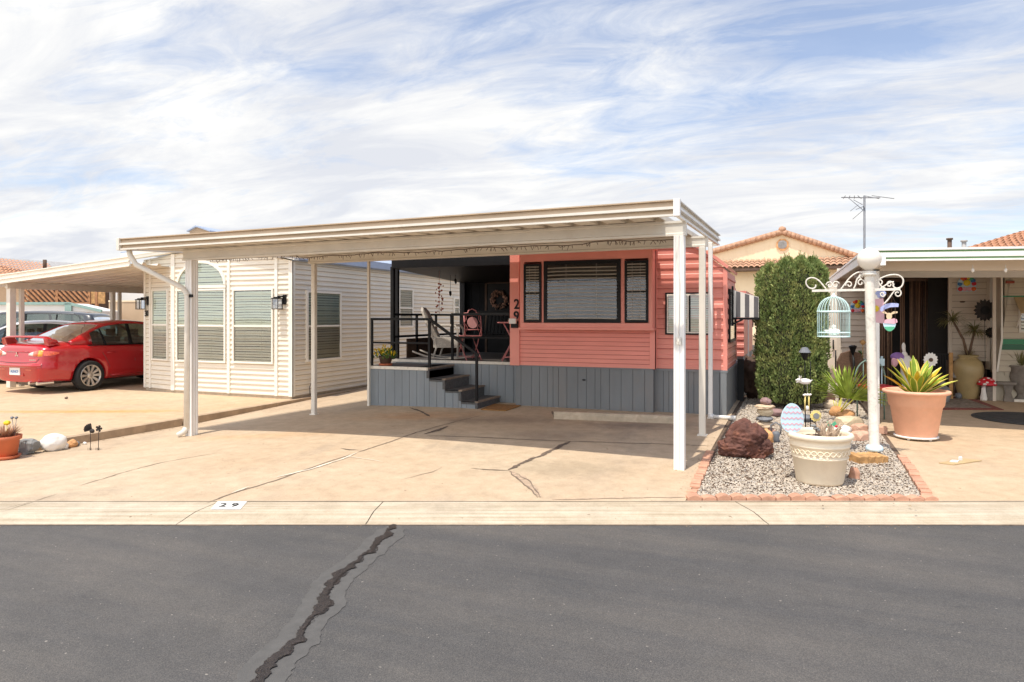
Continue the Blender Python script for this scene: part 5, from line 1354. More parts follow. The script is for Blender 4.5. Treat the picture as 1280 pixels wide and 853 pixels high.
# small gabled cooler housing on the roof
pk, lf, rt = onD(246, 284, 19), onD(237, 289, 19), onD(262, 289, 19)
mb = MB(); bk = Vector((-0.15, 1.4, 0)); base_z = 2.9
mb.add([(lf.x + .03, lf.y, base_z), (rt.x - .03, rt.y, base_z), rt, pk, lf, Vector((lf.x, lf.y, base_z)) + bk, Vector((rt.x, rt.y, base_z)) + bk, rt + bk, pk + bk, lf + bk], [(0, 1, 2, 3, 4), (5, 9, 8, 7, 6), (0, 4, 9, 5), (1, 6, 7, 2)]); cl_ = mb.build('roof_cooler', 'stucco_tan', H)
mb = MB()
for a, b in ((lf + Vector((-.06, 0, -.03)), pk), (pk, rt + Vector((.06, 0, -.03)))):
    o1, o2 = Vector((0.03, -0.08, 0)), bk + Vector((0, .08, 0)); up_ = Vector((0, 0, 0.035)); mb.hexa([a + o1, b + o1, b + o2, a + o2, a + o1 + up_, b + o1 + up_, b + o2 + up_, a + o2 + up_])
mb.build('cooler_roof', 'blue_roof', cl_)
# number 30
q = onY(183, 392.5, 10.65)
text_mesh('30', 0.17, basis((FH2.P(0.105, q.z, 0.036)), FH2.u, (0, 0, 1)), 'house_number', 'black', H, 0.004, 0.004, 0.8)
# wall lanterns
def lantern(F, a, zc, label):
    P = lambda x, z, n: F.P(a + x, zc + z, n)
    L = thing('wall_lantern', label, 'lantern', tuple(P(0, 0, 0)), 'wall lanterns on the cream house')
    mb = MB(); mb.fbox(F, a + 0.02, a + 0.09, zc - 0.06, zc + 0.13, 0.012, 0.04); mb.bar(P(0.05, 0.09, 0.03), P(-0.02, 0.09, 0.14), 0.03); mb.build('bracket', 'black', L)
    mb = MB(); c = -0.02
    mb.fbox(F, a + c - 0.085, a + c + 0.085, zc + 0.045, zc + 0.065, 0.07, 0.22); mb.fbox(F, a + c - 0.05, a + c + 0.05, zc + 0.065, zc + 0.085, 0.10, 0.19)
    mb.fbox(F, a + c - 0.075, a + c + 0.075, zc - 0.155, zc - 0.14, 0.075, 0.215)
    for dx in (-0.07, 0.07):
        for n_ in (0.08, 0.20): mb.fbox(F, a + c + dx - 0.006, a + c + dx + 0.006, zc - 0.14, zc + 0.045, n_, n_ + 0.012)
    mb.build('cage', 'black', L)
    mb = MB(); mb.fbox(F, a + c - 0.06, a + c + 0.06, zc - 0.135, zc + 0.04, 0.09, 0.20); mb.build('glass_box', 'lantern_glass', L)
lantern(FH2, 0.09, onY(181, 378, 10.6).z, 'black lantern above the number 30 at the left of the cream house')
lantern(FH, onY(354, 377, YH).x, onY(354, 377, YH).z, 'black lantern on the cream wall right of the arched window')

# ------------------------------------------------------------------ carport of house 30
C3 = thing('carport', 'low cream carport roof sloping down over the red car', 'carport', (-14, 9.6, 0))
pR = onY(162, 333, 9.6); pL = onY(-40, 359, 9.6)
XA, ZA, XBt, ZB_ = pR.x, pR.z + 0.03, pL.x, pL.z + 0.0
def zc3(X): return ZA + (X - XA) * (ZB_ - ZA) / (XBt - XA)
YC1 = 19.5
mb = MB(); prof = []; y = 9.66
while y < YC1:
    for dy, dz in ((0, 0), (0.22, 0), (0.245, 0.045), (0.30, 0.045), (0.325, 0)): prof.append((y + dy, dz))
    y += 0.35
XAi = HX0 + 0.02
for lift in (0.02, 0.026):
    n = len(prof); vs = [(XBt + 0.05, y, zc3(XBt) + dz + lift) for y, dz in prof] + [((XA if y < 10.6 else XAi), y, zc3((XA if y < 10.6 else XAi)) + dz + lift) for y, dz in prof]
    mb.add(vs, [(i, i + 1, n + i + 1, n + i) for i in range(n - 1)])
mb.build('roof_panel', 'soffit', C3)
mb = MB(); h = 0.20
for (z0, z1, n_) in ((0.0, 0.025, 0.04), (0.026, 0.09, 0.02), (0.091, 0.12, 0.045), (0.121, 0.18, 0.02), (0.181, 0.20, 0.05)):
    mb.extrude_prof([(0, z0), (n_, z0), (n_, z1), (0, z1)], (XBt, 9.62, zc3(XBt) - 0.03), (XA, 9.62, zc3(XA) - 0.03), (0, -1, 0))
mb.build('front_fascia', 'vinyl_trim', C3, fixn=True)
bX = onY(20, 357, 9.9).x
mb = MB(); mb.extrude_prof([(-0.03, 0), (0.03, 0), (0.03, 0.14), (-0.03, 0.14)], (bX, 9.7, zc3(bX) - 0.13), (bX, YC1, zc3(bX) - 0.13), (1, 0, 0)); mb.build('beam', 'alu', C3, fixn=True)
for (px, w) in ((14, 0.13), (27, 0.08), (141, 0.09), (149.5, 0.07)):
    p = onX(px, 400, bX); mb = MB(); mb.box(bX - w / 2, bX + w / 2, p.y - w / 2, p.y + w / 2, 0.0, zc3(bX) - 0.12); mb.build('post', 'alu', C3, bevel=0.006)

# ================================================================== CARS
def make_car(label, paint, loc, rot, Lc=4.57, Wd=1.76, Hh=1.49, belt=0.95, detailed=True, suv=False):
    root = thing('parked_car', label, 'car')
    hw = Wd / 2
    # stations: x, half width at bottom, at waist, deck height, shoulder height
    if suv:
        st = [(0.0, 0.70, 0.92, 0.86), (0.06, 0.78, 0.97, 0.92), (0.3, 0.84, 1.02, 0.95), (1.0, 0.88, 1.05, 0.97), (2.2, 0.89, 1.05, 0.97), (3.2, 0.89, 1.06, 0.96), (3.6, 0.88, 1.06, 0.94), (4.3, 0.84, 0.98, 0.86), (4.65, 0.76, 0.88, 0.78), (4.75, 0.62, 0.66, 0.6)]
        Lc = 4.75
    else:
        st = [(0.00, 0.60, 0.93, 0.84), (0.04, 0.70, 0.985, 0.90), (0.16, 0.79, 1.035, 0.945), (0.40, 0.845, 1.07, 0.965), (0.70, 0.87, 1.08, 0.965), (1.2, 0.88, 1.05, 0.955), (2.0, 0.875, 1.02, 0.93), (2.9, 0.875, 1.00, 0.905), (3.45, 0.87, 1.00, 0.88), (3.9, 0.85, 0.92, 0.82), (4.3, 0.79, 0.82, 0.74), (4.5, 0.68, 0.72, 0.66), (4.57, 0.50, 0.60, 0.56)]
    mb = MB(); rows = []
    for i, (x, w, dz, sh) in enumerate(st):
        t = x / Lc; zb_ = 0.20 if 0.15 < t < 0.9 else 0.24
        if i == 0: x0 = x
        waist = 0.985 if i else 0.97
        prof = [(0.0, zb_), (w * 0.86, zb_), (w * 0.955, zb_ + 0.05), (w * 1.0, 0.42), (w * 1.0, 0.56), (w * 0.985, 0.66), (w * 0.99, 0.74), (w * 0.985, sh - 0.10), (w * 0.955, sh - 0.02), (w * 0.90, sh + 0.02), (w * 0.72, dz - 0.012), (w * 0.4, dz), (0, dz + 0.004)]
        rows.append([(x, y, z) for y, z in prof])
    # rear face slopes forward with height
    n = len(rows[0]); vs = []; full = []
    for ri, r in enumerate(rows):
        lean = 0.0
        rr = []
        for (x, y, z) in r:
            xx = x
            if ri <= 2: xx = x + 0.13 * max(0, (z - 0.55)) * (1 - ri / 4) + (0.03 if z < 0.35 else 0) - (0.035 if 0.50 < z < 0.60 and ri < 2 else 0)
            rr.append((xx, y, z))
        full.append(rr + [(a, -b, c) for a, b, c in reversed(rr[1:-1])])
    m = len(full[0]); vs = [q for r in full for q in r]
    fs = [(i * m + j, i * m + (j + 1) % m, (i + 1) * m + (j + 1) % m, (i + 1) * m + j) for i in range(len(full) - 1) for j in range(m)]
    fs += [tuple(range(m)), tuple((len(full) - 1) * m + j for j in range(m))[::-1]]
    # rear cap as a strip grid for a cleaner surface
    mb.add(vs, [f for f in fs[:-2]], True)
    half = len(rows[0])
    for base, flip in ((0, False), ((len(full) - 1) * m, True)):
        for j in range(half - 1):
            a, b = j, j + 1; c, d = (m - b) % m, (m - a) % m
            f = [base + a, base + b, base + c, base + d]
            f = [v for k, v in enumerate(f) if v not in f[:k]]
            if len(f) >= 3: mb.f.append(f if flip else f[::-1]); mb.m.append(0); mb.sm.append(True)
    body = mb.build('body', paint, root, fixn=True)
    md = body.modifiers.new('sub', 'SUBSURF'); md.levels = 2; md.render_levels = 2
    wr, fx = (0.325, (1.0, 3.635)) if not suv else (0.37, (0.95, 3.75))
    cut = MB()
    for x in fx:
        cut.tube([(x, -1.2, wr), (x, -hw + 0.27, wr)], wr + 0.055, 40, False); cut.tube([(x, hw - 0.27, wr), (x, 1.2, wr)], wr + 0.055, 40, False)
    co = cut.build('cutter', paint, None, fixn=True)
    bo_ = body.modifiers.new('arch', 'BOOLEAN'); bo_.operation = 'DIFFERENCE'; bo_.object = co; bo_.solver = 'EXACT'
    bpy.context.view_layer.update(); dg = bpy.context.evaluated_depsgraph_get()
    me = bpy.data.meshes.new_from_object(body.evaluated_get(dg)); body.modifiers.clear(); body.data = me
    me.polygons.foreach_set('use_smooth', [True] * len(me.polygons))
    bpy.data.objects.remove(co)
    # inner arches
    mb = MB(); mb.box(0.4, 4.2, -hw + 0.28, hw - 0.28, 0.19, 0.8); mb.build('underbody', 'tyre', body)
    # greenhouse: glass shell with roof and pillars
    if suv: gs = [(0.15, 1.02, 1.00, .76, .74), (0.35, 1.02, 1.55, .77, .66), (0.6, 1.02, 1.66, .78, .63), (1.6, 1.02, 1.72, .79, .62), (2.6, 1.02, 1.70, .79, .62), (3.0, 1.02, 1.62, .78, .62), (3.75, 1.02, 1.06, .74, .70)]
    else: gs = [(0.62, 0.99, 1.06, .76, .74), (0.95, 0.985, 1.22, .775, .69), (1.40, 0.975, 1.41, .79, .62), (1.75, 0.965, 1.47, .80, .595), (2.05, 0.955, 1.49, .80, .59), (2.45, 0.95, 1.475, .80, .59), (2.75, 0.94, 1.43, .79, .60), (3.15, 0.94, 1.24, .78, .66), (3.58, 0.96, 1.00, .74, .70)]
    gs0 = gs; gs = []
    for i in range(len(gs0) - 1):
        p0, p1, p2, p3 = gs0[max(0, i - 1)], gs0[i], gs0[i + 1], gs0[min(len(gs0) - 1, i + 2)]
        for k in range(3):
            t = k / 3; gs.append(tuple(0.5 * (2 * b + (c - a) * t + (2 * a - 5 * b + 4 * c - d) * t * t + (3 * b - a - 3 * c + d) * t ** 3) for a, b, c, d in zip(p0, p1, p2, p3)))
    gs.append(gs0[-1])
    def sec(g_):
        x, zb2, zt2, wb, wt = g_
        h = zt2 - zb2
        return [(x, wb, zb2), (x, wb + (wt - wb) * 0.45, zb2 + h * 0.50), (x, wt + 0.015, zt2 - min(0.06, h * 0.3)), (x, wt - 0.05, zt2 - min(0.015, h * .1)), (x, wt * 0.5, zt2 + 0.012), (x, 0, zt2 + 0.018)]
    S = [sec(q) for q in gs]; nS = len(S)
    def patch(name, m_, par, cells, off=0.0, thick=None, sides=(1, -1)):
        mb = MB()
        for (i, j) in cells:
            for sg in sides:
                p = [S[i][j], S[i + 1][j], S[i + 1][j + 1], S[i][j + 1]]
                P = [Vector((a, b * sg, c)) for a, b, c in p]
                nn = (P[1] - P[0]).cross(P[3] - P[0])
                if nn.length > 0:
                    nn.normalize()
                    if nn.dot(Vector((0, P[0].y, 0.3))) < 0: nn = -nn
                P = [q + nn * off for q in P]
                mb.add(P if sg > 0 else P[::-1], [(0, 1, 2, 3)], True)
        return mb
    rx0, rx1, cx_, ax_ = (0.35, 3.0, 0.75, 3.45) if suv else (1.40, 2.75, 1.12, 3.25)
    ri0 = min(i for i in range(nS) if S[i][0][0] >= rx0 - 1e-3); ri1 = min(i for i in range(nS) if S[i][0][0] >= rx1 - 1e-3)
    roof = [(i, j) for i in range(ri0, ri1) for j in (2, 3, 4)] + [(i, 2) for i in range(nS - 1) if not (ri0 <= i < ri1)]
    side_pill = [(i, j) for i in range(nS - 1) for j in (0, 1) if S[i + 1][0][0] < cx_ or S[i][0][0] > ax_]
    mbp = patch('roof', paint, root, roof + side_pill)
    o = mbp.build('roof', paint, root, fixn=False)
    bm = bmesh.new(); bm.from_mesh(o.data); bmesh.ops.remove_doubles(bm, verts=bm.verts, dist=1e-4); bmesh.ops.recalc_face_normals(bm, faces=bm.faces); bm.to_mesh(o.data); bm.free()
    md = o.modifiers.new('s', 'SOLIDIFY'); md.thickness = 0.016; md.offset = 0.6
    for sd1 in (1, -1): patch('side_window', 'glass_car', root, [(i, j) for i in range(nS - 1) for j in (0, 1) if (i, j) not in side_pill], sides=(sd1,)).build('side_window', 'glass_car', root)
    patch('rear_window', 'glass_car', root, [(i, j) for i in range(0, ri0) for j in (3, 4)]).build('rear_window', 'glass_car', root)
    patch('windscreen', 'glass_car', root, [(i, j) for i in range(ri1, nS - 1) for j in (3, 4)]).build('windscreen', 'glass_car', root)
    # pillars and window surrounds
    bp = 2.02 if not suv else 2.1
    for sg in (1, -1):
        def gp(x, t):
            for a, b in zip(gs, gs[1:]):
                if a[0] <= x <= b[0]:
                    k = (x - a[0]) / (b[0] - a[0]); q = [a[m_] + (b[m_] - a[m_]) * k for m_ in range(5)]; break
            h = q[2] - q[1]; y = q[3] + (q[4] + 0.015 - q[3]) * t
            return Vector((x, (y + 0.012) * sg, q[1] + (h - min(.06, h * .3)) * t))
        for x0, x1 in ((bp, bp + 0.03), (1.40 if not suv else 1.3, 1.34 if not suv else 1.3), (2.90 if not suv else 2.95, 2.82 if not suv else 2.95)):
            mb = MB(); mb.bar(gp(x0, 0), gp(x1, 0.98), 0.07 if x0 == bp else 0.03, 0.02, up=(0, 1, 0)); mb.build('pillar', 'black', root)
    for sg in (1, -1):
        mb = MB()
        xs = [0.98 + 0.18 * k for k in range(12)]
        mb.tube([gpt for gpt in [Vector((x, (0.80 if not suv else 0.80) * sg, (0.965 if not suv else 1.03))) for x in xs]], 0.012, 5)
        mb.build('belt_trim', 'black', root)
    # seats seen through the glass
    mb = MB()
    for y in (-0.38, 0.38):
        mb.box(1.35, 1.5, y - 0.22, y + 0.22, 0.6, 1.12); mb.box(1.36, 1.46, y - 0.11, y + 0.11, 1.12, 1.26); mb.box(2.35, 2.5, y - 0.22, y + 0.22, 0.6, 1.12); mb.box(2.36, 2.46, y - 0.11, y + 0.11, 1.14, 1.30)
    mb.box(0.9, 3.5, -0.74, 0.74, 0.85, 0.88)
    mb.build('seat', 'groove', root, bevel=0.04)
    # wheels
    for x in fx:
        for sg in (-1, 1):
            y = sg * (hw - 0.10)
            w = MB(); w.lathe((0, 0, 0), [(wr * 0.66, -0.10), (wr * 0.9, -0.11), (wr * 0.985, -0.085), (wr, -0.03), (wr, 0.03), (wr * 0.985, 0.085), (wr * 0.9, 0.11), (wr * 0.66, 0.10)], 40, caps=False)
            w.v = [(x + a, y + c * sg, wr + b) for a, b, c in w.v]
            wh = w.build('wheel', 'tyre', root)
            w = MB(); w.lathe((0, 0, 0), [(0.0, -0.02), (wr * 0.62, -0.02), (wr * 0.66, 0.09), (wr * 0.70, 0.10), (wr * 0.70, 0.085)], 40, caps=False); w.k = 1
            w.v = [(x + a, y + c * sg, wr + b) for a, b, c in w.v]; w.build('wheel_barrel', 'groove', wh)
            w = MB(); w.lathe((0, 0, 0), [(wr * 0.64, 0.07), (wr * 0.66, 0.105), (wr * 0.71, 0.105), (wr * 0.71, 0.09)], 40, caps=False)
            w.lathe((0, 0, 0), [(0.075, 0.03), (0.07, 0.075), (0.04, 0.085), (0, 0.085)], 16)
            for k in range(10):
                a = 2 * PI * k / 10; ca, sa_ = math.cos(a), math.sin(a); ta, tb = -sa_, ca
                r0, r1 = 0.05, wr * 0.67; h0, h1 = 0.018, 0.030
                w.hexa([(r0 * ca - h0 * ta, r0 * sa_ - h0 * tb, 0.04), (r0 * ca + h0 * ta, r0 * sa_ + h0 * tb, 0.04), (r1 * ca + h1 * ta, r1 * sa_ + h1 * tb, 0.06), (r1 * ca - h1 * ta, r1 * sa_ - h1 * tb, 0.06),
                        (r0 * ca - h0 * ta, r0 * sa_ - h0 * tb, 0.078), (r0 * ca + h0 * ta, r0 * sa_ + h0 * tb, 0.078), (r1 * ca + h1 * ta, r1 * sa_ + h1 * tb, 0.098), (r1 * ca - h1 * ta, r1 * sa_ - h1 * tb, 0.098)])
            w.v = [(x + a, y + c * sg, wr + b) for a, b, c in w.v]; w.build('rim', 'rim', wh, fixn=True)
    root.location = loc; root.rotation_euler = (0, 0, rot)
    return root, body

def surf_x(body, y, z):
    """x of the rear surface at (y, z) by ray casting the body mesh"""
    ok, lo, no, ix = body.ray_cast(Vector((-1.0, y, z)), Vector((1, 0, 0)))
    return (lo.x, no) if ok else (0.3, Vector((-1, 0, 0)))
def surf_y(body, x, z, sg):
    ok, lo, no, ix = body.ray_cast(Vector((x, 2.0 * sg, z)), Vector((0, -sg, 0)))
    return lo.y if ok else 0.85 * sg

CAR, body = make_car('glossy red four door sedan with rear spoiler parked under the left carport', 'car_red', (0, 0, 0), 0)
bpy.context.view_layer.update()
def on_rear(pts, name, m, t=0.012, parent=CAR):
    """outline (y,z) laid on the tail of the car"""
    mb = MB(); n = len(pts); P = []; Q = []
    cy_ = sum(a for a, b in pts) / n; cz_ = sum(b for a, b in pts) / n
    for y, z in pts:
        x, no = surf_x(body, y, z); P.append(Vector((x + 0.004, y, z))); Q.append(Vector((x - t, cy_ + (y - cy_) * 0.94, cz_ + (z - cz_) * 0.9)))
    x, no = surf_x(body, cy_, cz_); c = Vector((x - t * 1.3, cy_, cz_))
    mb.add(P + Q + [c], [(i, (i + 1) % n, n + (i + 1) % n, n + i) for i in range(n)] + [(n + i, n + (i + 1) % n, 2 * n) for i in range(n)], True)
    return mb.build(name, m, parent, fixn=True)
for sg in (-1, 1):
    # tail lamp: clear inner, red middle, amber outer that wraps onto the wing
    def seg_(a, b, za0, za1, zb0, zb1, K=4):
        top = [(sg * (a + (b - a) * k / K), za1 + (zb1 - za1) * k / K) for k in range(K + 1)]
        bot = [(sg * (b + (a - b) * k / K), zb0 + (za0 - zb0) * k / K) for k in range(K + 1)]
        return top + bot
    on_rear(seg_(0.36, 0.50, 0.79, 0.83, 0.775, 0.875), 'tail_lamp', 'lamp_clear', 0.010)
    on_rear(seg_(0.50, 0.62, 0.775, 0.875, 0.77, 0.90), 'tail_lamp', 'lamp_red', 0.014)
    on_rear(seg_(0.62, 0.70, 0.77, 0.90, 0.775, 0.895), 'tail_lamp', 'lamp_amber', 0.012)
    mb = MB(); pts = []
    prof = [(0.10, 0.785, 0.885), (0.18, 0.785, 0.88), (0.27, 0.80, 0.87), (0.35, 0.825, 0.85)]
    vs = []
    for x, z0, z1 in prof:
        for z in (z0, (z0 + z1) / 2, z1): vs.append((x, surf_y(body, x, z, sg) + sg * 0.008, z))
    mb.add(vs, [(i * 3 + j, i * 3 + j + 1, (i + 1) * 3 + j + 1, (i + 1) * 3 + j) for i in range(3) for j in range(2)], True); mb.build('tail_lamp', 'lamp_red', CAR)
# boot lid seam, bumper crease, plate recess
def rear_line(pts, name, m, w=0.006):
    mb = MB(); mb.tube([Vector((surf_x(body, y, z)[0] - 0.001, y, z)) for y, z in pts], w, 5); return mb.build(name, m, CAR)
rear_line([(-0.66, 0.73), (-0.6, 0.655), (-0.3, 0.64), (0, 0.635), (0.3, 0.64), (0.6, 0.655), (0.66, 0.73)], 'boot_seam', 'seam', 0.006)
rear_line([(-0.36, 0.86), (0, 0.862), (0.36, 0.86)], 'lamp_trim', 'car_red', 0.012)
x0 = surf_x(body, 0, 0.42)[0]
mb = MB(); mb.box(x0 - 0.022, x0 + 0.03, -0.165, 0.165, 0.385, 0.535); pl = mb.build('licence_plate', 'plastic_white', CAR, bevel=0.004)
Mt = basis((x0 - 0.023, 0, 0.455), (0, -1, 0), (0, 0, 1)); text_mesh('AUNCF', 0.085, Mt, 'plate_lettering', 'blue', pl, 0.0015, 0.001, 0.85)
mb = MB(); mb.box(x0 - 0.006, x0 + 0.05, -0.25, 0.25, 0.36, 0.56); mb.build('plate_recess', 'car_red', CAR, bevel=0.01)
# three diamond emblem
xe = surf_x(body, 0, 0.82)[0]; mb = MB(); s_ = 0.036
for a in (90, 210, 330):
    u = Vector((0, -math.cos(R(a)), math.sin(R(a)))); pts = []
    p1 = [Vector((0, -math.cos(R(a - 30)), math.sin(R(a - 30)))) * s_, Vector((0, -math.cos(R(a + 30)), math.sin(R(a + 30)))) * s_]
    c = Vector((xe - 0.016, 0, 0.80)); P = [c + u * 0.003, c + p1[0], c + p1[0] + p1[1], c + p1[1]]
    mb.add(P + [q + Vector((0.02, 0, 0)) for q in P], [(0, 1, 2, 3), (4, 7, 6, 5), (0, 4, 5, 1), (1, 5, 6, 2), (2, 6, 7, 3), (3, 7, 4, 0)])
mb.build('emblem', 'chrome', CAR, fixn=True)
mb = MB()
for k, w in enumerate((0.02, 0.018, 0.022, 0.018, 0.02, 0.02)):
    y = -0.42 - k * 0.03; mb.box(surf_x(body, y, 0.70)[0] - 0.006, surf_x(body, y, 0.70)[0] + 0.01, y - w / 2, y + w / 2, 0.69, 0.712)
mb.build('badge', 'chrome', CAR)
# bumper top ledge and lower lip
mb = MB(); K = 14; vs = []
for i in range(K + 1):
    y = -0.72 + 1.44 * i / K; x = surf_x(body, y, 0.60)[0]
    e = 1 - (abs(y) / 0.80) ** 6
    for dx, z in ((0.01, 0.625), (-0.045 * e, 0.612), (-0.065 * e, 0.59), (-0.06 * e, 0.565), (0.01, 0.53)): vs.append((x + dx, y, z))
mb.add(vs, [(i * 5 + j, i * 5 + j + 1, (i + 1) * 5 + j + 1, (i + 1) * 5 + j) for i in range(K) for j in range(4)], True); mb.build('bumper_ledge', 'car_red', CAR, fixn=True)
for y, m in ((-0.42, 'lamp_red'), (0.42, 'lamp_red')):
    x = surf_x(body, y, 0.5)[0]; mb = MB(); mb.box(x - 0.006, x + 0.02, y - 0.09, y + 0.09, 0.49, 0.505); mb.build('reflector', m, CAR)
# exhaust tips
for y in (-0.38, -0.62):
    mb = MB(); mb.tube([(0.02, y, 0.225), (0.35, y, 0.225)], 0.042, 16, True, False); mb.tube([(0.025, y, 0.225), (0.03, y, 0.225)], 0.034, 14); mb.build('exhaust_tip', 'chrome', CAR)
mb = MB(); mb.tube([(0.45, -0.6, 0.22), (0.45, 0.5, 0.22)], 0.10, 14); mb.build('silencer', 'bench', CAR)
# spoiler
mb = MB(); K = 20; vs = []
for i in range(K + 1):
    t = -1 + 2 * i / K; y = 0.74 * t; z = 1.165 - 0.03 * abs(t) ** 3 - (0.0 if abs(t) < 0.86 else 0.10 * (abs(t) - 0.86) / 0.14); c = 0.16 + 0.05 * abs(t) ** 2; x = 0.10 + 0.07 * abs(t) ** 2
    for dx, dz in ((0, 0), (0.03, 0.022), (c * 0.6, 0.030), (c, 0.006), (c * .6, -0.012), (0.03, -0.016)): vs.append((x + dx, y, z + dz))
mb.add(vs, [(i * 6 + j, i * 6 + (j + 1) % 6, (i + 1) * 6 + (j + 1) % 6, (i + 1) * 6 + j) for i in range(K) for j in range(6)] + [tuple(range(6)), tuple(K * 6 + j for j in range(6))[::-1]], True)
for sg in (-1, 1):
    mb.hexa([(0.20, sg * 0.60, 1.0), (0.20, sg * 0.73, 0.98), (0.42, sg * 0.74, 1.02), (0.42, sg * 0.60, 1.05), (0.16, sg * 0.61, 1.15), (0.17, sg * 0.73, 1.13), (0.36, sg * 0.74, 1.10), (0.36, sg * 0.61, 1.14)])
mb.build('spoiler', 'car_red', CAR, fixn=True)
# antenna, door seams, handles, fuel door
mb = MB(); mb.tube([(1.52, 0, 1.43), (1.50, 0, 1.47)], 0.022, 8); mb.tube([(1.50, 0, 1.47), (1.24, 0, 1.66)], 0.004, 5); mb.build('antenna', 'black', CAR)
def side_line(pts, name, sg, m='seam', w=0.005):
    mb = MB(); mb.tube([Vector((x, surf_y(body, x, z, sg) + sg * 0.0005, z)) for x, z in pts], w, 5); mb.build(name, m, CAR)
for sg in (-1, 1):
    side_line([(1.30, 0.93), (1.28, 0.80), (1.36, 0.68), (1.44, 0.50), (1.47, 0.30), (1.55, 0.26), (2.1, 0.26)], 'door_seam', sg)
    side_line([(2.06, 0.92), (2.07, 0.60), (2.08, 0.26)], 'door_seam', sg); side_line([(3.10, 0.88), (3.12, 0.60), (3.05, 0.30)], 'door_seam', sg)
    for x in (1.40, 2.25):
        y = surf_y(body, x, 0.80, sg); mb = MB(); mb.tube([(x - 0.02, y, 0.80), (x + 0.02, y + sg * 0.03, 0.80), (x + 0.15, y + sg * 0.03, 0.80), (x + 0.18, y, 0.80)], 0.012, 6); mb.build('door_handle', 'car_red', CAR)
    side_line([(1.5, 0.30), (2.0, 0.31), (2.9, 0.30)], 'sill_crease', sg, 'car_red', 0.012)
    y = surf_y(body, 2.95, 0.9, sg); mb = MB(); mb.blob((2.92, y + sg * 0.09, 1.0), 0.09, (0.6, 1.1, 0.75), 0.05, 1, 1, 2); mb.build('door_mirror', 'car_red', CAR)
    side_line([(0.65, 0.20), (0.66, 0.30), (0.63, 0.45)], 'bumper_seam', sg)
CAR.location = (-14.0 - 0.80, 10.13 - 1.0, 0.0); CAR.rotation_euler = (0, 0, R(90))
CAR.location.z = -0.02
# dark SUV and silver sedan beyond it
sv, _b = make_car('dark grey estate car parked behind the red sedan', 'car_black', (0, 0, 0), 0, suv=True)
p = onD(98, 400, 20.5); sv.location = (p.x + 1.2, p.y + 0.3, 0.0); sv.rotation_euler = (0, 0, R(22.3 + 180 + 8))
ss, _b = make_car('silver sedan parked between the red sedan and the dark estate car', 'car_silver', (0, 0, 0), 0)
p = onD(72, 400, 17.6); ss.location = (p.x + 1.9, p.y + 1.0, 0.0); ss.rotation_euler = (0, 0, R(22.3 + 180 + 20)); ss.scale = (1, 1, 0.98)

# ================================================================== BACKGROUND, LEFT
FL5 = lambda Y: Frame((0, Y, 0), (1, 0, 0), (0, -1, 0))
def boxhouse(name, label, px0, px1, ytop, Y, wall, dz=0.0, back=6, cat='house', group=None):
    a, b = onY(px0, ytop, Y), onY(px1, ytop, Y); t = thing(name, label, cat, (a.x, Y, 0), group)
    return t, a.x, b.x, (a.z + b.z) / 2
# white sided house with grey roof at the far left
t, a, b, z = boxhouse('white_house', 'white sided house with a grey roof at the far left behind the carport', -120, 30, 347, 24, None)
mb = MB(); mb.lap(FL5(24), a, b, 0, z, 0.2, 0.015); mb.build('front_wall', ['white_wall', 'siding_lap_shade'], t)
mb = MB(); mb.box(a, b, 24.01, 32, 0, z); mb.build('wall_core', 'white_wall', t)
mb = MB(); pk = onY(-30, 323, 24)
for (x0, z0, x1, z1) in ((a - 0.3, z - 0.05, pk.x, pk.z), (pk.x, pk.z, b + 0.25, z - 0.05)):
    mb.hexa([(x0, 23.6, z0), (x1, 23.6, z1), (x1, 32, z1), (x0, 32, z0), (x0, 23.6, z0 + 0.14), (x1, 23.6, z1 + 0.14), (x1, 32, z1 + 0.14), (x0, 32, z0 + 0.14)])
mb.build('roof', 'grey_roof', t)
mb = MB(); mb.prism([(a, z), (b, z), (pk.x, pk.z)], (0, 24.01, 0), (1, 0, 0), (0, 0, 1), (0, 0.1, 0)); mb.build('gable', 'white_wall', t)
def tile_roof(mb, A, B, C, D, rows, cols, r=None):
    """barrel tiles: A-B eave, D-C ridge (quad corners)"""
    A, B, C, D = map(Vector, (A, B, C, D)); nrm = (B - A).cross(D - A).normalized()
    if nrm.z < 0: nrm = -nrm
    K = 5; NC = cols * K
    for ri in range(rows):
        t0, t1 = ri / rows, (ri + 1) / rows + 0.1 / rows; vs = []
        for i in range(NC + 1):
            s_ = i / NC; w = (B - A).length / cols
            hh = abs(math.sin(PI * s_ * cols)) ** 0.7 * w * 0.35
            vs.append(A.lerp(B, s_).lerp(D.lerp(C, s_), t0) + nrm * (hh + 0.05)); vs.append(A.lerp(B, s_).lerp(D.lerp(C, s_), min(1, t1)) + nrm * (hh + 0.0))
        mb.add(vs, [(2 * i, 2 * i + 2, 2 * i + 3, 2 * i + 1) for i in range(NC)], True)
    return mb
# orange tiled house behind
t = thing('tiled_house', 'house with a bright orange tile roof beyond the left carport', 'house', tuple(onD(40, 340, 34).xy) + (0,))
def P(px, py, d): return onD(px, py, d)
mb = MB(); A, B, C, D = P(-60, 352, 33), P(80, 352, 33), P(62, 331, 37), P(-60, 318, 37)
tile_roof(mb, A, B, C, D, 9, 26); mb.build('roof', 'tile_orange', t)
w0, w1 = P(-60, 352, 33.3), P(78, 352, 33.3)
mb = MB(); mb.hexa([(w0.x, w0.y, 0), (w1.x, w1.y, 0), (w1.x - 1, w1.y + 5, 0), (w0.x - 1, w0.y + 5, 0), w0, w1, w1 + Vector((-1, 5, 0)), w0 + Vector((-1, 5, 0))]); mb.build('wall', 'stucco_tan', t)
mb = MB(); p = P(56, 331, 35); mb.tube([p + Vector((0, 0, -0.3)), p + Vector((0, 0, 0.25))], 0.09, 8); mb.build('roof_vent', 'brown', t)
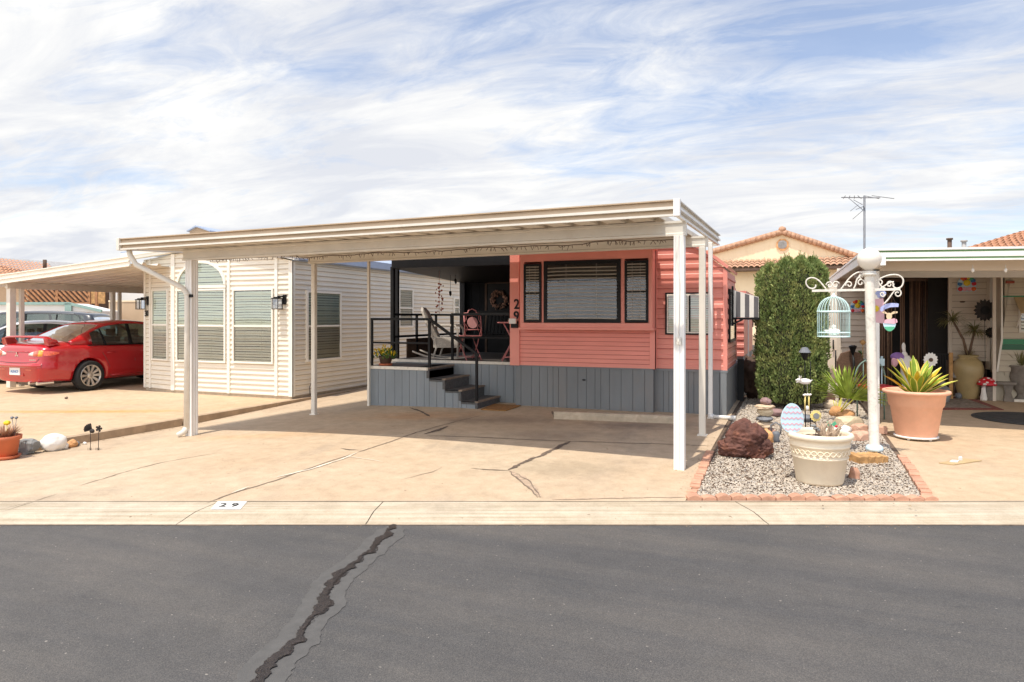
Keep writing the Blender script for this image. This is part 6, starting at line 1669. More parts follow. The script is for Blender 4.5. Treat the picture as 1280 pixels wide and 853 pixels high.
# second roof ridge
mb = MB(); A, B, C, D = P(20, 344, 44), P(112, 344, 44), P(76, 334.5, 47), P(40, 332, 47)
t = thing('tiled_house', 'low house with a dull brown tile roof peeping over the left carport', 'house', tuple(A.xy) + (0,))
tile_roof(mb, A, B, C, D, 6, 22); mb.build('roof', 'tile', t)
mb = MB(); mb.hexa([(A.x, A.y, 0), (B.x, B.y, 0), (B.x - 1, B.y + 4, 0), (A.x - 1, A.y + 4, 0), A, B, B + Vector((-1, 4, 0)), A + Vector((-1, 4, 0))]); mb.build('wall', 'stucco_tan', t)
# lattice fence
dF = 25.0
t = thing('lattice_fence', 'brown diagonal lattice fence panel above the white wall', 'fence', tuple(onD(30, 400, dF).xy) + (0,))
p0, p1 = onD(28, 378, dF), onD(113, 378, dF); z0, z1 = p0.z, onD(30, 357, dF).z; u = (p1 - p0); u.z = 0; Lf = u.length; u.normalize(); F = Frame((p0.x, p0.y, 0), u, (u.y, -u.x, 0))
mb = MB(); s = -(z1 - z0)
while s < Lf:
    a0_, a1_ = s, s + (z1 - z0); zz0, zz1 = z0, z1
    if a0_ < 0: zz0 = z0 - a0_; a0_ = 0
    if a1_ > Lf: zz1 = z1 - (a1_ - Lf); a1_ = Lf
    if zz1 - zz0 > 0.02: mb.bar(F.P(a0_, z0 + z1 - zz0, 0.01), F.P(a1_, z0 + z1 - zz1, 0.01), 0.05, 0.10, up=(u.y, -u.x, 0))
    s += 0.19
mb.build('lattice', 'wood', t)
mb = MB(); mb.fbox(F, 0, Lf, z0 - 0.06, z0, -0.03, 0.05); mb.fbox(F, 0, Lf, z1, z1 + 0.06, -0.03, 0.05)
for a in (0, Lf * 0.5, Lf - 0.06, Lf + 0.2): mb.fbox(F, a, a + 0.09, 0, z1 + 0.06, -0.04, 0.06)
mb.build('fence_frame', 'wood', t)
mb = MB(); mb.fbox(F, Lf + 0.05, Lf + 0.55, z0 - 0.05, z1, 0.0, 0.04); mb.build('solid_board', 'log', t)
mb = MB(); mb.fbox(F, 0, Lf + 0.5, 0.9, z1, -0.35, -0.30); mb.build('backing_board', 'brown', t)
# white building with green trim under the lattice
t = thing('white_shed', 'white flat building with pale green trim behind the parked cars', 'building', tuple(onD(30, 400, 23).xy) + (0,))
p0, p1 = onD(-20, 380, 23), onD(128, 390, 23); u = (p1 - p0); u.z = 0; L = u.length; u.normalize(); F = Frame((p0.x, p0.y, 0), u, (u.y, -u.x, 0))
zt = onD(60, 379.5, 23).z; zr_ = onD(128, 389, 23).z; xr = (onD(86, 400, 23) - onD(-20, 400, 23)).length
mb = MB(); mb.prism([(0, 0), (L, 0), (L, zr_), (xr, zt), (0, zt)], F.O, F.u, (0, 0, 1), -F.n * 1.0); mb.build('wall', 'white_wall', t, fixn=True)
mb = MB(); mb.bar(F.P(0, zt, 0.03), F.P(xr, zt, 0.03), 0.06, 0.09); mb.bar(F.P(xr, zt, 0.03), F.P(L, zr_, 0.03), 0.06, 0.09); mb.fbox(F, xr - 0.1, xr + 0.12, 0, zt, 0.01, 0.06); mb.build('trim', 'teal', t)
# white and tan walls at the right end
a, b = onD(104, 360, 27), onD(200, 362, 27); t = thing('white_wall', 'plain white wall seen past the carport posts', 'wall', (a.x, a.y, 0))
mb = MB(); n_ = Vector((0.2, 1, 0)); mb.hexa([(a.x, a.y, 0), (b.x, b.y, 0), (b.x, b.y + 1, 0), (a.x, a.y + 1, 0), (a.x, a.y, 2.7), (b.x, b.y, 2.7), (b.x, b.y + 1, 2.7), (a.x, a.y + 1, 2.7)]); mb.build('wall_body', 'white_wall', t)
mb = MB(); mb.hexa([(a.x, a.y - 0.03, 2.7), (b.x, b.y - 0.03, 2.7), (b.x, b.y + 1, 2.7), (a.x, a.y + 1, 2.7), (a.x, a.y - 0.03, 2.78), (b.x, b.y - 0.03, 2.78), (b.x, b.y + 1, 2.78), (a.x, a.y + 1, 2.78)]); mb.build('coping', 'pipe', t)
a, b = onD(136, 377.5, 24), onD(200, 377.5, 24); t = thing('tan_wall', 'low tan block wall beside the cream house', 'wall', (a.x, a.y, 0))
mb = MB(); mb.hexa([(a.x, a.y, 0), (b.x, b.y, 0), (b.x, b.y + 0.2, 0), (a.x, a.y + 0.2, 0), a, b, b + Vector((0, .2, 0)), a + Vector((0, .2, 0))]); mb.build('wall_body', 'stucco_tan', t)
mb = MB(); mb.hexa([a + Vector((0, -.02, 0)), b + Vector((0, -.02, 0)), b + Vector((0, .22, 0)), a + Vector((0, .22, 0)), a + Vector((0, -.02, .05)), b + Vector((0, -.02, .05)), b + Vector((0, .22, .05)), a + Vector((0, .22, .05))]); mb.build('coping', 'stucco', t)
# distant hills
mb = MB(); vs = []; N = 80
for i in range(N + 1):
    a = -1.4 + 2.8 * i / N; X, Y = from_cam(700 * math.tan(a * 0.75), 700); h = 14 + 16 * noise.noise(Vector((a * 3, 1.7, 0))) + 6 * noise.noise(Vector((a * 11, 4, 0)))
    vs += [(X, Y, -1), (X, Y, max(4, h)), (X + -SY * 150, Y + CY * 150, -1)]
mb.add(vs, [f for i in range(N) for f in ((3 * i, 3 * i + 3, 3 * i + 4, 3 * i + 1), (3 * i + 1, 3 * i + 4, 3 * i + 5, 3 * i + 2))], True)
struct(mb, 'hills', 'mountain')

# ================================================================== BACKGROUND, RIGHT: STUCCO HOUSE
SH = thing('stucco_house', 'cream stucco two storey house with clay tile gable behind the juniper', 'house', tuple(onD(978, 400, 38).xy) + (0,))
Y0 = onD(978, 290, 38).y
def on(px, py): return onY(px, py, Y0)
pk = onD(978, 292, 38); Y0 = pk.y
lf, rt = onY(872, 330, Y0), onY(1082, 329, Y0); zt2 = onY(978, 333, Y0).z
lf = Vector((lf.x, Y0, onY(895, 321, Y0).z)); 
rt = Vector((onY(1070, 322, Y0).x, Y0, onY(1070, 322, Y0).z))
mb = MB(); mb.prism([(lf.x, 0), (rt.x, 0), (rt.x, rt.z), (pk.x, pk.z), (lf.x, lf.z)], (0, Y0, 0), (1, 0, 0), (0, 0, 1), (0, 8, 0)); mb.build('wall', 'stucco', SH, fixn=True)
# main roof rake: chunky tiles
mb = MB()
for (a, b) in ((pk, lf), (pk, rt)):
    n = 18; d = (b - a) * 1.06
    for i in range(n):
        p = a + d * (i / n); q = a + d * ((i + 1.12) / n)
        mb.tube([p + Vector((0, -0.12, 0.06 + 0.03)), q + Vector((0, -0.12, 0.06))], [0.15, 0.17], 8)
    mb.hexa([a + Vector((0, 0, -0.02)), a + d + Vector((0, 0, -0.02)), a + d + Vector((0, 8, -0.02)), a + Vector((0, 8, -0.02)), a + Vector((0, 0, 0.12)), a + d + Vector((0, 0, 0.12)), a + d + Vector((0, 8, 0.12)), a + Vector((0, 8, 0.12))])
mb.blob(pk + Vector((0, -0.12, 0.2)), 0.2, (1, 1, 0.9), 0.2, 2, 4, 2)
mb.build('roof', 'tile', SH, fixn=True)
# pent roof of tiles across the gable
zA, zB = onY(978, 334.5, Y0 - 0.9).z, onY(978, 325.0, Y0).z
mb = MB(); tile_roof(mb, (lf.x + 0.2, Y0 - 0.9, zA), (rt.x + 0.8, Y0 - 0.9, zA), (rt.x + 0.8, Y0, zB), (lf.x + 0.2, Y0, zB), 3, 30); mb.build('pent_roof', 'tile', SH)
mb = MB(); mb.box(lf.x + 0.2, rt.x + 0.8, Y0 - 0.92, Y0 - 0.8, zA - 0.13, zA + 0.0); mb.box(lf.x + 0.2, rt.x + 0.8, Y0 - 0.8, Y0 + 0.02, zA - 0.13, zA - 0.08); mb.build('gutter', 'brown', SH)
# octagonal vent
v = onY(978, 306, Y0); mb = MB(); rr0 = 0.34
oc = lambda r, n=8: [(r * math.cos(R(22.5 + 45 * i)), r * math.sin(R(22.5 + 45 * i))) for i in range(n)]
mb.prism(oc(rr0), (v.x, Y0 - 0.08, v.z), (1, 0, 0), (0, 0, 1), (0, 0.1, 0)); mb.build('vent_frame', 'stone_orange', SH, fixn=True)
mb = MB(); mb.prism(oc(rr0 * 0.72), (v.x, Y0 - 0.10, v.z), (1, 0, 0), (0, 0, 1), (0, 0.03, 0)); 
for k in range(6): mb.box(v.x - 0.2, v.x + 0.2, Y0 - 0.115, Y0 - 0.10, v.z - 0.17 + k * 0.06, v.z - 0.14 + k * 0.06)
mb.build('vent', 'grey_roof', SH, fixn=True)
# low wing below with garden wall, seen left and right of the juniper
t = thing('garden_wall', 'low cream stucco wall at the end of the gravel path', 'wall', tuple(onD(945, 440, 24).xy) + (0,))
a, b = onY(915, 420, 24), onY(1052, 428, 24)
mb = MB(); mb.box(a.x, b.x, 24, 24.2, -0.1, onY(945, 438, 24).z); mb.build('wall_body', 'stucco', t)
mb = MB(); mb.box(a.x, b.x, 23.97, 24.23, onY(945, 438, 24).z, onY(945, 438, 24).z + 0.06); mb.build('coping', 'stucco_tan', t)
# second right wall: tan house flank between juniper and right home
a, b = onY(1026, 345, 22), onY(1050, 345, 22)
t = thing('tan_house_flank', 'tan stucco corner with dark conduits between the juniper and the right hand home', 'house', (a.x, 22, 0))
mb = MB(); mb.box(a.x, b.x + 1.5, 22, 23.9, -0.1, 2.6); mb.build('wall', 'siding_right', t)
mb = MB()
for px in (1036, 1041.5): 
    x = onY(px, 400, 21.95).x; mb.tube([(x, 21.93, onY(px, 425, 21.9).z), (x, 21.93, onY(px, 437, 21.9).z)], 0.022, 6)
x = onY(1044.5, 400, 21.95).x; mb.tube([(x, 21.93, onY(px, 438, 21.9).z), (x, 21.93, 0.05)], 0.022, 6); mb.build('conduit', 'black', t)
# far right tiled roof
t = thing('tiled_house', 'orange tiled roof rising behind the right hand carport', 'house', tuple(onD(1260, 300, 36).xy) + (0,))
A, B, C, D = onD(1205, 313, 36), onD(1420, 313, 36), onD(1420, 285, 41), onD(1285, 289, 41)
mb = MB(); tile_roof(mb, A, B, C, D, 10, 22); mb.build('roof', 'tile_orange', t)
mb = MB(); mb.hexa([(A.x, A.y, 0), (B.x, B.y, 0), (B.x, B.y + 6, 0), (A.x + 2, A.y + 6, 0), A, B, B + Vector((0, 6, 0)), A + Vector((2, 6, 0))]); mb.build('wall', 'stucco', t)
# meter pedestal and lamp post on the gravel path beyond the awning
WP = onY(931.5, 480, 15.2); zt3 = onY(931, 398, 15.2).z
mb = MB(); mb.box(WP.x - 0.075, WP.x + 0.075, 15.13, 15.28, 0, zt3); solo(mb, 'white_post', 'alu_white', 'thick white post beside the striped awning', 'post', (WP.x, 15.2, 0), bevel=0.01)
t = thing('utility_pedestal', 'small cream utility meter pedestal on the gravel path', 'meter', tuple(onY(941, 460, 19).xy) + (0,))
q = onY(941, 440, 19); mb = MB(); mb.box(q.x - 0.22, q.x + 0.20, 19, 19.2, 0.0, onY(941, 420, 19).z); mb.build('cabinet', 'stucco', t, bevel=0.02)
mb = MB(); q2 = onY(941, 437, 18.98); mb.tube([(q2.x, 19.0, q2.z), (q2.x, 18.88, q2.z)], 0.12, 20); mb.build('meter_dial', 'stone_grey', t)
q = onY(937, 404, 17.6); mb = MB(); mb.tube([(q.x, 17.6, 0), (q.x, 17.6, q.z - 0.1)], 0.025, 8); mb.lathe((q.x, 17.6, q.z - 0.12), [(0.04, 0), (0.09, 0.03), (0.10, 0.22), (0.13, 0.24), (0.02, 0.34), (0, 0.36)], 8)
solo(mb, 'path_lamp', 'black', 'slim black lamp post on the path beyond the striped awning', 'lamp', (q.x, 17.6, 0))
# green hose bin
q = onY(934, 463, 14.3); mb = MB(); mb.blob((q.x, 14.3, 0.30), 0.24, (0.8, 0.8, 1.1), 0.15, 1.6, 3, 3); solo(mb, 'hose_bundle', 'green_metal', 'grey green bundle of hose at the foot of the white post', 'hose', (q.x, 14.3, 0.1))
# dark planting urn / shrub and pale stones
q = onY(941, 482, 13.3); mb = MB(); mb.blob((q.x, 13.3, 0.44), 0.31, (0.8, 0.8, 1.25), 0.3, 2.2, 5, 4, ridge=True); solo(mb, 'dark_boulder', 'brown', 'dark brown boulder on the gravel path beside the juniper', 'rock', (q.x, 13.3, 0.1))
q = onY(926, 484, 14.0); mb = MB(); mb.blob((q.x, 13.2, 0.16), 0.13, (1.2, 0.8, 0.6), 0.3, 2, 6, 3); solo(mb, 'pale_rock', 'stone_white', 'pale rock on the path left of the dark boulder', 'rock', (q.x, 13.2, 0.06))

# ================================================================== GRAVEL BED
# juniper
JC = onD(990, 400, 11.3)
J = thing('juniper', 'tall dense green juniper clipped into a broad column in the gravel bed', 'tree', (JC.x, JC.y, gz(JC.x, JC.y)))
z0 = gz(JC.x, JC.y)
mb = MB(); mb.tube([(JC.x, JC.y, z0 - 0.05), (JC.x + 0.02, JC.y, z0 + 0.4), (JC.x, JC.y + 0.02, z0 + 1.6)], [0.09, 0.07, 0.03], 8)
for k in range(5): mb.tube([(JC.x, JC.y, z0 + 0.15), (JC.x + 0.2 * math.cos(k * 1.3), JC.y + 0.2 * math.sin(k * 1.3), z0 + 0.9), (JC.x + 0.25 * math.cos(k * 1.3), JC.y + 0.25 * math.sin(k * 1.3), z0 + 1.9)], [0.04, 0.03, 0.01], 6)
mb.build('trunk', 'bark', J)
sp0 = [(-0.42, -0.08, 0.18, 2.36), (-0.24, -0.28, 0.21, 2.43), (0.02, -0.32, 0.22, 2.44), (0.25, -0.22, 0.20, 2.47), (0.41, -0.03, 0.18, 2.44), (-0.32, 0.18, 0.22, 2.40), (0.0, 0.1, 0.32, 2.44), (0.30, 0.22, 0.22, 2.38), (0.0, 0.38, 0.22, 2.3), (-0.12, -0.12, 0.22, 2.47), (0.15, -0.02, 0.22, 2.50)]
sp = [(a * 0.93, b * 0.93, c * 0.95, d) for a, b, c, d in sp0]
def sp_r(s, t):       # radius along the spire
    if t < 0.12: return s[2] * (0.80 + 1.6 * t)
    if t < 0.91: return s[2] * 1.04
    return s[2] * max(0.03, (1 - ((t - 0.91) / 0.09) ** 1.5))
mb = MB(); vs = []; fs = []
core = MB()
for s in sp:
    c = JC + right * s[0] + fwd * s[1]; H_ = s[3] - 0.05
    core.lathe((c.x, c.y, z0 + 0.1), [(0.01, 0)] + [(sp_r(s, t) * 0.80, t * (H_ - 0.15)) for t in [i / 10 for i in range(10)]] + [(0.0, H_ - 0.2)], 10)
random.seed(11)
cnt = 0
while cnt < 42000:
    s = random.choice(sp); t = random.random() ** 0.85; a = random.uniform(0, 2 * PI); H_ = s[3]
    # lumps
    lump = 1 + 0.27 * noise.noise(Vector((math.cos(a) * 1.8 + s[0] * 9, math.sin(a) * 1.8 + s[1] * 9, t * 13))) + 0.13 * noise.noise(Vector((math.cos(a) * 5 + s[0] * 9, math.sin(a) * 5, t * 34)))
    r = sp_r(s, t) * random.uniform(0.80, 1.04) * lump
    x, y = s[0] + r * math.cos(a), s[1] + r * math.sin(a)
    if any((x - q[0]) ** 2 + (y - q[1]) ** 2 < (0.76 * sp_r(q, min(1, t * H_ / q[3]))) ** 2 for q in sp if q is not s and t * H_ < q[3] * 0.97): continue
    c = JC + right * x + fwd * y; z = z0 + 0.10 + t * (H_ - 0.12)
    od = (right * math.cos(a) + fwd * math.sin(a)); L = random.uniform(0.025, 0.058) * (1.3 if t > 0.9 else 1)
    d = (od * random.uniform(0.15, 0.9) + Vector((random.uniform(-.3, .3), random.uniform(-.3, .3), random.uniform(0.5, 1.2)))).normalized()
    sd_ = d.cross(Vector((random.uniform(-1, 1), random.uniform(-1, 1), 0.3))).normalized() * random.uniform(0.006, 0.014)
    b = len(vs); P = Vector((c.x, c.y, z))
    vs += [P - sd_ * 0.5, P + d * L * 0.45 - sd_ * 1.2, P + d * L, P + d * L * 0.45 + sd_ * 1.2]; fs.append((b, b + 1, b + 2, b + 3)); cnt += 1
for k in range(80):     # loose wisps above the top
    s = random.choice(sp); a = random.uniform(0, 2 * PI); r = random.uniform(0, 0.10); c = JC + right * (s[0] + r * math.cos(a)) + fwd * (s[1] + r * math.sin(a)); hh = random.uniform(0.04, 0.15)
    for j in range(16):
        z = z0 + s[3] - 0.06 + hh * j / 16; b = len(vs); P = Vector((c.x, c.y, z)); d = Vector((random.uniform(-.6, .6), random.uniform(-.6, .6), 1)).normalized(); sd_ = d.cross(right).normalized() * 0.006; L = 0.045
        vs += [P - sd_ * 0.5, P + d * L * 0.45 - sd_, P + d * L, P + d * L * 0.45 + sd_]; fs.append((b, b + 1, b + 2, b + 3))
mb.add(vs, fs); MT['inner'] = M('crown_depth_shade', (0.045, 0.05, 0.022), 0.95, 0.4, 30); core.build('crown_shade_core', 'inner', J)  # dark core paints the shade deep inside the crown
mb.build('crown', 'juniper', J)

# lava rock, in two lumps
p = g(940, 575); c = Vector((p.x - SY * 0.16, p.y + CY * 0.16, p.z))
mb = MB(); mb.blob(c + right * -0.02 + Vector((0, 0, 0.20)), 0.215, (0.95, 0.7, 0.84), 0.30, 1.1, 21, 5, rot=0.4, craggy=True); mb.blob(c + right * 0.09 + Vector((0, 0, 0.09)), 0.18, (0.95, 0.7, 0.66), 0.30, 1.3, 8, 5, craggy=True)
mb.blob(c + right * -0.13 + Vector((0, 0, 0.09)), 0.15, (1.15, 0.8, 0.66), 0.30, 1.3, 31, 5, craggy=True)
solo(mb, 'lava_rock', 'lava', 'large jagged dark red lava rock on the gravel', 'rock', tuple(c))
# cairn: one thing per stacked rock
base = g(958, 545); d = depth(base.x, base.y)
stk = [(958, 541, 20, 12, 'stone_pink', 'pinkish bottom rock of the stacked cairn'), (956, 531, 23, 7, 'stone_tan', 'flat tan rock second from the bottom of the cairn'), (956, 523.5, 22, 6, 'stone_slate', 'dark slate rock in the middle of the cairn'), (957, 515, 18, 9, 'stone_cream', 'cream rounded rock above the slate in the cairn'), (956, 508.5, 23, 6, 'stone_tan', 'wide tan rock second from the top of the cairn'), (957, 501.5, 15, 7, 'stone_plum', 'small plum rock on top of the stacked cairn')]
MT['stone_cream'] = M('cream_stone', (0.68, 0.56, 0.38), 0.8, 0.15, 9, 0.4, 30); MT['stone_plum'] = M('plum_stone', (0.30, 0.19, 0.18), 0.8, 0.2, 9, 0.4, 30)
for k, (px, py, w, h, m, lb) in enumerate(stk):
    q = onD(px, py, d + 0.1); s_ = d / FP
    mb = MB(); mb.blob(q, 1.0, (w / 2 * s_ * 1.05, w / 2 * s_ * 0.9, h / 2 * s_ * 1.25), 0.18, 1.3, k * 3 + 1, 4, rot=k); solo(mb, 'cairn_rock', m, lb, 'rock', tuple(q), 'rocks stacked into a cairn')
q = g(970, 553); mb = MB(); mb.lathe(q, [(0.03, 0), (0.05, 0.01), (0.035, 0.05), (0.05, 0.10), (0.03, 0.13), (0, 0.13)], 10); mb.tube([q + Vector((-.05, 0, .1)), q + Vector((-.06, 0, .2)), q + Vector((0, 0, .24)), q + Vector((.06, 0, .2)), q + Vector((.05, 0, .1))], 0.01, 6)
solo(mb, 'small_lantern', 'stone_slate', 'small dark grey garden lantern between the cairn and the cream pot', 'ornament', tuple(q))
q = g(952, 556); mb = MB(); mb.blob(q + Vector((0.05, 0.05, 0.08)), 0.09, (0.9, 0.7, 1.1), 0.25, 1.5, 4, 4); solo(mb, 'orange_rock', 'stone_orange', 'orange rock half hidden behind the lava rock', 'rock', tuple(q))
q = g(1068, 598); mb = MB(); mb.blob(q + Vector((0, 0, 0.03)), 0.06, (0.8, 0.6, 1.3), 0.3, 1.5, 14, 3); solo(mb, 'red_brick_chip', 'brick', 'reddish brick fragment beside the foot of the cream pot', 'brick', tuple(q))

# cream pot
pf = g(1024.5, 610); pc = away(pf, 0.22); pz = gz(pc.x, pc.y)
PT = thing('cream_pot', 'large round cream pot with a wavy relief band in the gravel', 'pot', (pc.x, pc.y, pz))
prof = [(0.0, 0.0), (0.228, 0.0), (0.238, 0.02), (0.272, 0.235), (0.283, 0.24), (0.288, 0.25), (0.282, 0.26), (0.276, 0.262), (0.290, 0.345), (0.301, 0.348), (0.306, 0.358), (0.301, 0.368), (0.296, 0.37), (0.304, 0.415), (0.322, 0.42), (0.334, 0.432), (0.336, 0.452), (0.326, 0.468), (0.305, 0.474), (0.288, 0.468), (0.282, 0.44), (0.278, 0.40)]
prof = [(a * 0.885, b) for a, b in prof]
mb = MB(); mb.lathe((pc.x, pc.y, pz), prof, 56); 
mb.build('pot_body', 'cream_pot', PT)
for ph in (0, PI):
    mb = MB(); mb.tube([(pc.x + 0.259 * math.cos(a), pc.y + 0.259 * math.sin(a), pz + 0.304 + 0.022 * math.sin(a * 15 + ph)) for a in [2 * PI * i / 180 for i in range(181)]], 0.005, 5, cap=False); mb.build('relief_wave', 'cream_pot', PT)
mb = MB(); mb.lathe((pc.x, pc.y, pz), [(0.0, 0.415), (0.15, 0.43), (0.24, 0.405), (0.247, 0.40)], 30); mb.build('soil', 'soil', PT)
for k in range(24):
    pass
# driftwood cluster
mb = MB(); random.seed(5)
for k in range(20):
    a = random.uniform(0, 2 * PI); b0 = pc + right * (0.08 + 0.05 * math.cos(a)) + fwd * (0.05 * math.sin(a)); pts = [Vector((b0.x, b0.y, pz + 0.41))]
    L = random.uniform(0.03, 0.055); dd = Vector((math.cos(a) * 0.5, math.sin(a) * 0.5, 1)).normalized()
    for j in range(4):
        pts.append(pts[-1] + dd * L); dd = (dd + Vector((random.uniform(-.5, .5), random.uniform(-.5, .5), random.uniform(-.3, .3)))).normalized()
    mb.tube(pts, [0.020, 0.018, 0.014, 0.010, 0.004], 7)
solo(mb, 'driftwood', 'driftwood', 'knotted pale driftwood standing in the cream pot', 'driftwood', (pc.x, pc.y, pz + 0.41))
mb = MB()
for k in range(12):
    a = random.uniform(0, 2 * PI); r = random.uniform(0.1, 0.23); q = Vector((pc.x + r * math.cos(a), pc.y + r * math.sin(a), pz + 0.425)); mb.blob(q, random.uniform(0.012, 0.03), (1, 1, .6), 0.2, 1.5, k, 2)
solo(mb, 'pebbles', 'stone_tan', 'few tan pebbles lying on the soil of the cream pot', 'pebbles', (pc.x, pc.y, pz + 0.42))
q = pc + right * 0.10 - fwd * 0.03; mb = MB(); mb.k = 0; mb.tube([(q.x, q.y, pz + 0.42), (q.x, q.y, pz + 0.55)], 0.003, 5); mb.k = 1
for sg in (-1, 1): mb.prism([(0, 0), (0.035, 0.03), (0.05, 0.0), (0.02, -0.02)], (q.x, q.y, pz + 0.55), right * sg, (0, 0, 1), fwd * 0.004)
solo(mb, 'butterfly_stake', ['black', 'green_paint'], 'tiny green butterfly on a wire above the driftwood', 'ornament', (q.x, q.y, pz + 0.42), fixn=True)
mb = MB(); q = q + right * 0.045; mb.blob((q.x, q.y, pz + 0.53), 0.014, (1, 1, 1), 0.1, 1, 1, 2); solo(mb, 'red_bead', 'red', 'tiny red bead ornament beside the green butterfly', 'ornament', (q.x, q.y, pz + 0.53))
# easter egg sign on a stake
e = onD(990.5, 523, depth(pc.x, pc.y) - 0.0); ES = thing('egg_sign', 'pale blue egg shaped sign with pink wavy stripes stuck in the cream pot', 'sign', tuple(e))
def eggr(t): return (0.098 * math.sin(t) * (1 - 0.0), 0.135 * -math.cos(t) + 0.012 * math.sin(t) ** 2 * -1)
pts = [(0.108 * math.sin(a) * (1 - 0.14 * math.cos(a)), 0.142 * math.cos(a)) for a in [2 * PI * i / 40 for i in range(40)]]
mb = MB(); mb.prism(pts, e, right, (0, 0, 1), fwd * 0.012); mb.build('egg_board', 'sky_blue', ES, fixn=True)
for row, yy in enumerate((0.105, 0.055, 0.0, -0.055, -0.105)):
    hw_ = 0.108 * math.sqrt(max(0, 1 - (yy / 0.142) ** 2)) * (1 - 0.14 * yy / 0.142) - 0.006
    n = 40; top = [(-hw_ + 2 * hw_ * i / n, yy + 0.007 * math.sin(i / n * hw_ * 300) + 0.0055) for i in range(n + 1)]; bot = [(x, y - 0.012) for x, y in reversed(top)]
    mb = MB(); O = e - fwd * 0.003
    vs = [O + right * x + Vector((0, 0, y)) for x, y in top] + [O + right * x + Vector((0, 0, y)) for x, y in reversed(bot)]
    mb.add(vs, [(i, i + 1, n + 2 + i, n + 1 + i) for i in range(n)]); mb.build('wavy_stripe', 'egg_pink', ES)
mb = MB(); mb.tube([e + Vector((0, 0, -0.14)) + fwd * 0.02, e + Vector((0.03, 0, -0.24)) + fwd * 0.02], 0.005, 5); mb.build('stake', 'wood', ES)
# sunflower ornament
def daisy(name, label, c, r, n, petal, centre, stem_to, mats=('stem', ), cat='ornament', group=None, rc=0.42, stem_m='black', facing=None, w=0.30):
    D_ = thing(name, label, cat, (c.x, c.y, stem_to), group); fn = -fwd
    mb = MB()
    for k in range(n):
        a = 2 * PI * k / n; u = right * math.cos(a) + Vector((0, 0, 1)) * math.sin(a); s_ = right * -math.sin(a) + Vector((0, 0, 1)) * math.cos(a)
        mb.prism([(r * rc * 0.7, -r * w * 0.35), (r * 0.8, -r * w * 0.62), (r, 0), (r * 0.8, r * w * 0.62), (r * rc * 0.7, r * w * 0.35)], c + fn * (0.004 * (k % 2)), u, s_, fn * 0.004)
    mb.build('petals', petal, D_, fixn=True)
    mb = MB(); mb.prism([(r * rc * math.cos(2 * PI * i / 20), r * rc * math.sin(2 * PI * i / 20)) for i in range(20)], c + fn * 0.009, right, (0, 0, 1), fn * 0.012); mb.build('flower_centre', centre, D_, fixn=True)
    mb = MB(); mb.tube([c - fn * 0.006, Vector((c.x + 0.005, c.y, (c.z + stem_to) / 2)), Vector((c.x, c.y, stem_to))], 0.004, 6); mb.build('stem', stem_m, D_)
    return D_
c = onD(1019.5, 520, depth(pc.x, pc.y) - 0.05); daisy('sunflower_ornament', 'small painted sunflower on a stake in the cream pot', c, 0.056, 13, 'pale_yellow', 'stone_grey', pz + 0.41, rc=0.5, w=0.42)
q = onD(1020, 535, depth(pc.x, pc.y) - 0.05); mb = MB()
for k in range(7): mb.blob(q + right * random.uniform(-.035, .03) + Vector((0, 0, random.uniform(-.03, .03))), 0.015, (1.2, .8, .8), 0.3, 2, k, 2)
solo(mb, 'shell_ornament', 'stone_grey', 'cluster of small grey shells under the painted sunflower', 'ornament', tuple(q))
# shepherd hook with solar lamp, flying figure and wind chime
hk = onD(1013, 440, 8.9); hz = gz(hk.x, hk.y)
HK = thing('garden_stake', 'thin black stake carrying a flying white figure and a chime in front of the juniper', 'garden stake', (hk.x, hk.y, hz))
mb = MB(); ztop = onD(1013, 452, 8.9).z; mb.tube([(hk.x, hk.y, hz), (hk.x, hk.y, ztop)], 0.006, 6)
mb.build('pole', 'black', HK)
sl = onD(1006, 438, 8.8); SLm = thing('solar_lamp', 'black faceted solar lantern on a stake in front of the juniper', 'garden lamp', (sl.x, sl.y, gz(sl.x, sl.y)))
mb = MB(); mb.lathe((sl.x, sl.y, sl.z), [(0.075, -0.03), (0.07, -0.02), (0.035, 0.035), (0.0, 0.04)], 8, False); mb.build('lamp_cap', 'stone_slate', SLm)
mb = MB(); mb.lathe((sl.x, sl.y, sl.z), [(0.02, -0.12), (0.035, -0.09), (0.055, -0.03)], 8, False); mb.build('lamp_cage', 'black', SLm)
mb = MB(); mb.tube([(sl.x, sl.y, sl.z - 0.12), (sl.x, sl.y, sl.z - 0.38), (sl.x + 0.01, sl.y, gz(sl.x, sl.y))], 0.007, 6); mb.build('stake', 'black', SLm)
q = onD(1006, 477, 8.8)
mb = MB(); mb.blob(q, 0.055, (1.35, 0.7, 0.7), 0.08, 1, 1, 4); mb.blob(q + right * -0.075 + Vector((0, 0, 0.02)), 0.027, (1.1, .8, .8), 0.05, 1, 2, 3); mb.blob(q + right * -0.105 + Vector((0, 0, 0.018)), 0.013, (1.3, .7, .7), 0.0, 1, 2, 2)
for sg in (-1, 1): mb.tube([q + right * -0.06 + fwd * 0.02 * sg + Vector((0, 0, 0.035)), q + right * -0.06 + fwd * 0.03 * sg + Vector((0, 0, 0.075))], [0.009, 0.003], 6)
mb.tube([q + right * 0.06 + Vector((0, 0, 0.0)), q + right * 0.1 + Vector((0, 0, 0.02))], [0.015, 0.004], 6); mb.tube([q + right * -0.05, q + right * -0.11 + Vector((0, 0, -.01))], 0.008, 6)
solo(mb, 'flying_figure', 'stone_white', 'white flying pig like figure hanging in front of the juniper', 'ornament', tuple(q))
q = onD(1009, 494, 8.8); WC = thing('wind_chime', 'cream wind chime with a white rounded top hanging below the flying figure', 'wind chime', tuple(q))
mb = MB(); mb.tube([q + Vector((0, 0, 0.16)), q], 0.002, 4)
for k in range(6): mb.blob(q + right * (-0.04 + 0.016 * k) + Vector((0, 0, 0.006 * (k % 2))), 0.018, (1, 1, .8), 0.1, 1, k, 2)
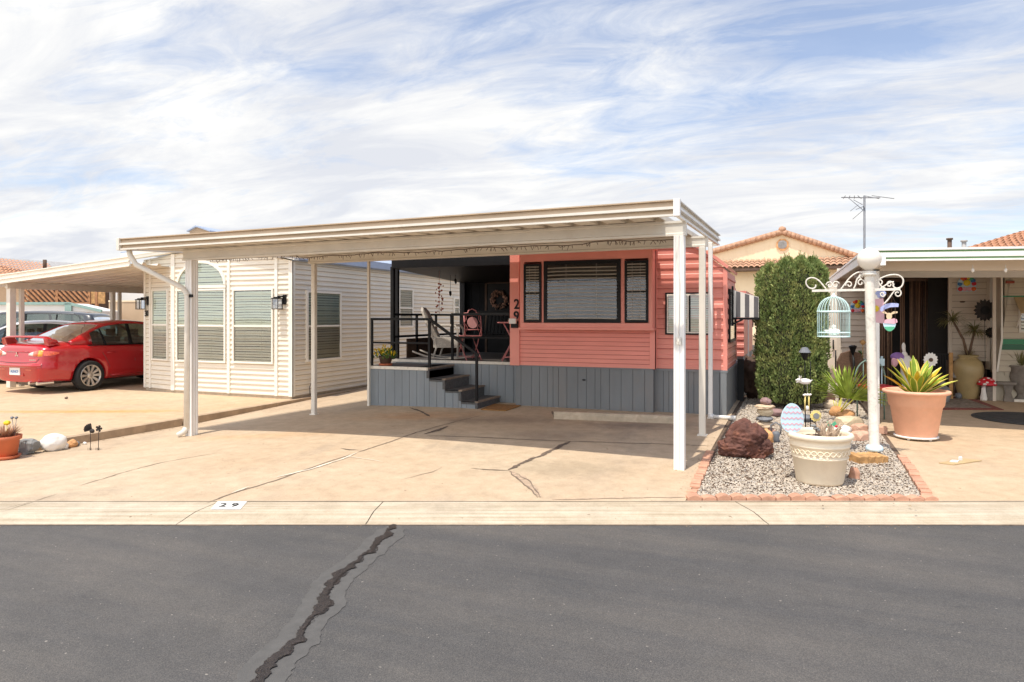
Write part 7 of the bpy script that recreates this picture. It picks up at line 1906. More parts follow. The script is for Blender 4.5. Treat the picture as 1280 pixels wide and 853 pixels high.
mb.build('chime_top', 'stone_white', WC)
for s_ in (-0.028, 0.022):
    mb = MB(); mb.tube([q + right * s_, q + right * s_ + Vector((0, 0, -0.20))], 0.009, 8); mb.build('chime_tube', 'pale_yellow', WC)
mb = MB(); mb.blob(q + Vector((0, 0, -0.17)), 0.024, (1, .5, 1.4), 0.0, 1, 1, 2); mb.build('clapper', 'stone_white', WC)
# fan palm
fpb = g(1046, 520); FPm = thing('fan_palm', 'young bright green fan palm in the gravel bed beside the white lamp post', 'palm', tuple(fpb))
d0 = depth(fpb.x, fpb.y); random.seed(3)
def fan(tip_px, tip_py, dd, L, spread, axis_deg, name='frond', nseg=22, fwdlean=0.0, m='palm'):
    c = onD(tip_px, tip_py, d0 + dd)
    st_ = MB(); st_.tube([fpb + right * random.uniform(-.02, .02), fpb.lerp(c, 0.5) + Vector((0, 0, 0.0)), c], [0.014, 0.010, 0.007], 6); st_.build('frond_stem', 'palm_stem', FPm)
    mb = MB()
    for k in range(nseg):
        a = R(axis_deg - spread / 2 + spread * k / (nseg - 1)) + random.uniform(-.02, .02)
        dirv = right * math.cos(a) + Vector((0, 0, 1)) * math.sin(a) + fwd * (fwdlean + random.uniform(-.10, .10))
        leafstrip(mb, c, dirv, L * random.uniform(0.85, 1.05), 0.05, 0.25, 6, 0.5, shape=lambda t: 0.25 + 1.5 * t * (1 - t) + 0.25 * (1 - t) if t < 0.95 else 0.05)
    mb.build(name, m, FPm)
fan(1060, 499, -0.35, 0.50, 165, 88, fwdlean=-0.30, nseg=34)
fan(1066, 500, -1.0, 0.46, 75, 34, nseg=18, fwdlean=-0.7)
fan(1052, 496, 0.12, 0.50, 100, 112, nseg=20, fwdlean=0.3)
mb = MB()
for a in (60, 75, 95, 110): mb.tube([fpb, fpb + right * 0.16 * math.cos(R(a)) + Vector((0, 0, 0.24))], [0.012, 0.005], 5)
mb.build('frond_stem', 'palm_stem', FPm)
# border rocks along the right edge
brs = [(1037, 498, 16, 11, 'stone_pink', 'pink rock at the far end of the right hand stone border'), (1041, 507, 17, 10, 'stone_pale', 'pale rock near the far end of the right hand stone border'), (1048, 515, 16, 12, 'stone_orange', 'orange rock at the foot of the fan palm'), (1060, 519, 22, 10, 'stone_orange', 'flat orange tan rock right of the fan palm stem'), (1066, 528, 36, 12, 'stone_cream', 'broad cream slab rock behind the cream pot rim'), (1078, 536, 22, 11, 'stone_pink2', 'square pink block beside the white lamp post'), (1079, 546, 26, 12, 'stone_pink2', 'long pink block nearest the white lamp post'), (1057, 538, 24, 9, 'stone_white', 'whitish flat rock just behind the cream pot')]
MT['stone_pale'] = M('pale_rock', (0.72, 0.58, 0.43), 0.85, 0.2, 9, 0.4, 30); MT['stone_pink2'] = M('salmon_block', (0.66, 0.40, 0.28), 0.85, 0.15, 9, 0.4, 30)
for k, (px, py, w, h, m, lb) in enumerate(brs):
    q = g(px, py + h * 0.5); s_ = depth(q.x, q.y) / FP; q = q + fwd * w * s_ * 0.3
    mb = MB(); mb.blob(q + Vector((0, 0, h * s_ * 0.45)), 1.0, (w / 2 * s_ * 1.15, w / 2 * s_ * 0.8, h / 2 * s_ * 1.3), 0.16, 1.2, k * 5 + 2, 3, flat=0.22 if 'block' in lb or 'slab' in lb else 0.0, rot=0.3 + 0.1 * k)
    solo(mb, 'border_rock', m, lb, 'rock', tuple(q), 'rocks lining the gravel bed')
# succulent tuft by the palm
q = g(1003, 548); 
for (px, py) in ((1000, 520),):
    q = g(px, 527); mb = MB(); mb.blob(q + Vector((0, 0, .04)), 0.14, (1.3, .8, .5), 0.3, 2, 9, 3); solo(mb, 'dark_stone', 'stone_slate', 'dark flat stone at the base of the juniper behind the egg sign', 'rock', tuple(q))
q = g(968, 522); mb = MB(); mb.blob(q + Vector((0, 0.1, .06)), 0.12, (1.5, .8, .5), 0.2, 2, 19, 3); solo(mb, 'border_rock', 'stone_plum', 'plum coloured rock at the left foot of the juniper', 'rock', tuple(q))

# ---------------------------------------------------------------- white lamp post with scroll bracket
lp = g(1093, 573); LY = lp.y; lz = lp.z
lg = MB(); a_, b_ = g(1075, 581), g(1112, 580); 
K = 14; u = (b_ - a_); L = u.length; u.normalize(); nn = Vector((-u.y, u.x, 0))
vs = []
for i in range(K + 1):
    for (w, h) in ((-0.10, -0.02), (-0.105, 0.075), (0.11, 0.085), (0.11, -0.02)):
        j = 0.012 * noise.noise(Vector((i * 0.7, w * 30, h * 30 + 5))); p = a_ + u * (L * i / K) + nn * (w + 0.12 + j); vs.append((p.x, p.y, p.z + h + j))
lg.add(vs, [(i * 4 + j, i * 4 + (j + 1) % 4, (i + 1) * 4 + (j + 1) % 4, (i + 1) * 4 + j) for i in range(K) for j in range(4)] + [(0, 1, 2, 3), (K * 4 + 3, K * 4 + 2, K * 4 + 1, K * 4)])
solo(lg, 'log_slab', 'log', 'short orange brown log slab under the white lamp post', 'log', tuple(lp), fixn=True, bevel=0.005)
lx = lp.x; lz0 = lz + 0.085
LP_ = thing('lamp_post', 'chipped white lamp post with a round globe and scrolled side arms', 'lamp post', (lx, LY, lz0))
zgl = onY(1086, 324, LY).z; lx_top = onY(1086.5, 340, LY).x
lean = (lx_top - lx)
mb = MB(); N = 24; pr = []
zt = onY(1087, 342, LY).z
vs = []; n = 12
for i, (r, z) in enumerate([(0.060, lz0), (0.060, lz0 + 0.06), (0.052, lz0 + 0.08), (0.050, lz0 + 0.7), (0.050, zt - 0.1), (0.050, zt)]):
    t = (z - lz0) / (zt - lz0)
    for j in range(24):
        a = 2 * PI * j / 24; rr = r * (0.93 if j % 2 else 1.0); vs.append((lx + lean * t + rr * math.cos(a), LY + rr * math.sin(a), z))
mb.add(vs, [(i * 24 + j, i * 24 + (j + 1) % 24, (i + 1) * 24 + (j + 1) % 24, (i + 1) * 24 + j) for i in range(5) for j in range(24)], True); mb.build('post', 'old_white', LP_)
tx = lx + lean
mb = MB(); mb.lathe((tx, LY, zt - 0.03), [(0.058, 0.0), (0.075, 0.012), (0.075, 0.025), (0.062, 0.04), (0.07, 0.055), (0.0, 0.06)], 24); mb.build('collar', 'old_white', LP_)
mb = MB(); mb.ball((tx, LY, zgl + 0.0), 0.121, (1, 1, 1), 32, 20); mb.build('globe', 'globe', LP_)
mb = MB(); mb.lathe((lx, LY, lz0), [(0.085, 0.0), (0.09, 0.02), (0.078, 0.05), (0.062, 0.06)], 20); mb.build('foot_wrap', 'sky_blue', LP_)
BY = LY - 0.0
def b2(u, v): return onY(1000 + u / 6.56, 300 + v / 6.56, BY)
def curve(pts, r=0.0085, k=6):
    P = [b2(*p) for p in pts]; out = []
    for i in range(len(P) - 1):
        p0, p1, p2, p3 = P[max(0, i - 1)], P[i], P[i + 1], P[min(len(P) - 1, i + 2)]
        for j in range(k):
            t = j / k; out.append(0.5 * ((2 * p1) + (p2 - p0) * t + (2 * p0 - 5 * p1 + 4 * p2 - p3) * t * t + (3 * p1 - p0 - 3 * p2 + p3) * t ** 3))
    return out + [P[-1]]
mb = MB(); mb.bar(b2(98, 418), b2(822, 405), 0.022, 0.026)
for c in ([(130, 368), (125, 390), (100, 400), (70, 390), (50, 360), (55, 330), (85, 312), (120, 315), (155, 335), (185, 368), (215, 405)],
          [(335, 405), (370, 360), (400, 320), (440, 285), (480, 266), (522, 268)], [(440, 400), (455, 370), (465, 330), (490, 300), (522, 290)],
          [(640, 325), (690, 303), (740, 288), (800, 288), (840, 315), (846, 350), (830, 385), (790, 398), (765, 380), (770, 360)],
          [(690, 525), (730, 480), (765, 430), (785, 408)], [(660, 400), (690, 380), (735, 352), (770, 345)], [(640, 340), (660, 375), (700, 400)]):
    mb.tube(curve(c), 0.0085, 6)
def spi(cx_, cy_, r, a0, a1): return [(cx_ + q[0], cy_ + q[1]) for q in spiral((0, 0), r, r * 0.25, a0, a1, 9)]
for s_ in (spi(243, 372, 30, 180, 620), spi(292, 370, 32, -20, -420), spi(403, 368, 30, 160, 560), spi(498, 352, 32, 20, -400), spi(505, 298, 22, 90, 450), spi(655, 352, 30, 160, 560), spi(735, 366, 30, 10, -400), spi(800, 440, 34, -90, 330), spi(676, 445, 24, 0, 400)):
    mb.tube(curve(s_, k=3), 0.0075, 6)
mb.build('scroll_bracket', 'old_white', LP_)
# bird cage
cc = onY(1042, 400, BY); cs_ = depth(cc.x, cc.y) / FP
zb_ = onY(1042, 421, BY).z; zm_ = onY(1042, 390, BY).z; ztp = onY(1042, 371, BY).z; rc_ = 18.5 * cs_
BC = thing('bird_cage', 'turquoise domed bird cage hanging from the left arm of the lamp post', 'bird cage', (cc.x, BY, zb_))
mb = MB()
for z in (zb_, zb_ + 0.045, zm_): mb.tube([(cc.x + rc_ * math.cos(a), BY + rc_ * math.sin(a), z) for a in [2 * PI * i / 36 for i in range(37)]], 0.006, 6, cap=False)
mb.lathe((cc.x, BY, zb_ - 0.005), [(0, 0), (rc_, 0), (rc_, 0.012), (0, 0.012)], 36); mb.lathe((cc.x, BY, zm_ - 0.008), [(rc_ * 1.0, 0), (rc_ * 1.05, 0), (rc_ * 1.05, 0.02), (rc_, 0.02)], 36, caps=False)
mb.build('cage_rings', 'turquoise', BC)
mb = MB()
for i in range(26):
    a = 2 * PI * i / 26; x, y = rc_ * math.cos(a), rc_ * math.sin(a); pts = [(cc.x + x, BY + y, zb_), (cc.x + x, BY + y, zm_)]
    for k in range(1, 7): q = k / 6; pts.append((cc.x + x * math.cos(q * PI / 2 * 0.96), BY + y * math.cos(q * PI / 2 * 0.96), zm_ + (ztp - zm_) * math.sin(q * PI / 2)))
    mb.tube(pts, 0.0028, 4)
mb.build('cage_wires', 'turquoise', BC)
mb = MB(); mb.lathe((cc.x, BY, ztp - 0.01), [(0.035, 0), (0.03, 0.02), (0.012, 0.03), (0.01, 0.045), (0, 0.05)], 12); mb.tube([(cc.x, BY, ztp + 0.03), (cc.x + 0.015, BY, ztp + 0.055), (cc.x, BY, ztp + 0.075), (cc.x - 0.012, BY, ztp + 0.06)], 0.004, 6); mb.build('hanger', 'turquoise', BC)
mb = MB(); q = Vector((cc.x, BY, zb_ + 0.055)); mb.blob(q, 0.052, (1.3, 0.8, 0.75), 0.05, 1, 1, 3); mb.blob(q + Vector((0.0, 0, 0.05)), 0.028, (1, 1, 1), 0, 1, 1, 2); mb.tube([q + Vector((-.04, 0, 0)), q + Vector((-.10, 0, .015))], [0.02, 0.008], 6); solo(mb, 'toy_bird', 'stone_white', 'white toy bird sitting inside the turquoise cage', 'ornament', tuple(q))
# hanging easter signs on the right arm
def pl(px, py, Y=BY): return onY(px, py, Y)
def board(name, outline, m, label, cat, Y, t=0.008, par=None):
    O = pl(0, 0, Y); P = [pl(x, y, Y) for x, y in outline]; n = len(P); mb = MB()
    mb.add(P + [p + Vector((0, t, 0)) for p in P], [tuple(range(n)), tuple(range(n, 2 * n))[::-1]] + [(i, (i + 1) % n, n + (i + 1) % n, n + i) for i in range(n)])
    if par is None: return solo(mb, name, m, label, cat, tuple(P[0]), fixn=True)
    return mb.build(name, m, par, fixn=True)
PS = board('pink_sign', [(1093, 374), (1104, 373), (1106, 389), (1105, 390), (1106, 405), (1093, 403)], 'sign_pink', 'small pink plaque hanging just behind the lamp post', 'sign', BY + 0.12)
board('painted_egg', [(1095 + 4 * math.cos(a), 386 + 4 * math.sin(a)) for a in [2 * PI * i / 12 for i in range(12)]], 'yellow', None, None, BY + 0.112, 0.004, PS)
BS = thing('bunny_sign', 'hanging painted rabbit in a blue and green half egg under a blue banner', 'sign', tuple(pl(1112, 396)))
board('banner', [(1100, 388), (1101, 384), (1106, 380.5), (1113, 379), (1120, 379), (1123.5, 380), (1123, 384), (1118, 384), (1112, 384.5), (1106, 387), (1102, 390)], 'lilac', None, None, BY + 0.02, 0.008, BS)
board('half_egg', [(1104, 404), (1120, 404)] + [(1112 + 8 * math.cos(a), 404 + 10 * math.sin(a)) for a in [PI * i / 12 for i in range(1, 12)]], 'sky_blue', None, None, BY + 0.02, 0.012, BS)
board('half_egg_base', [(1112 + 7.0 * math.cos(a), 405 + 9.4 * math.sin(a)) for a in [PI * (0.12 + 0.76 * i / 12) for i in range(13)]], 'green_paint', None, None, BY + 0.015, 0.004, BS)
board('rabbit_head', [(1111.5 + 3.6 * math.cos(a), 395.5 + 4.4 * math.sin(a)) for a in [2 * PI * i / 14 for i in range(14)]], 'skin_tan', None, None, BY + 0.016, 0.01, BS)
board('rabbit_ear', [(1110, 392), (1106, 389.3), (1102.5, 390), (1103.5, 391.6), (1107, 392.5), (1109.5, 394)], 'skin_tan', None, None, BY + 0.018, 0.008, BS)
board('rabbit_ear', [(1113, 392), (1117, 389.3), (1122, 389.6), (1122, 391.4), (1117, 392.5), (1113.5, 394)], 'skin_tan', None, None, BY + 0.018, 0.008, BS)
board('rabbit_body', [(1105, 404), (1106, 400), (1110, 399), (1114, 399), (1118, 398), (1121, 399.5), (1122, 403), (1118, 405)], 'egg_pink', None, None, BY + 0.013, 0.008, BS)
mb = MB(); mb.tube([pl(1113, 366), pl(1105, 382)], 0.002, 4); mb.tube([pl(1113, 366), pl(1120, 380)], 0.002, 4); mb.tube([pl(1105, 384), pl(1106, 400)], 0.002, 4); mb.tube([pl(1119, 384), pl(1119, 404)], 0.002, 4); mb.build('cord', 'brown', BS)
mb = MB(); q = pl(1101, 367, BY + 0.15)
for k in range(6): mb.blob(q + Vector((0.03 * math.cos(k * 1.05), 0, 0.03 * math.sin(k * 1.05))), 0.024, (1, .4, 1), 0.1, 1, k, 2)
solo(mb, 'blue_ornament', 'lilac', 'blue grey flower ornament hanging behind the right arm of the lamp post', 'ornament', tuple(q))

# ================================================================== RIGHT HAND LOT
# big terracotta planter
tf = g(1145, 553, gr); tcn = away(tf, 0.28); tz = gr(tcn.x, tcn.y)
TP = thing('terracotta_planter', 'large terracotta planter with a yellow green cycad on the right driveway', 'planter', (tcn.x, tcn.y, tz))
_l0 = MB.lathe
def _l1(self, c, prof, n=24, **k): return _l0(self, c, [(a * 0.87, b) for a, b in prof], n, **k)
MB.lathe = _l1
mb = MB(); mb.lathe((tcn.x, tcn.y, tz + 0.05), [(0, 0), (0.262, 0), (0.268, 0.012), (0.330, 0.355), (0.345, 0.362), (0.348, 0.375), (0.355, 0.380), (0.372, 0.505), (0.40, 0.512), (0.428, 0.524), (0.436, 0.54), (0.428, 0.556), (0.405, 0.562), (0.375, 0.552), (0.355, 0.48), (0.34, 0.46)], 64); mb.build('pot_body', 'terracotta', TP)
mb = MB(); mb.lathe((tcn.x, tcn.y, tz + 0.05), [(0, 0.47), (0.2, 0.475), (0.35, 0.455)], 30); mb.build('soil', 'soil', TP)
mb = MB(); mb.lathe((tcn.x, tcn.y, tz), [(0, 0.02), (0.27, 0.02), (0.285, 0.028), (0.285, 0.042), (0.27, 0.046), (0, 0.046)], 40)
for k in range(5): mb.ball((tcn.x + 0.2 * math.cos(k * 1.256 + .4), tcn.y + 0.2 * math.sin(k * 1.256 + .4), tz + 0.014), 0.02, nu=8, nv=6)
mb.build('plant_caddy', 'white_paint', TP)
MB.lathe = _l0
random.seed(9)
AG = thing('cycad', 'yellow edged broad leaved plant growing in the terracotta planter', 'plant', (tcn.x, tcn.y, tz + 0.5))
sh_ = lambda t: (0.50 + 1.1 * t) if t < 0.45 else ((1.0) if t < 0.82 else max(0.12, (1 - t) / 0.18))
for k, (az, el, L) in enumerate([(180, 38, .46), (165, 58, .46), (140, 72, .50), (110, 80, .44), (95, 84, .50), (60, 78, .46), (30, 62, .50), (12, 48, .50), (-8, 28, .50), (200, 30, .30), (-25, 40, .40), (-60, 55, .34), (-100, 60, .32), (-130, 50, .34), (80, 60, .4), (45, 50, .44), (0, 70, .44), (-40, 70, .38), (220, 55, .36), (150, 40, .4), (172, 50, .48), (125, 66, .5), (75, 74, .48), (22, 55, .47), (2, 38, .48), (-15, 50, .4), (195, 45, .42), (-75, 68, .36), (-115, 66, .36)]):
    mb = MB(); mb.k = 0; dv = right * math.cos(R(az)) * math.cos(R(el)) + fwd * math.sin(R(az)) * math.cos(R(el)) + Vector((0, 0, math.sin(R(el))))
    b_ = Vector((tcn.x, tcn.y, tz + 0.50)) + dv * 0.03
    leafstrip(mb, b_, dv, L * 1.02, 0.082, 0.16, 8, 0.35, shape=sh_, edge=1)
    mb.build('leaf', ['agave' if k % 7 else 'agave_amber', 'agave_edge' if k % 6 else 'agave_amber'], AG)

# the right hand carport roof
RC = thing('carport', 'white carport roof with green striped gutter on the right hand lot', 'carport', (1.0, 10.3, 0))
CX0 = 0.95; CYf = 10.3
fl0 = onY(1084, 311.5, CYf); CX0 = fl0.x; tz0 = fl0.z; ez = onY(1280, 308.5, CYf); sl_ = (ez.z - tz0) / (ez.x - CX0)
CX1 = 9.0
def ctz(X): return tz0 + sl_ * (X - CX0) - 0.0
h = 0.165
def cstrip(mb, z0, z1, n1):
    mb.extrude_prof([(0, z0), (n1, z0), (n1, z1), (0, z1)], (CX0, CYf, ctz(CX0) - h), (CX1, CYf, ctz(CX1) - h), (0, -1, 0))
mb = MB()
for (a, b, n_) in ((0.0, 0.024, 0.03), (0.048, 0.112, 0.035), (0.138, 0.165, 0.045)): cstrip(mb, a, b, n_)
mb.build('gutter', 'alu_white', RC, fixn=True)
mb = MB()
for (a, b, n_) in ((0.0245, 0.0475, 0.02), (0.1125, 0.1375, 0.02)): cstrip(mb, a, b, n_)
mb.build('green_stripe', 'gutter_green', RC, fixn=True)
mb = MB(); YB2 = 20.0
for (a, b, n_) in ((0.0, 0.07, 0.03), (0.075, 0.13, 0.02), (0.135, 0.165, 0.04)): mb.extrude_prof([(0, a), (n_, a), (n_, b), (0, b)], (CX0, CYf, ctz(CX0) - h), (CX0, YB2, ctz(CX0) - h + 0.12), (-1, 0, 0))
mb.build('side_fascia', 'alu_white', RC, fixn=True)
mb = MB(); x = CX0; prof = []
while x < CX1:
    for dx, dz in ((0, 0), (0.22, 0), (0.245, 0.04), (0.29, 0.04), (0.31, 0)): prof.append((x + dx, dz))
    x += 0.34
for lift in (0, 0.006):
    n = len(prof); vs = [(x, CYf + 0.01, ctz(x) - h + 0.07 + dz + lift) for x, dz in prof] + [(x, YB2, ctz(x) - h + 0.14 + dz + lift) for x, dz in prof]
    mb.add(vs, [(i, i + 1, n + i + 1, n + i) for i in range(n - 1)])
mb.build('roof_panel', 'soffit', RC)
def cbeam(Y, z0, z1, m='siding_right', a=None):
    mb = MB(); mb.extrude_prof([(-0.04, 0), (0.04, 0), (0.04, z1 - z0), (-0.04, z1 - z0)], ((a or CX0 + 0.1), Y, z0), (CX1, Y, z0 + sl_ * 8), (0, 1, 0)); mb.build('beam', m, RC, fixn=True)
zb1 = onY(1180, 337, 10.9).z; cbeam(10.9, zb1, ctz(CX0) - h + 0.08, 'siding_right')
zb2 = onY(1180, 345, 13.6).z; cbeam(13.6, zb2, zb2 + 0.16, 'alu_white')
q = onY(1105.5, 324, 10.1); mb = MB(); mb.box(q.x - 0.03, q.x + 0.035, 10.26, 14, q.z - 0.07, q.z + 0.055); mb.build('rafter', 'alu_white', RC)
q = onY(1242.5, 400, 14.66); mb = MB(); mb.box(q.x - 0.025, q.x + 0.025, 14.63, 14.68, 0.03, 2.5); mb.build('post', 'siding_right', RC)
mb = MB(); x = onY(1095, 400, 10.9).x; mb.box(x - 0.04, x + 0.04, 10.86, 10.94, gr(x, 10.9) - 0.02, zb1 + 0.02); mb.build('post', 'alu_white', RC)
mb = MB()
for px in (1216, 1257):
    q = onY(px, 337, 10.5); mb.tube([q + Vector((0, 0, .06)), q + Vector((0, 0, -.03))], 0.004, 4); mb.blob(q + Vector((0, 0, -0.01)), 0.02, (1, 1, 1.6), 0, 1, 1, 2)
solo(mb, 'clip_lights', 'plastic_white', 'two tiny white clip lights under the green striped gutter', 'lights', tuple(q))
# vent pipes and antenna behind the roof
for px, py0, lb in ((1187, 300, 'short rusty vent pipe on the right hand roof nearer the antenna'), (1205, 302.5, 'short grey vent pipe on the right hand roof nearer the orange roof')):
    p = onY(px, py0, 19.8); mb = MB(); mb.tube([(p.x, 19.8, 2.4), (p.x, 19.8, p.z)], 0.05, 8); mb.tube([(p.x, 19.8, p.z), (p.x, 19.8, p.z + 0.04)], 0.075, 8); solo(mb, 'vent_pipe', 'brown' if px < 1200 else 'grey_roof', lb, 'vent pipe', (p.x, 19.8, 2.4), 'vent pipes on the right roof')
AN = thing('tv_antenna', 'thin grey television antenna on a tall mast against the sky', 'antenna', tuple(onD(1080, 310, 18).xy) + (2.4,))
mt, mbt = onD(1080.5, 245, 18), onD(1080.5, 330, 18)
mb = MB(); mb.tube([(mbt.x, mbt.y, 0.2), mt], 0.028, 8); mb.build('mast', 'stone_slate', AN)
mb = MB(); mb.tube([onD(1052, 247, 18.6), onD(1100, 247.5, 17.4)], 0.014, 6)
for (px, a, b, dz) in ((1054, -5, 7, 0), (1060, -6, 8, 0), (1066, -7, 9, 0), (1072, -10, 12, 0), (1084, -18, 22, -1), (1094, -18, 31, -1)):
    c = onD(px, 247, 18.6 - (px - 1052) / 48 * 1.2); 
    mb.tube([c + right * a * 0.012 + fwd * -0.25, c + right * b * 0.021 + fwd * 0.3 + Vector((0, 0, 0.02))], 0.009, 5)
mb.tube([onD(1060, 247, 18.2), onD(1079, 263, 18), ], 0.009, 5); mb.tube([onD(1067, 250, 18), onD(1078, 256, 17.8)], 0.009, 5); mb.tube([onD(1070, 262, 17.8), onD(1080, 258, 18)], 0.009, 5); mb.tube([onD(1066, 274, 18), onD(1080, 262, 18)], 0.008, 5); mb.tube([onD(1063, 264, 18), onD(1073, 256, 18)], 0.007, 5)
mb.build('antenna_arms', 'stone_slate', AN)

# right hand home: beige siding sections, dark opening, bead curtain
RH = thing('right_home', 'beige sided home in deep shade under the right hand carport', 'house', (2, 17, 0))
FA = Frame((0, 17, 0), (1, 0, 0), (0, -1, 0))
a0, a1 = onY(1048, 400, 17).x, onY(1108, 400, 17).x; zA0, zA1 = onY(1065, 449, 17).z, 2.65
mb = MB(); mb.lap(FA, a0 + 0.04, a1, zA0, zA1, 0.125, 0.012); mb.build('siding_wall', ['siding_right', 'siding_lap_shade'], RH)
mb = MB(); mb.fbox(FA, a0 - 0.03, a0 + 0.045, zA0 - 0.02, zA1, -0.05, 0.03); mb.fbox(FA, a0, a1, zA0 - 0.06, zA0, -0.05, 0.03); mb.build('wall_trim', 'siding_right', RH)
mb = MB(); mb.fbox(FA, a0 + 0.05, a1, 0.0, zA0 - 0.06, -0.2, -0.1); mb.fbox(FA, a0 - 0.02, a0 + 0.04, 0.0, zA0 - 0.02, -0.04, 0.02); mb.build('skirting', 'log', RH)
YC = 15.5
c0, c1 = onY(1098, 400, YC).x, onY(1186, 400, YC).x
FC = Frame((0, YC, 0), (1, 0, 0), (0, -1, 0))
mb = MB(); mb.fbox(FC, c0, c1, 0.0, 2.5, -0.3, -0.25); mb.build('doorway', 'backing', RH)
BCt = thing('bead_curtain', 'brown bead curtain hanging across the dark doorway of the right home', 'curtain', (c0, YC, 2.3))
cz1 = onY(1140, 352, YC).z; q0, q1 = onY(1101, 400, YC).x, onY(1175.5, 400, YC).x
MT['bead_dark'] = M('dark_bead', (0.085, 0.05, 0.035), 0.7, 0.3, 20); MT['bead_lt'] = M('tan_bead', (0.30, 0.19, 0.12), 0.7, 0.3, 20)
mb = MB(); random.seed(13); x = q0
while x < q1:
    mb.k = random.choice((0, 0, 0, 1, 1, 2)); w = random.uniform(0.008, 0.014); yj = random.uniform(-.03, .03); sw = random.uniform(-.015, .015); zb_ = 0.10 + random.uniform(0, 0.05)
    if not (q0 + 0.20 < x < q0 + 0.33 or q0 + 0.42 < x < q0 + 0.50):
        mb.tube([(x, YC + yj, cz1), (x + sw * .5, YC + yj, 1.4), (x + sw, YC + yj, zb_)], w, 5)
    x += random.uniform(0.012, 0.022)
mb.build('strands', ['bead', 'bead_dark', 'bead_lt'], BCt)
mb = MB(); mb.box(q0 - 0.02, q1 + 0.02, YC - 0.04, YC + 0.04, cz1, cz1 + 0.06); mb.build('curtain_rail', 'brown', BCt)
YP = 15.2; FP2 = Frame((0, YP, 0), (1, 0, 0), (0, -1, 0))
e0, e1 = onY(1185.5, 400, YP).x, onY(1237, 400, YP).x; pz0, pz1 = onY(1210, 450, YP).z, onY(1210, 345, YP).z
mb = MB(); mb.lap(FP2, e0 + 0.05, e1 - 0.05, pz0 + 0.04, pz1, 0.118, 0.012); mb.build('siding_wall', ['siding_right', 'siding_lap_shade'], RH)
mb = MB(); mb.fbox(FP2, e0, e0 + 0.055, pz0, pz1 + 0.2, -0.05, 0.025); mb.fbox(FP2, e1 - 0.05, e1, pz0, pz1 + 0.2, -0.05, 0.025); mb.fbox(FP2, e0, e1, pz0 - 0.02, pz0 + 0.04, -0.05, 0.024); mb.fbox(FP2, e0, e1, pz1 - 0.03, pz1 + 0.2, -0.05, 0.026); mb.build('wall_trim', 'siding_right', RH)
mb = MB(); grooved(mb, FP2, e0, e1, 0, pz0 - 0.02, 0.14, True, -0.20, -0.18); mb.build('skirting', 'brown', RH)
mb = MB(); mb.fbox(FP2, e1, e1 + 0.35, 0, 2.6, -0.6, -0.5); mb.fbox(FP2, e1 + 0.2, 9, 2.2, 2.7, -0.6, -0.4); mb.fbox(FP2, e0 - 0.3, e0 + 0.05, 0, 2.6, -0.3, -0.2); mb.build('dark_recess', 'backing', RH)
# colourful plaques
def plaque(px, py, w, Y, label):
    c = onY(px, py, Y); s_ = depth(c.x, c.y) / FP * w / 2; t = thing('plaque', label, 'plaque', tuple(c), 'colourful arched plaques on the right home')
    out = [(1.0 * math.cos(a), 0.15 + 0.95 * math.sin(a)) for a in [PI * i / 14 for i in range(15)]] + [(-1.0, -0.85), (1.0, -0.85)]
    mb = MB(); mb.prism([(a * s_, b * s_) for a, b in out], c, (1, 0, 0), (0, 0, 1), (0, 0.012, 0)); mb.build('plaque_board', 'sky_blue', t, fixn=True)
    cols = ['red', 'blue', 'green_paint', 'yellow', 'red', 'orange_pot', 'sky_blue', 'blue']
    for k in range(8):
        a = PI * k / 7; mb = MB(); mb.blob(c + Vector((0.74 * s_ * math.cos(a), -0.012, s_ * (0.10 + 0.78 * math.sin(a)))), s_ * 0.27, (1, .25, 1), 0.05, 1, k, 2); mb.build('painted_tile', cols[k], t)
    mb = MB(); mb.blob(c + Vector((0, -0.012, 0.22 * s_)), s_ * 0.40, (1, .2, 1), 0, 1, 1, 2); mb.build('painted_sun', 'yellow', t)
    for k, m in enumerate(('red', 'egg_pink', 'egg_pink', 'orange_pot')):
        mb = MB(); mb.blob(c + Vector((s_ * (-0.7 + 0.47 * k), -0.012, -0.55 * s_)), s_ * 0.28, (1, .2, 1), 0, 1, 1, 2); mb.build('painted_tile', m, t)
plaque(1208.5, 356, 20, YP - 0.04, 'colourful arched plaque on the beige panel left of the camper')
plaque(1072, 384, 16, 16.96, 'colourful arched plaque on the far beige wall behind the bird cage')
# small lizard-like ornament on panel
q = onY(1203, 377.5, YP - 0.02); mb = MB(); mb.blob(q, 0.03, (1.6, .4, .5), 0.2, 2, 2, 2); solo(mb, 'wall_ornament', 'brown', 'tiny dark ornament on the beige panel below the plaque', 'ornament', tuple(q))

MT['marker'] = M('marker_lens', (0.30, 0.05, 0.02), 0.3)
# camper at the right edge
CM = thing('camper', 'old beige camper with green bands at the right edge', 'camper', (3.5, 14.9, 0))
YV = 14.7; FV = Frame((0, YV, 0), (1, 0, 0), (0, -1, 0))
vx = [onY(p, 400, YV).x for p in (1251, 1250, 1252, 1246)]; vz = [onY(1260, p, YV).z for p in (345, 400, 424, 465)]
XV1 = 8.0
cl2 = [((vx[2] , YV, vz[2]), ((vz[3] - vz[2]) * 1.0, 0, (vx[2] - vx[3]) * -1.0))]
mb = MB(); mb.lap(FV, vx[3] - 0.0, XV1, vz[3], 2.55, 0.10, 0.010, 'lap')
nrm = Vector((vx[3] - vx[2], 0, vz[3] - vz[2])).normalized(); nl = Vector((nrm.z, 0, -nrm.x)); nl = nl if nl.x < 0 else -nl
mb.build('front_wall', ['rv', 'siding_lap_shade'], CM, clip=[((vx[2], YV, vz[2]), nl)])
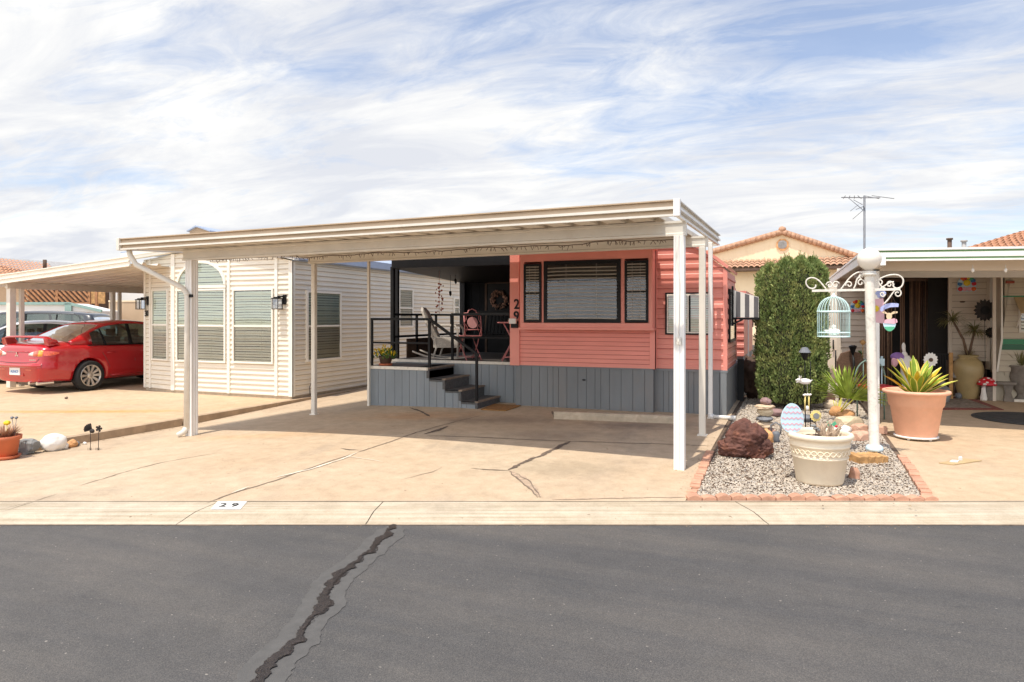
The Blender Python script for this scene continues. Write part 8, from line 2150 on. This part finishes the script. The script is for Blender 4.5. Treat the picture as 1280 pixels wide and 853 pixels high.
mb = MB(); mb.add([(vx[3], YV, vz[3]), (vx[2], YV, vz[2]), (vx[0] + 0.02, YV, 2.55), (vx[0] - 0.12, YV + 2.5, 2.55), (vx[2] - 0.12, YV + 2.5, vz[2]), (vx[3] - 0.12, YV + 2.5, vz[3])], [(0, 1, 4, 5), (1, 2, 3, 4)]); mb.build('side_wall', 'rv', CM)
mb = MB(); mb.box(vx[2] + 0.05, XV1, YV + 0.02, YV + 2.4, 0.5, 2.5); mb.build('wall_core', 'rv', CM)
mb = MB(); g0, g1, g2 = onY(1260, 424, YV).z, onY(1260, 430.5, YV).z, onY(1260, 437.5, YV).z
mb.fbox(FV, vx[2] - 0.005, XV1, g1, g0, 0.011, 0.016); mb.fbox(FV, vx[2] - 0.02, XV1, onY(1260, 370.0, YV).z, onY(1260, 371.6, YV).z, 0.011, 0.016); mb.build('green_band', 'rv_green', CM)
MT['rv_green2'] = M('dark_green_band', (0.01, 0.12, 0.05), 0.4); mb = MB(); mb.fbox(FV, vx[2] - 0.02, XV1, g2, g1 - 0.003, 0.011, 0.016); mb.build('green_band', 'rv_green2', CM)
mb = MB(); mb.bar((vx[3], YV - 0.02, vz[3]), (vx[2], YV - 0.02, vz[2]), 0.03, 0.02, up=(0, 1, 0)); mb.bar((vx[2], YV - 0.02, vz[2]), (vx[0] + 0.01, YV - 0.02, 2.5), 0.03, 0.02, up=(0, 1, 0)); mb.build('corner_trim', 'vinyl_trim', CM)
mb = MB(); mb.fbox(FV, vx[3] + 0.0, XV1, 0.02, vz[3] - 0.0, -0.06, -0.04); mb.build('skirting', 'rv', CM)
q = onY(1262, 353, YV); mb = MB(); mb.fbox(FV, q.x - 0.065, q.x + 0.065, q.z - 0.024, q.z + 0.024, 0.012, 0.045); mb.build('marker_lamp', 'marker', CM, bevel=0.008)
f0 = onY(1267, 372, YV); f1 = onY(1272, 393, YV - 0.3); mb = MB(); mb.hexa([(f0.x + 0.03, YV - 0.30, onY(1273, 392, YV - 0.3).z), (f0.x + 2.0, YV - 0.30, onY(1273, 392, YV - 0.3).z), (f0.x + 2.0, YV - 0.012, f0.z), (f0.x, YV - 0.012, f0.z), (f0.x + 0.03, YV - 0.30, onY(1273, 392, YV - 0.3).z + 0.01), (f0.x + 2.0, YV - 0.30, onY(1273, 392, YV - 0.3).z + 0.01), (f0.x + 2.0, YV - 0.012, f0.z + 0.01), (f0.x, YV - 0.012, f0.z + 0.01)])
mb.build('window_flap', 'cardboard', CM)
mb = MB(); mb.bar((f0.x + 0.04, YV - 0.012, onY(1268, 410, YV).z), (f0.x + 0.04, YV - 0.29, onY(1273, 392, YV - 0.3).z), 0.02); mb.build('flap_stay', 'alu', CM)
window(CM, FV, onY(1273, 400, YV).x, onY(1273, 400, YV).x + 1.2, onY(1275, 416, YV).z, onY(1275, 384, YV).z, 'alu', 0.03, 0.03, slat_m='blind', sash=False, slat_step=0.06, tilt=0.6)

# objects on the patio
def gR(px, py): return g(px, py, gr)
# olive urn with ponytail palm
u0 = gR(1217, 500) + fwd * 0.15; uz = gr(u0.x, u0.y)
UR = thing('urn', 'tall olive glazed urn standing on the shaded patio', 'urn', (u0.x, u0.y, uz))
mb = MB(); mb.lathe((u0.x, u0.y, uz), [(0, 0), (0.14, 0), (0.155, 0.02), (0.20, 0.25), (0.245, 0.48), (0.245, 0.58), (0.215, 0.68), (0.165, 0.735), (0.145, 0.75), (0.145, 0.77), (0.17, 0.79), (0.165, 0.81), (0.14, 0.80), (0.12, 0.74)], 36); mb.build('urn_body', 'urn', UR)
mb = MB(); mb.lathe((u0.x, u0.y, uz), [(0, 0.75), (0.13, 0.75)], 16); mb.build('soil', 'soil', UR)
PP = thing('ponytail_palm', 'ponytail palm with two drooping olive crowns growing from the urn', 'palm', (u0.x, u0.y, uz + 0.75)); du = depth(u0.x, u0.y); random.seed(17)
top = Vector((u0.x, u0.y, uz + 0.75))
for (px, py, n_, L) in ((1191, 401, 110, 0.34), (1218, 414, 100, 0.34)):
    c = onD(px, py, du); mb = MB(); mid = top.lerp(c, 0.5) + right * (0.05 if px < 1200 else 0.0); mb.tube([top, mid, c], [0.03, 0.022, 0.018], 7); mb.build('stem', 'bark', PP)
    mb = MB()
    for k in range(n_):
        a = random.uniform(0, 2 * PI); el = random.uniform(-0.2, 1.1); dv = Vector((math.cos(a) * math.cos(el), math.sin(a) * math.cos(el), math.sin(el))); leafstrip(mb, c, dv, L * random.uniform(.6, 1.1), 0.014, 1.7, 6, 0.2)
    mb.build('crown', 'leaf_olive', PP)
mb = MB()
for k in range(90):
    a = random.uniform(0, 2 * PI); el = random.uniform(0.0, 1.3); dv = Vector((math.cos(a) * math.cos(el), math.sin(a) * math.cos(el), math.sin(el))); leafstrip(mb, top, dv, 0.30 * random.uniform(.6, 1.1), 0.014, 1.2, 5, 0.2)
MT['straw'] = M('straw_leaf', (0.36, 0.28, 0.14), 0.7, 0.25, 12); mb.build('dry_tuft', 'straw', PP)
# dark metal sunflower stakes
c = onD(1231, 388, 12.4); daisy('metal_flower', 'large dark metal sunflower on a stem beside the olive urn', c, 0.21, 16, 'bronze', 'black', gr(c.x, c.y), rc=0.38, w=0.24)
c = onD(1238, 416, 12.5); daisy('metal_flower', 'smaller dark metal flower below the large metal sunflower', c, 0.10, 14, 'black', 'bronze', gr(c.x, c.y), rc=0.5, w=0.35)
# bench
b0, b1 = gR(1231, 501), gR(1266, 503); bu = (b1 - b0); BL = bu.length; bu.normalize(); bn = Vector((-bu.y, bu.x, 0)); bz = gr(b0.x, b0.y)
BN = thing('garden_bench', 'low curved cast stone garden bench beside the olive urn', 'bench', tuple(b0))
mb = MB(); out = [(-0.08, 0.0), (BL * 0.5, -0.05), (BL + 0.06, 0.0), (BL + 0.06, 0.26), (BL * 0.5, 0.20), (-0.08, 0.26)]; mb.prism(out, b0 + Vector((0, 0, 0.30)), bu, bn, (0, 0, 0.05)); mb.build('seat', 'bench', BN, bevel=0.01, fixn=True)
for s_ in (0.0, BL - 0.14):
    mb = MB(); mb.prism([(s_, 0), (s_ + 0.16, 0), (s_ + 0.14, 0.08), (s_ + 0.12, 0.16), (s_ + 0.16, 0.30), (s_, 0.30), (s_ + 0.03, 0.16), (s_ + 0.02, 0.08)], b0 + bn * 0.03, bu, (0, 0, 1), bn * 0.18); mb.build('leg', 'bench', BN, bevel=0.006, fixn=True)
# toadstool
q = gR(1229.5, 501); MU = thing('toadstool_ornament', 'red toadstool ornament with white spots in front of the stone bench', 'ornament', tuple(q))
mb = MB(); mb.lathe(q, [(0, 0), (0.05, 0), (0.06, 0.03), (0.04, 0.14), (0.03, 0.27), (0, 0.28)], 16); mb.build('stalk', 'stone_white', MU)
cap = q + Vector((0.05, 0, 0.28)); mb = MB(); mb.lathe(cap, [(0.0, 0.0), (0.15, 0.0), (0.155, 0.02), (0.12, 0.085), (0.06, 0.135), (0, 0.15)], 24); mb.build('cap', 'red', MU)
for k, (a, t) in enumerate(((-100, .3), (-60, .6), (-130, .65), (-80, .85), (-20, .4), (-160, .3), (-45, .2), (-115, .05), (20, .5))):
    r = 0.15 * (1 - t * 0.8); z = 0.02 + 0.12 * t; mb = MB(); mb.blob(cap + Vector((r * math.cos(R(a)), r * math.sin(R(a)), z)), 0.031, (1, 1, .7), 0, 1, 1, 2); mb.build('spot', 'stone_white', MU)
# orange pot behind the bench
q = gR(1249.5, 496); OP = thing('orange_flower_pot', 'bright orange pot with a leafy plant behind the stone bench', 'flower pot', tuple(q))
mb = MB(); mb.lathe(q, [(0, 0), (0.055, 0), (0.075, 0.19), (0.085, 0.19), (0.085, 0.23), (0.07, 0.23), (0.06, 0.2), (0, 0.2)], 20); mb.build('pot', 'orange_pot', OP)
mb = MB()
for k in range(26):
    a = random.uniform(0, 2 * PI); leafstrip(mb, q + Vector((0, 0, 0.21)), (math.cos(a), math.sin(a), 0.7), random.uniform(.08, .16), 0.05, 0.8, 4)
mb.build('leaves', 'leaf', OP)
mb = MB(); 
for k in range(5): mb.blob(q + Vector((-0.10 + 0.03 * k, -0.03, 0.29 + 0.02 * (k % 2))), 0.022, (1, 1, 1), 0.1, 1, k, 2)
mb.build('blooms', 'yellow', OP)
# dark iron urn at the right edge
q = gR(1281, 503) + fwd * 0.1; IU = thing('iron_urn', 'dark iron urn with wispy plant at the far right edge of the patio', 'urn', tuple(q))
mb = MB(); mb.box(q.x - 0.13, q.x + 0.13, q.y - 0.13, q.y + 0.13, q.z, q.z + 0.05); mb.build('base', 'old_white', IU, bevel=0.01)
mb = MB(); mb.lathe(q + Vector((0, 0, .05)), [(0.09, 0), (0.05, 0.06), (0.05, 0.10), (0.12, 0.20), (0.17, 0.40), (0.15, 0.55), (0.19, 0.58), (0.17, 0.60), (0, 0.58)], 20); mb.build('urn_body', 'bench', IU)
mb = MB()
for k in range(120):
    a = random.uniform(0, 2 * PI); leafstrip(mb, q + Vector((0, 0, 0.62)), (math.cos(a) * .8, math.sin(a) * .8, random.uniform(.3, 2)), random.uniform(.15, .4), 0.014, 0.6, 4)
mb.build('wispy_leaves', 'leaf_olive', IU)
# rug and round mat
def gl4(pts, dz): return [gR(*p) + Vector((0, 0, dz)) for p in pts]
RG = thing('rug', 'worn red bordered patterned rug on the right hand patio', 'rug', tuple(gR(1200, 505)))
def slab(pts, dz0, dz1, name, m, par):
    mb = MB(); mb.hexa(gl4(pts, dz0) + gl4(pts, dz1)); return mb.build(name, m, par)
slab([(1150, 512.5), (1255, 513), (1213, 497), (1158, 496.5)], 0.001, 0.010, 'rug_border', 'rug_red', RG)
slab([(1160, 510.2), (1240, 510.8), (1207, 499.0), (1164, 498.6)], 0.0102, 0.013, 'rug_field', 'rug_grey', RG)
cm_ = gR(1287, 524.5); mb = MB(); mb.lathe((cm_.x, cm_.y, gr(cm_.x, cm_.y)), [(0, 0.003), (0.72, 0.003), (0.72, 0.014), (0.70, 0.018), (0, 0.018)], 56); 
for r in (0.66, 0.5, 0.34): mb.tube([(cm_.x + r * math.cos(a), cm_.y + r * math.sin(a), gr(cm_.x, cm_.y) + 0.019) for a in [2 * PI * i / 48 for i in range(49)]], 0.006, 4, cap=False)
solo(mb, 'round_mat', 'mat_black', 'large round black rubber mat on the right hand driveway', 'mat', tuple(cm_))
CB = thing('board_scrap', 'flat scrap of tan board on the right hand driveway', 'board', tuple(gR(1200, 578)))
mb = MB(); pts = [(1173.5, 579.6), (1192, 582), (1227.5, 576.8), (1206, 574.3)]; mb.hexa(gl4(pts, 0.002) + gl4(pts, 0.010)); mb.build('board', 'cardboard', CB)
mb = MB(); mb.k = 0; pts = [(1187, 579), (1197, 579.6), (1199, 577.6), (1190, 577.2)]; mb.hexa(gl4(pts, 0.011) + gl4(pts, 0.02)); pts = [(1198, 577.3), (1203, 576.8), (1202, 575), (1198.5, 575.4)]; mb.hexa(gl4(pts, 0.011) + gl4(pts, 0.04)); mb.build('bracket', 'plastic_white', CB)
# wooden post and low black fence by the bead curtain
q = gR(1188.5, 499); mb = MB(); mb.box(q.x - 0.03, q.x + 0.03, q.y - 0.03, q.y + 0.03, q.z, onD(1188, 441, depth(q.x, q.y)).z); solo(mb, 'wooden_post', 'log', 'rusty brown wooden post at the end of the low black fence', 'post', tuple(q))
q2 = gR(1160, 499); zt4 = onD(1180, 443, depth(q.x, q.y)).z; mb = MB(); mb.bar((q2.x, q2.y, zt4), (q.x, q.y, zt4), 0.025); mb.bar((q2.x, q2.y, q.z + 0.1), (q.x, q.y, q.z + 0.1), 0.025)
for k in range(9): t = k / 9; p = q2.lerp(q, t); mb.bar((p.x, p.y, q.z), (p.x, p.y, zt4), 0.012)
solo(mb, 'iron_fence', 'black', 'low black iron fence in front of the bead curtain', 'fence', tuple(q2))
c = onD(1163, 450, 10.6); daisy('daisy_spinner', 'white metal daisy on a stake behind the terracotta planter', c, 0.118, 14, 'plastic_white', 'brown', gr(c.x, c.y), rc=0.26, w=0.30)
# white statue, purple ornament
q = gR(1132, 505); zz = q.z; st_d = depth(q.x, q.y); mb = MB(); c = onD(1133, 455, st_d); hh = c.z
mb.lathe((c.x, c.y, zz), [(0.09, 0), (0.10, 0.05), (0.075, 0.3), (0.06, 0.45), (0.09, 0.5), (0.085, hh - zz + 0.06), (0.05, hh - zz + 0.14), (0, hh - zz + 0.15)], 16)
t_ = onD(1129.5, 434, st_d); mb.blob(Vector((c.x - 0.03, c.y, hh + 0.15)), 0.055, (.9, .9, 1.2), 0.05, 1, 1, 3); mb.blob(t_, 0.04, (.75, .5, 1.9), 0.05, 1, 1, 3); mb.tube([Vector((c.x - 0.03, c.y, hh + 0.18)), t_], 0.025, 8); mb.tube([(c.x + 0.06, c.y, hh + 0.08), (c.x + 0.10, c.y, hh)], 0.025, 8)
solo(mb, 'garden_statue', 'stone_white', 'pale rabbit eared garden statue in front of the bead curtain', 'statue', (c.x, c.y, zz))
q = onD(1122, 449, 11.9); PUo = thing('hat_ornament', 'purple and pink round ornament left of the pale statue', 'ornament', (q.x, q.y, gr(q.x, q.y)))
mb = MB(); mb.blob(q + Vector((0, 0, 0.04)), 0.11, (1, .6, .7), 0.05, 1, 3, 3); mb.build('purple_top', 'purple', PUo)
mb = MB(); mb.blob(q + Vector((-0.05, -0.03, -0.05)), 0.07, (.8, .6, 1.2), 0.1, 1, 4, 3); mb.build('pink_side', 'egg_pink', PUo)
mb = MB(); mb.blob(q + Vector((0.04, -0.04, -0.03)), 0.055, (1, .6, 1), 0.1, 1, 5, 3); mb.build('white_face', 'stone_white', PUo)
mb = MB(); mb.tube([q, (q.x, q.y, gr(q.x, q.y))], 0.012, 6); mb.build('stake', 'black', PUo)
# green metal chair with red cushion behind the lamp post
ch = gR(1107, 530); GC = thing('metal_chair', 'green metal garden chair with a red cushion beside the terracotta planter', 'chair', tuple(ch)); z = ch.z
mb = MB()
for (a, b) in ((-.2, -.18), (.2, -.18), (-.2, .2), (.2, .2)): 
    p = ch + right * a + fwd * (b + 0.2); t = MB(); t.tube([(p.x, p.y, z), (p.x, p.y, z + 0.46)], 0.012, 6); t.build('leg', 'green_metal', GC)
p = ch + fwd * 0.2; mb.prism([(-.22, -.2), (.22, -.2), (.22, .22), (-.22, .22)], p + Vector((0, 0, 0.45)), right, fwd, (0, 0, 0.015)); mb.build('seat', 'green_metal', GC, fixn=True)
mb = MB(); mb.prism([(-.2, -.19), (.2, -.19), (.2, .2), (-.2, .2)], p + Vector((0, 0, 0.466)), right, fwd, (0, 0, 0.06)); mb.build('cushion', 'red', GC, bevel=0.02, fixn=True)
mb = MB(); arc = [p + fwd * 0.22 + right * (0.22 * math.cos(a)) + Vector((0, 0, 0.62 + 0.26 * math.sin(a))) for a in [PI * i / 14 for i in range(15)]]; mb.tube([p + fwd * .22 + right * .22 + Vector((0, 0, .46))] + arc + [p + fwd * .22 - right * .22 + Vector((0, 0, .46))], 0.012, 6)
for k in (-.1, 0, .1): mb.tube([p + fwd * .22 + right * k + Vector((0, 0, .46)), p + fwd * .22 + right * k + Vector((0, 0, .84))], 0.008, 5)
mb.build('backrest', 'green_metal', GC)
# grey glass jar / round feeder
q = gR(1178, 503); mb = MB(); mb.lathe(q, [(0, 0), (0.10, 0), (0.13, 0.12), (0.11, 0.25), (0.05, 0.30), (0.05, 0.36), (0, 0.38)], 20); solo(mb, 'glass_jar', 'stone_grey', 'round grey jar by the foot of the black fence', 'jar', tuple(q))
q = gR(1198, 499); mb = MB(); mb.ball(q + Vector((0, 0, 0.06)), 0.06); solo(mb, 'blue_ball', 'stone_slate', 'small slate blue ball on the rug edge beside the wooden post', 'ball', tuple(q))
q = onD(1194, 468, 12.6); mb = MB(); mb.box(q.x - 0.05, q.x + 0.05, q.y, q.y + 0.05, q.z - 0.03, q.z + 0.03); mb.box(q.x - 0.10, q.x + 0.10, q.y - 0.02, q.y + 0.1, q.z - 0.06, q.z - 0.032); mb.bar((q.x - 0.08, q.y + .05, gr(q.x, q.y)), (q.x - 0.08, q.y + .05, q.z - 0.05), 0.02); mb.bar((q.x + 0.08, q.y + .05, gr(q.x, q.y)), (q.x + 0.08, q.y + .05, q.z - 0.05), 0.02)
solo(mb, 'plant_stand', 'stone_grey', 'small dark stand holding a white box left of the olive urn', 'stand', tuple(q))
# patio clutter behind the juniper: rattan chair, teal shelf, stakes
rc0 = gR(1064, 503); RCh = thing('rattan_chair', 'brown rattan chair with a rounded back behind the fan palm', 'chair', tuple(rc0)); dz_ = depth(rc0.x, rc0.y)
mb = MB(); mb.prism([(-.24, 0), (.24, 0), (.24, .30), (.17, .45), (0, .5), (-.17, .45), (-.24, .30)], rc0 + Vector((0, 0, .42)), right, (0, 0, 1), fwd * 0.05); mb.build('backrest', 'rattan', RCh, bevel=0.015, fixn=True)
mb = MB(); mb.prism([(-.24, -.45), (.24, -.45), (.24, 0), (-.24, 0)], rc0 + Vector((0, 0, .38)), right, fwd, (0, 0, .07)); mb.build('seat', 'rattan', RCh, bevel=0.015, fixn=True)
for a, b in ((-.2, -.4), (.2, -.4), (-.2, 0), (.2, 0)): mb = MB(); p = rc0 + right * a + fwd * b; mb.tube([p, p + Vector((0, 0, .4))], 0.022, 6); mb.build('leg', 'rattan', RCh)
q = onD(1076, 453, 12.2); TS = thing('potting_table', 'pale teal potting shelf behind the white lamp post', 'table', tuple(q))
mb = MB(); mb.prism([(-.13, 0), (.2, 0), (.2, .05), (-.13, .05)], q, right, (0, 0, 1), fwd * 0.3); mb.build('shelf', 'teal', TS, fixn=True)
for a in (-.11, .18): mb = MB(); p = q + right * a + fwd * .1; mb.tube([(p.x, p.y, gr(p.x, p.y)), p], 0.02, 6); mb.build('leg', 'brown', TS)
q3 = q + Vector((0, 0, .05)); mb = MB(); mb.lathe(q3 + right * 0.0, [(0, 0), (.035, 0), (.045, .07), (0, .07)], 12); 
for k in range(26): a = random.uniform(0, 6.28); leafstrip(mb, q3 + Vector((0, 0, .07)), (math.cos(a), math.sin(a), random.uniform(.5, 2)), .12, .02, .3, 3)
solo(mb, 'potted_herb', 'leaf', 'small leafy potted plant on the teal shelf', 'plant', tuple(q3))
q = onD(1066, 433, 12.0); mb = MB(); mb.tube([onD(1067, 447, 12), onD(1069, 470, 12)], 0.02, 6); mb.lathe(q + Vector((0, 0, -.08)), [(0.02, -.06), (0.05, 0.03), (0.07, 0.08), (0.03, 0.10)], 8, False); mb.tube([q + Vector((0, 0, -.12)), onD(1069, 505, 12)], 0.015, 6)
solo(mb, 'torch_stake', 'black', 'black garden torch leaning behind the rattan chair', 'garden torch', tuple(q))
c = onD(1078.5, 428, 12.1); mb = MB(); mb.blob(c, 0.045, (1, .6, 1), 0.25, 3, 2, 3); mb.tube([c, (c.x, c.y, gr(c.x, c.y))], 0.007, 5); solo(mb, 'rust_flower_stake', 'log', 'rust brown round flower stake just left of the white lamp post', 'ornament', tuple(c))
q = onD(1102.5, 453, 11.5); mb = MB(); mb.box(q.x - 0.04, q.x + 0.04, q.y, q.y + 0.05, q.z - 0.06, q.z + 0.06); mb.tube([(q.x, q.y + .02, q.z + 0.06), (q.x, q.y + .02, q.z + .1)], 0.02, 6); mb.tube([(q.x, q.y + 0.03, gr(q.x, q.y)), (q.x, q.y + 0.03, q.z)], 0.01, 6); solo(mb, 'blue_birdhouse', 'sky_blue', 'small pale blue birdhouse just right of the white lamp post', 'birdhouse', tuple(q))
q = gR(1115, 531); mb = MB(); mb.box(q.x - 0.09, q.x + 0.05, q.y, q.y + 0.12, q.z, q.z + 0.10); 
q5 = gR(1103, 543); mb = MB(); mb.box(q5.x - 0.07, q5.x + 0.06, q5.y, q5.y + 0.12, q5.z, q5.z + 0.09); solo(mb, 'paver_block', 'stone_pink2', 'small pinkish paver block behind the foot of the lamp post', 'block', tuple(q5), bevel=0.006)

# ================================================================== LEFT EDGE ITEMS
def gL(px, py): return g(px, py, gz)
p = gL(-4, 576); p = p + fwd * 0.12; PL_ = thing('flower_pot', 'red clay pot with a dried plant at the left edge', 'flower pot', tuple(p))
mb = MB(); mb.lathe(p, [(0, 0.03), (0.125, 0.03), (0.150, 0.22), (0.17, 0.225), (0.175, 0.27), (0.155, 0.27), (0.15, 0.24), (0, 0.24)], 28); mb.build('pot', 'terracotta_red', PL_)
mb = MB(); mb.lathe(p, [(0, 0), (0.14, 0), (0.165, 0.04), (0.15, 0.04), (0.13, 0.02), (0, 0.02)], 28); mb.build('saucer', 'terracotta_red', PL_)
MT['dry'] = M('dry_stems', (0.33, 0.17, 0.10), 0.9, 0.3, 20); mb = MB()
for k in range(260):
    a = random.uniform(0, 6.28); leafstrip(mb, p + Vector((0.06 * math.cos(a), 0.06 * math.sin(a), 0.24)), (math.cos(a) * .8, math.sin(a) * .8, random.uniform(.5, 1.6)), random.uniform(.08, .20), 0.012, 0.5, 3)
mb.build('dried_stems', 'dry', PL_)
mb = MB(); mb.blob(p + right * 0.03 + Vector((0, 0, 0.42)), 0.035, (1, 1, .8), 0.2, 3, 1, 3); mb.tube([p + right * 0.03 + Vector((0, 0, 0.24)), p + right * 0.03 + Vector((0, 0, 0.42))], 0.004, 4); mb.build('bloom', 'yellow', PL_)
mb = MB(); q = p + right * 0.12; 
for s_ in (-.03, .02): mb.tube([q + Vector((0, 0, .25)), q + right * s_ + Vector((0, 0, .47))], 0.003, 4); mb.blob(q + right * s_ + Vector((0, 0, .48)), 0.018, (1, 1, 1), .3, 2, 3, 2)
solo(mb, 'wire_ornament', 'stone_slate', 'thin grey wire ornament in the red clay pot', 'ornament', tuple(q))
def rock(px, py, w, h, m, lb, seed, flat=0.0, amp=0.22, name='rock', ridge=False, ex=0.8):
    q = gL(px, py); s_ = depth(q.x, q.y) / FP; q = q + fwd * w * s_ * 0.35
    mb = MB(); mb.blob(q + Vector((0, 0, h * s_ * 0.45)), 1.0, (w / 2 * s_ * 1.1, w / 2 * s_ * ex, h / 2 * s_ * 1.15), amp, 1.3, seed, 4, flat, seed * 0.7, ridge); return solo(mb, name, m, lb, 'rock', tuple(q))
rock(28, 569, 27, 20, 'stone_grey', 'striped dark grey rock beside the red clay pot', 5, 0.2, 0.3)
rock(61, 565, 27, 21, 'stone_white', 'bright white rounded rock at the left edge of the driveway', 2, 0, 0.12)
rock(79, 562, 10, 8, 'stone_white', 'small white rock against the big white rock', 12)
rock(77, 555, 14, 7, 'stone_cream', 'small cream flat rock behind the orange rock', 14)
rock(87, 560, 13, 9, 'stone_orange', 'bright orange rock at the end of the rock row', 7)
rock(95, 557.5, 7, 5, 'stone_slate', 'tiny dark stone beside the orange rock', 8)
rock(105, 556, 5, 3, 'stone_white', 'tiny white pebble left of the metal flower', 9)
q = gL(112, 563); MF = thing('metal_flower', 'dark metal bird and flower ornament on a stake by the lot edge', 'ornament', tuple(q)); sF = depth(q.x, q.y) / FP
mb = MB(); c = q + Vector((0, 0, 26 * sF))
for k in range(7): a = R(100 + k * 16); mb.prism([(0, -.01), (0.085, -.014), (0.10, 0), (0.085, .014), (0, .01)], c + right * 0.02, right * math.cos(a) + Vector((0, 0, math.sin(a) * 0.8)), right * -math.sin(a) + Vector((0, 0, math.cos(a))), fwd * 0.004)
mb.blob(c + right * 0.03 + Vector((0, 0, -.02)), 0.04, (1, .5, .7), 0.1, 1, 1, 3); mb.build('metal_bird', 'bronze', MF, fixn=True)
mb = MB(); c2 = q + right * 0.115 + Vector((0, 0, 27 * sF))
for k in range(5): a = 2 * PI * k / 5; mb.prism([(0, -.008), (0.035, -.016), (0.045, 0), (0.035, .016), (0, .008)], c2, right * math.cos(a) + Vector((0, 0, math.sin(a))), right * -math.sin(a) + Vector((0, 0, math.cos(a))), fwd * 0.004)
mb.build('metal_petals', 'bronze', MF, fixn=True)
mb = MB(); mb.tube([c + right * 0.01, q + right * 0.01], 0.004, 5); mb.tube([c2, q + right * 0.11], 0.004, 5)
for s_ in (0, 0.1):
    for k in range(3): mb.tube([q + right * (s_ - 0.02 + 0.02 * k) + Vector((0, 0, .03)), q + right * (s_ - 0.02 + 0.02 * k)], 0.003, 4)
mb.build('stake', 'bronze', MF)
q = g(83, 499, gl); mb = MB(); mb.blob(q + Vector((0, 0, .02)), 0.035, (1.2, .6, .6), .4, 2, 3, 2); mb.tube([q, q + Vector((0.02, 0, .06))], 0.005, 4); solo(mb, 'dry_leaf', 'brown', 'single dry leaf on the pale concrete in front of the red car', 'leaf', tuple(q))
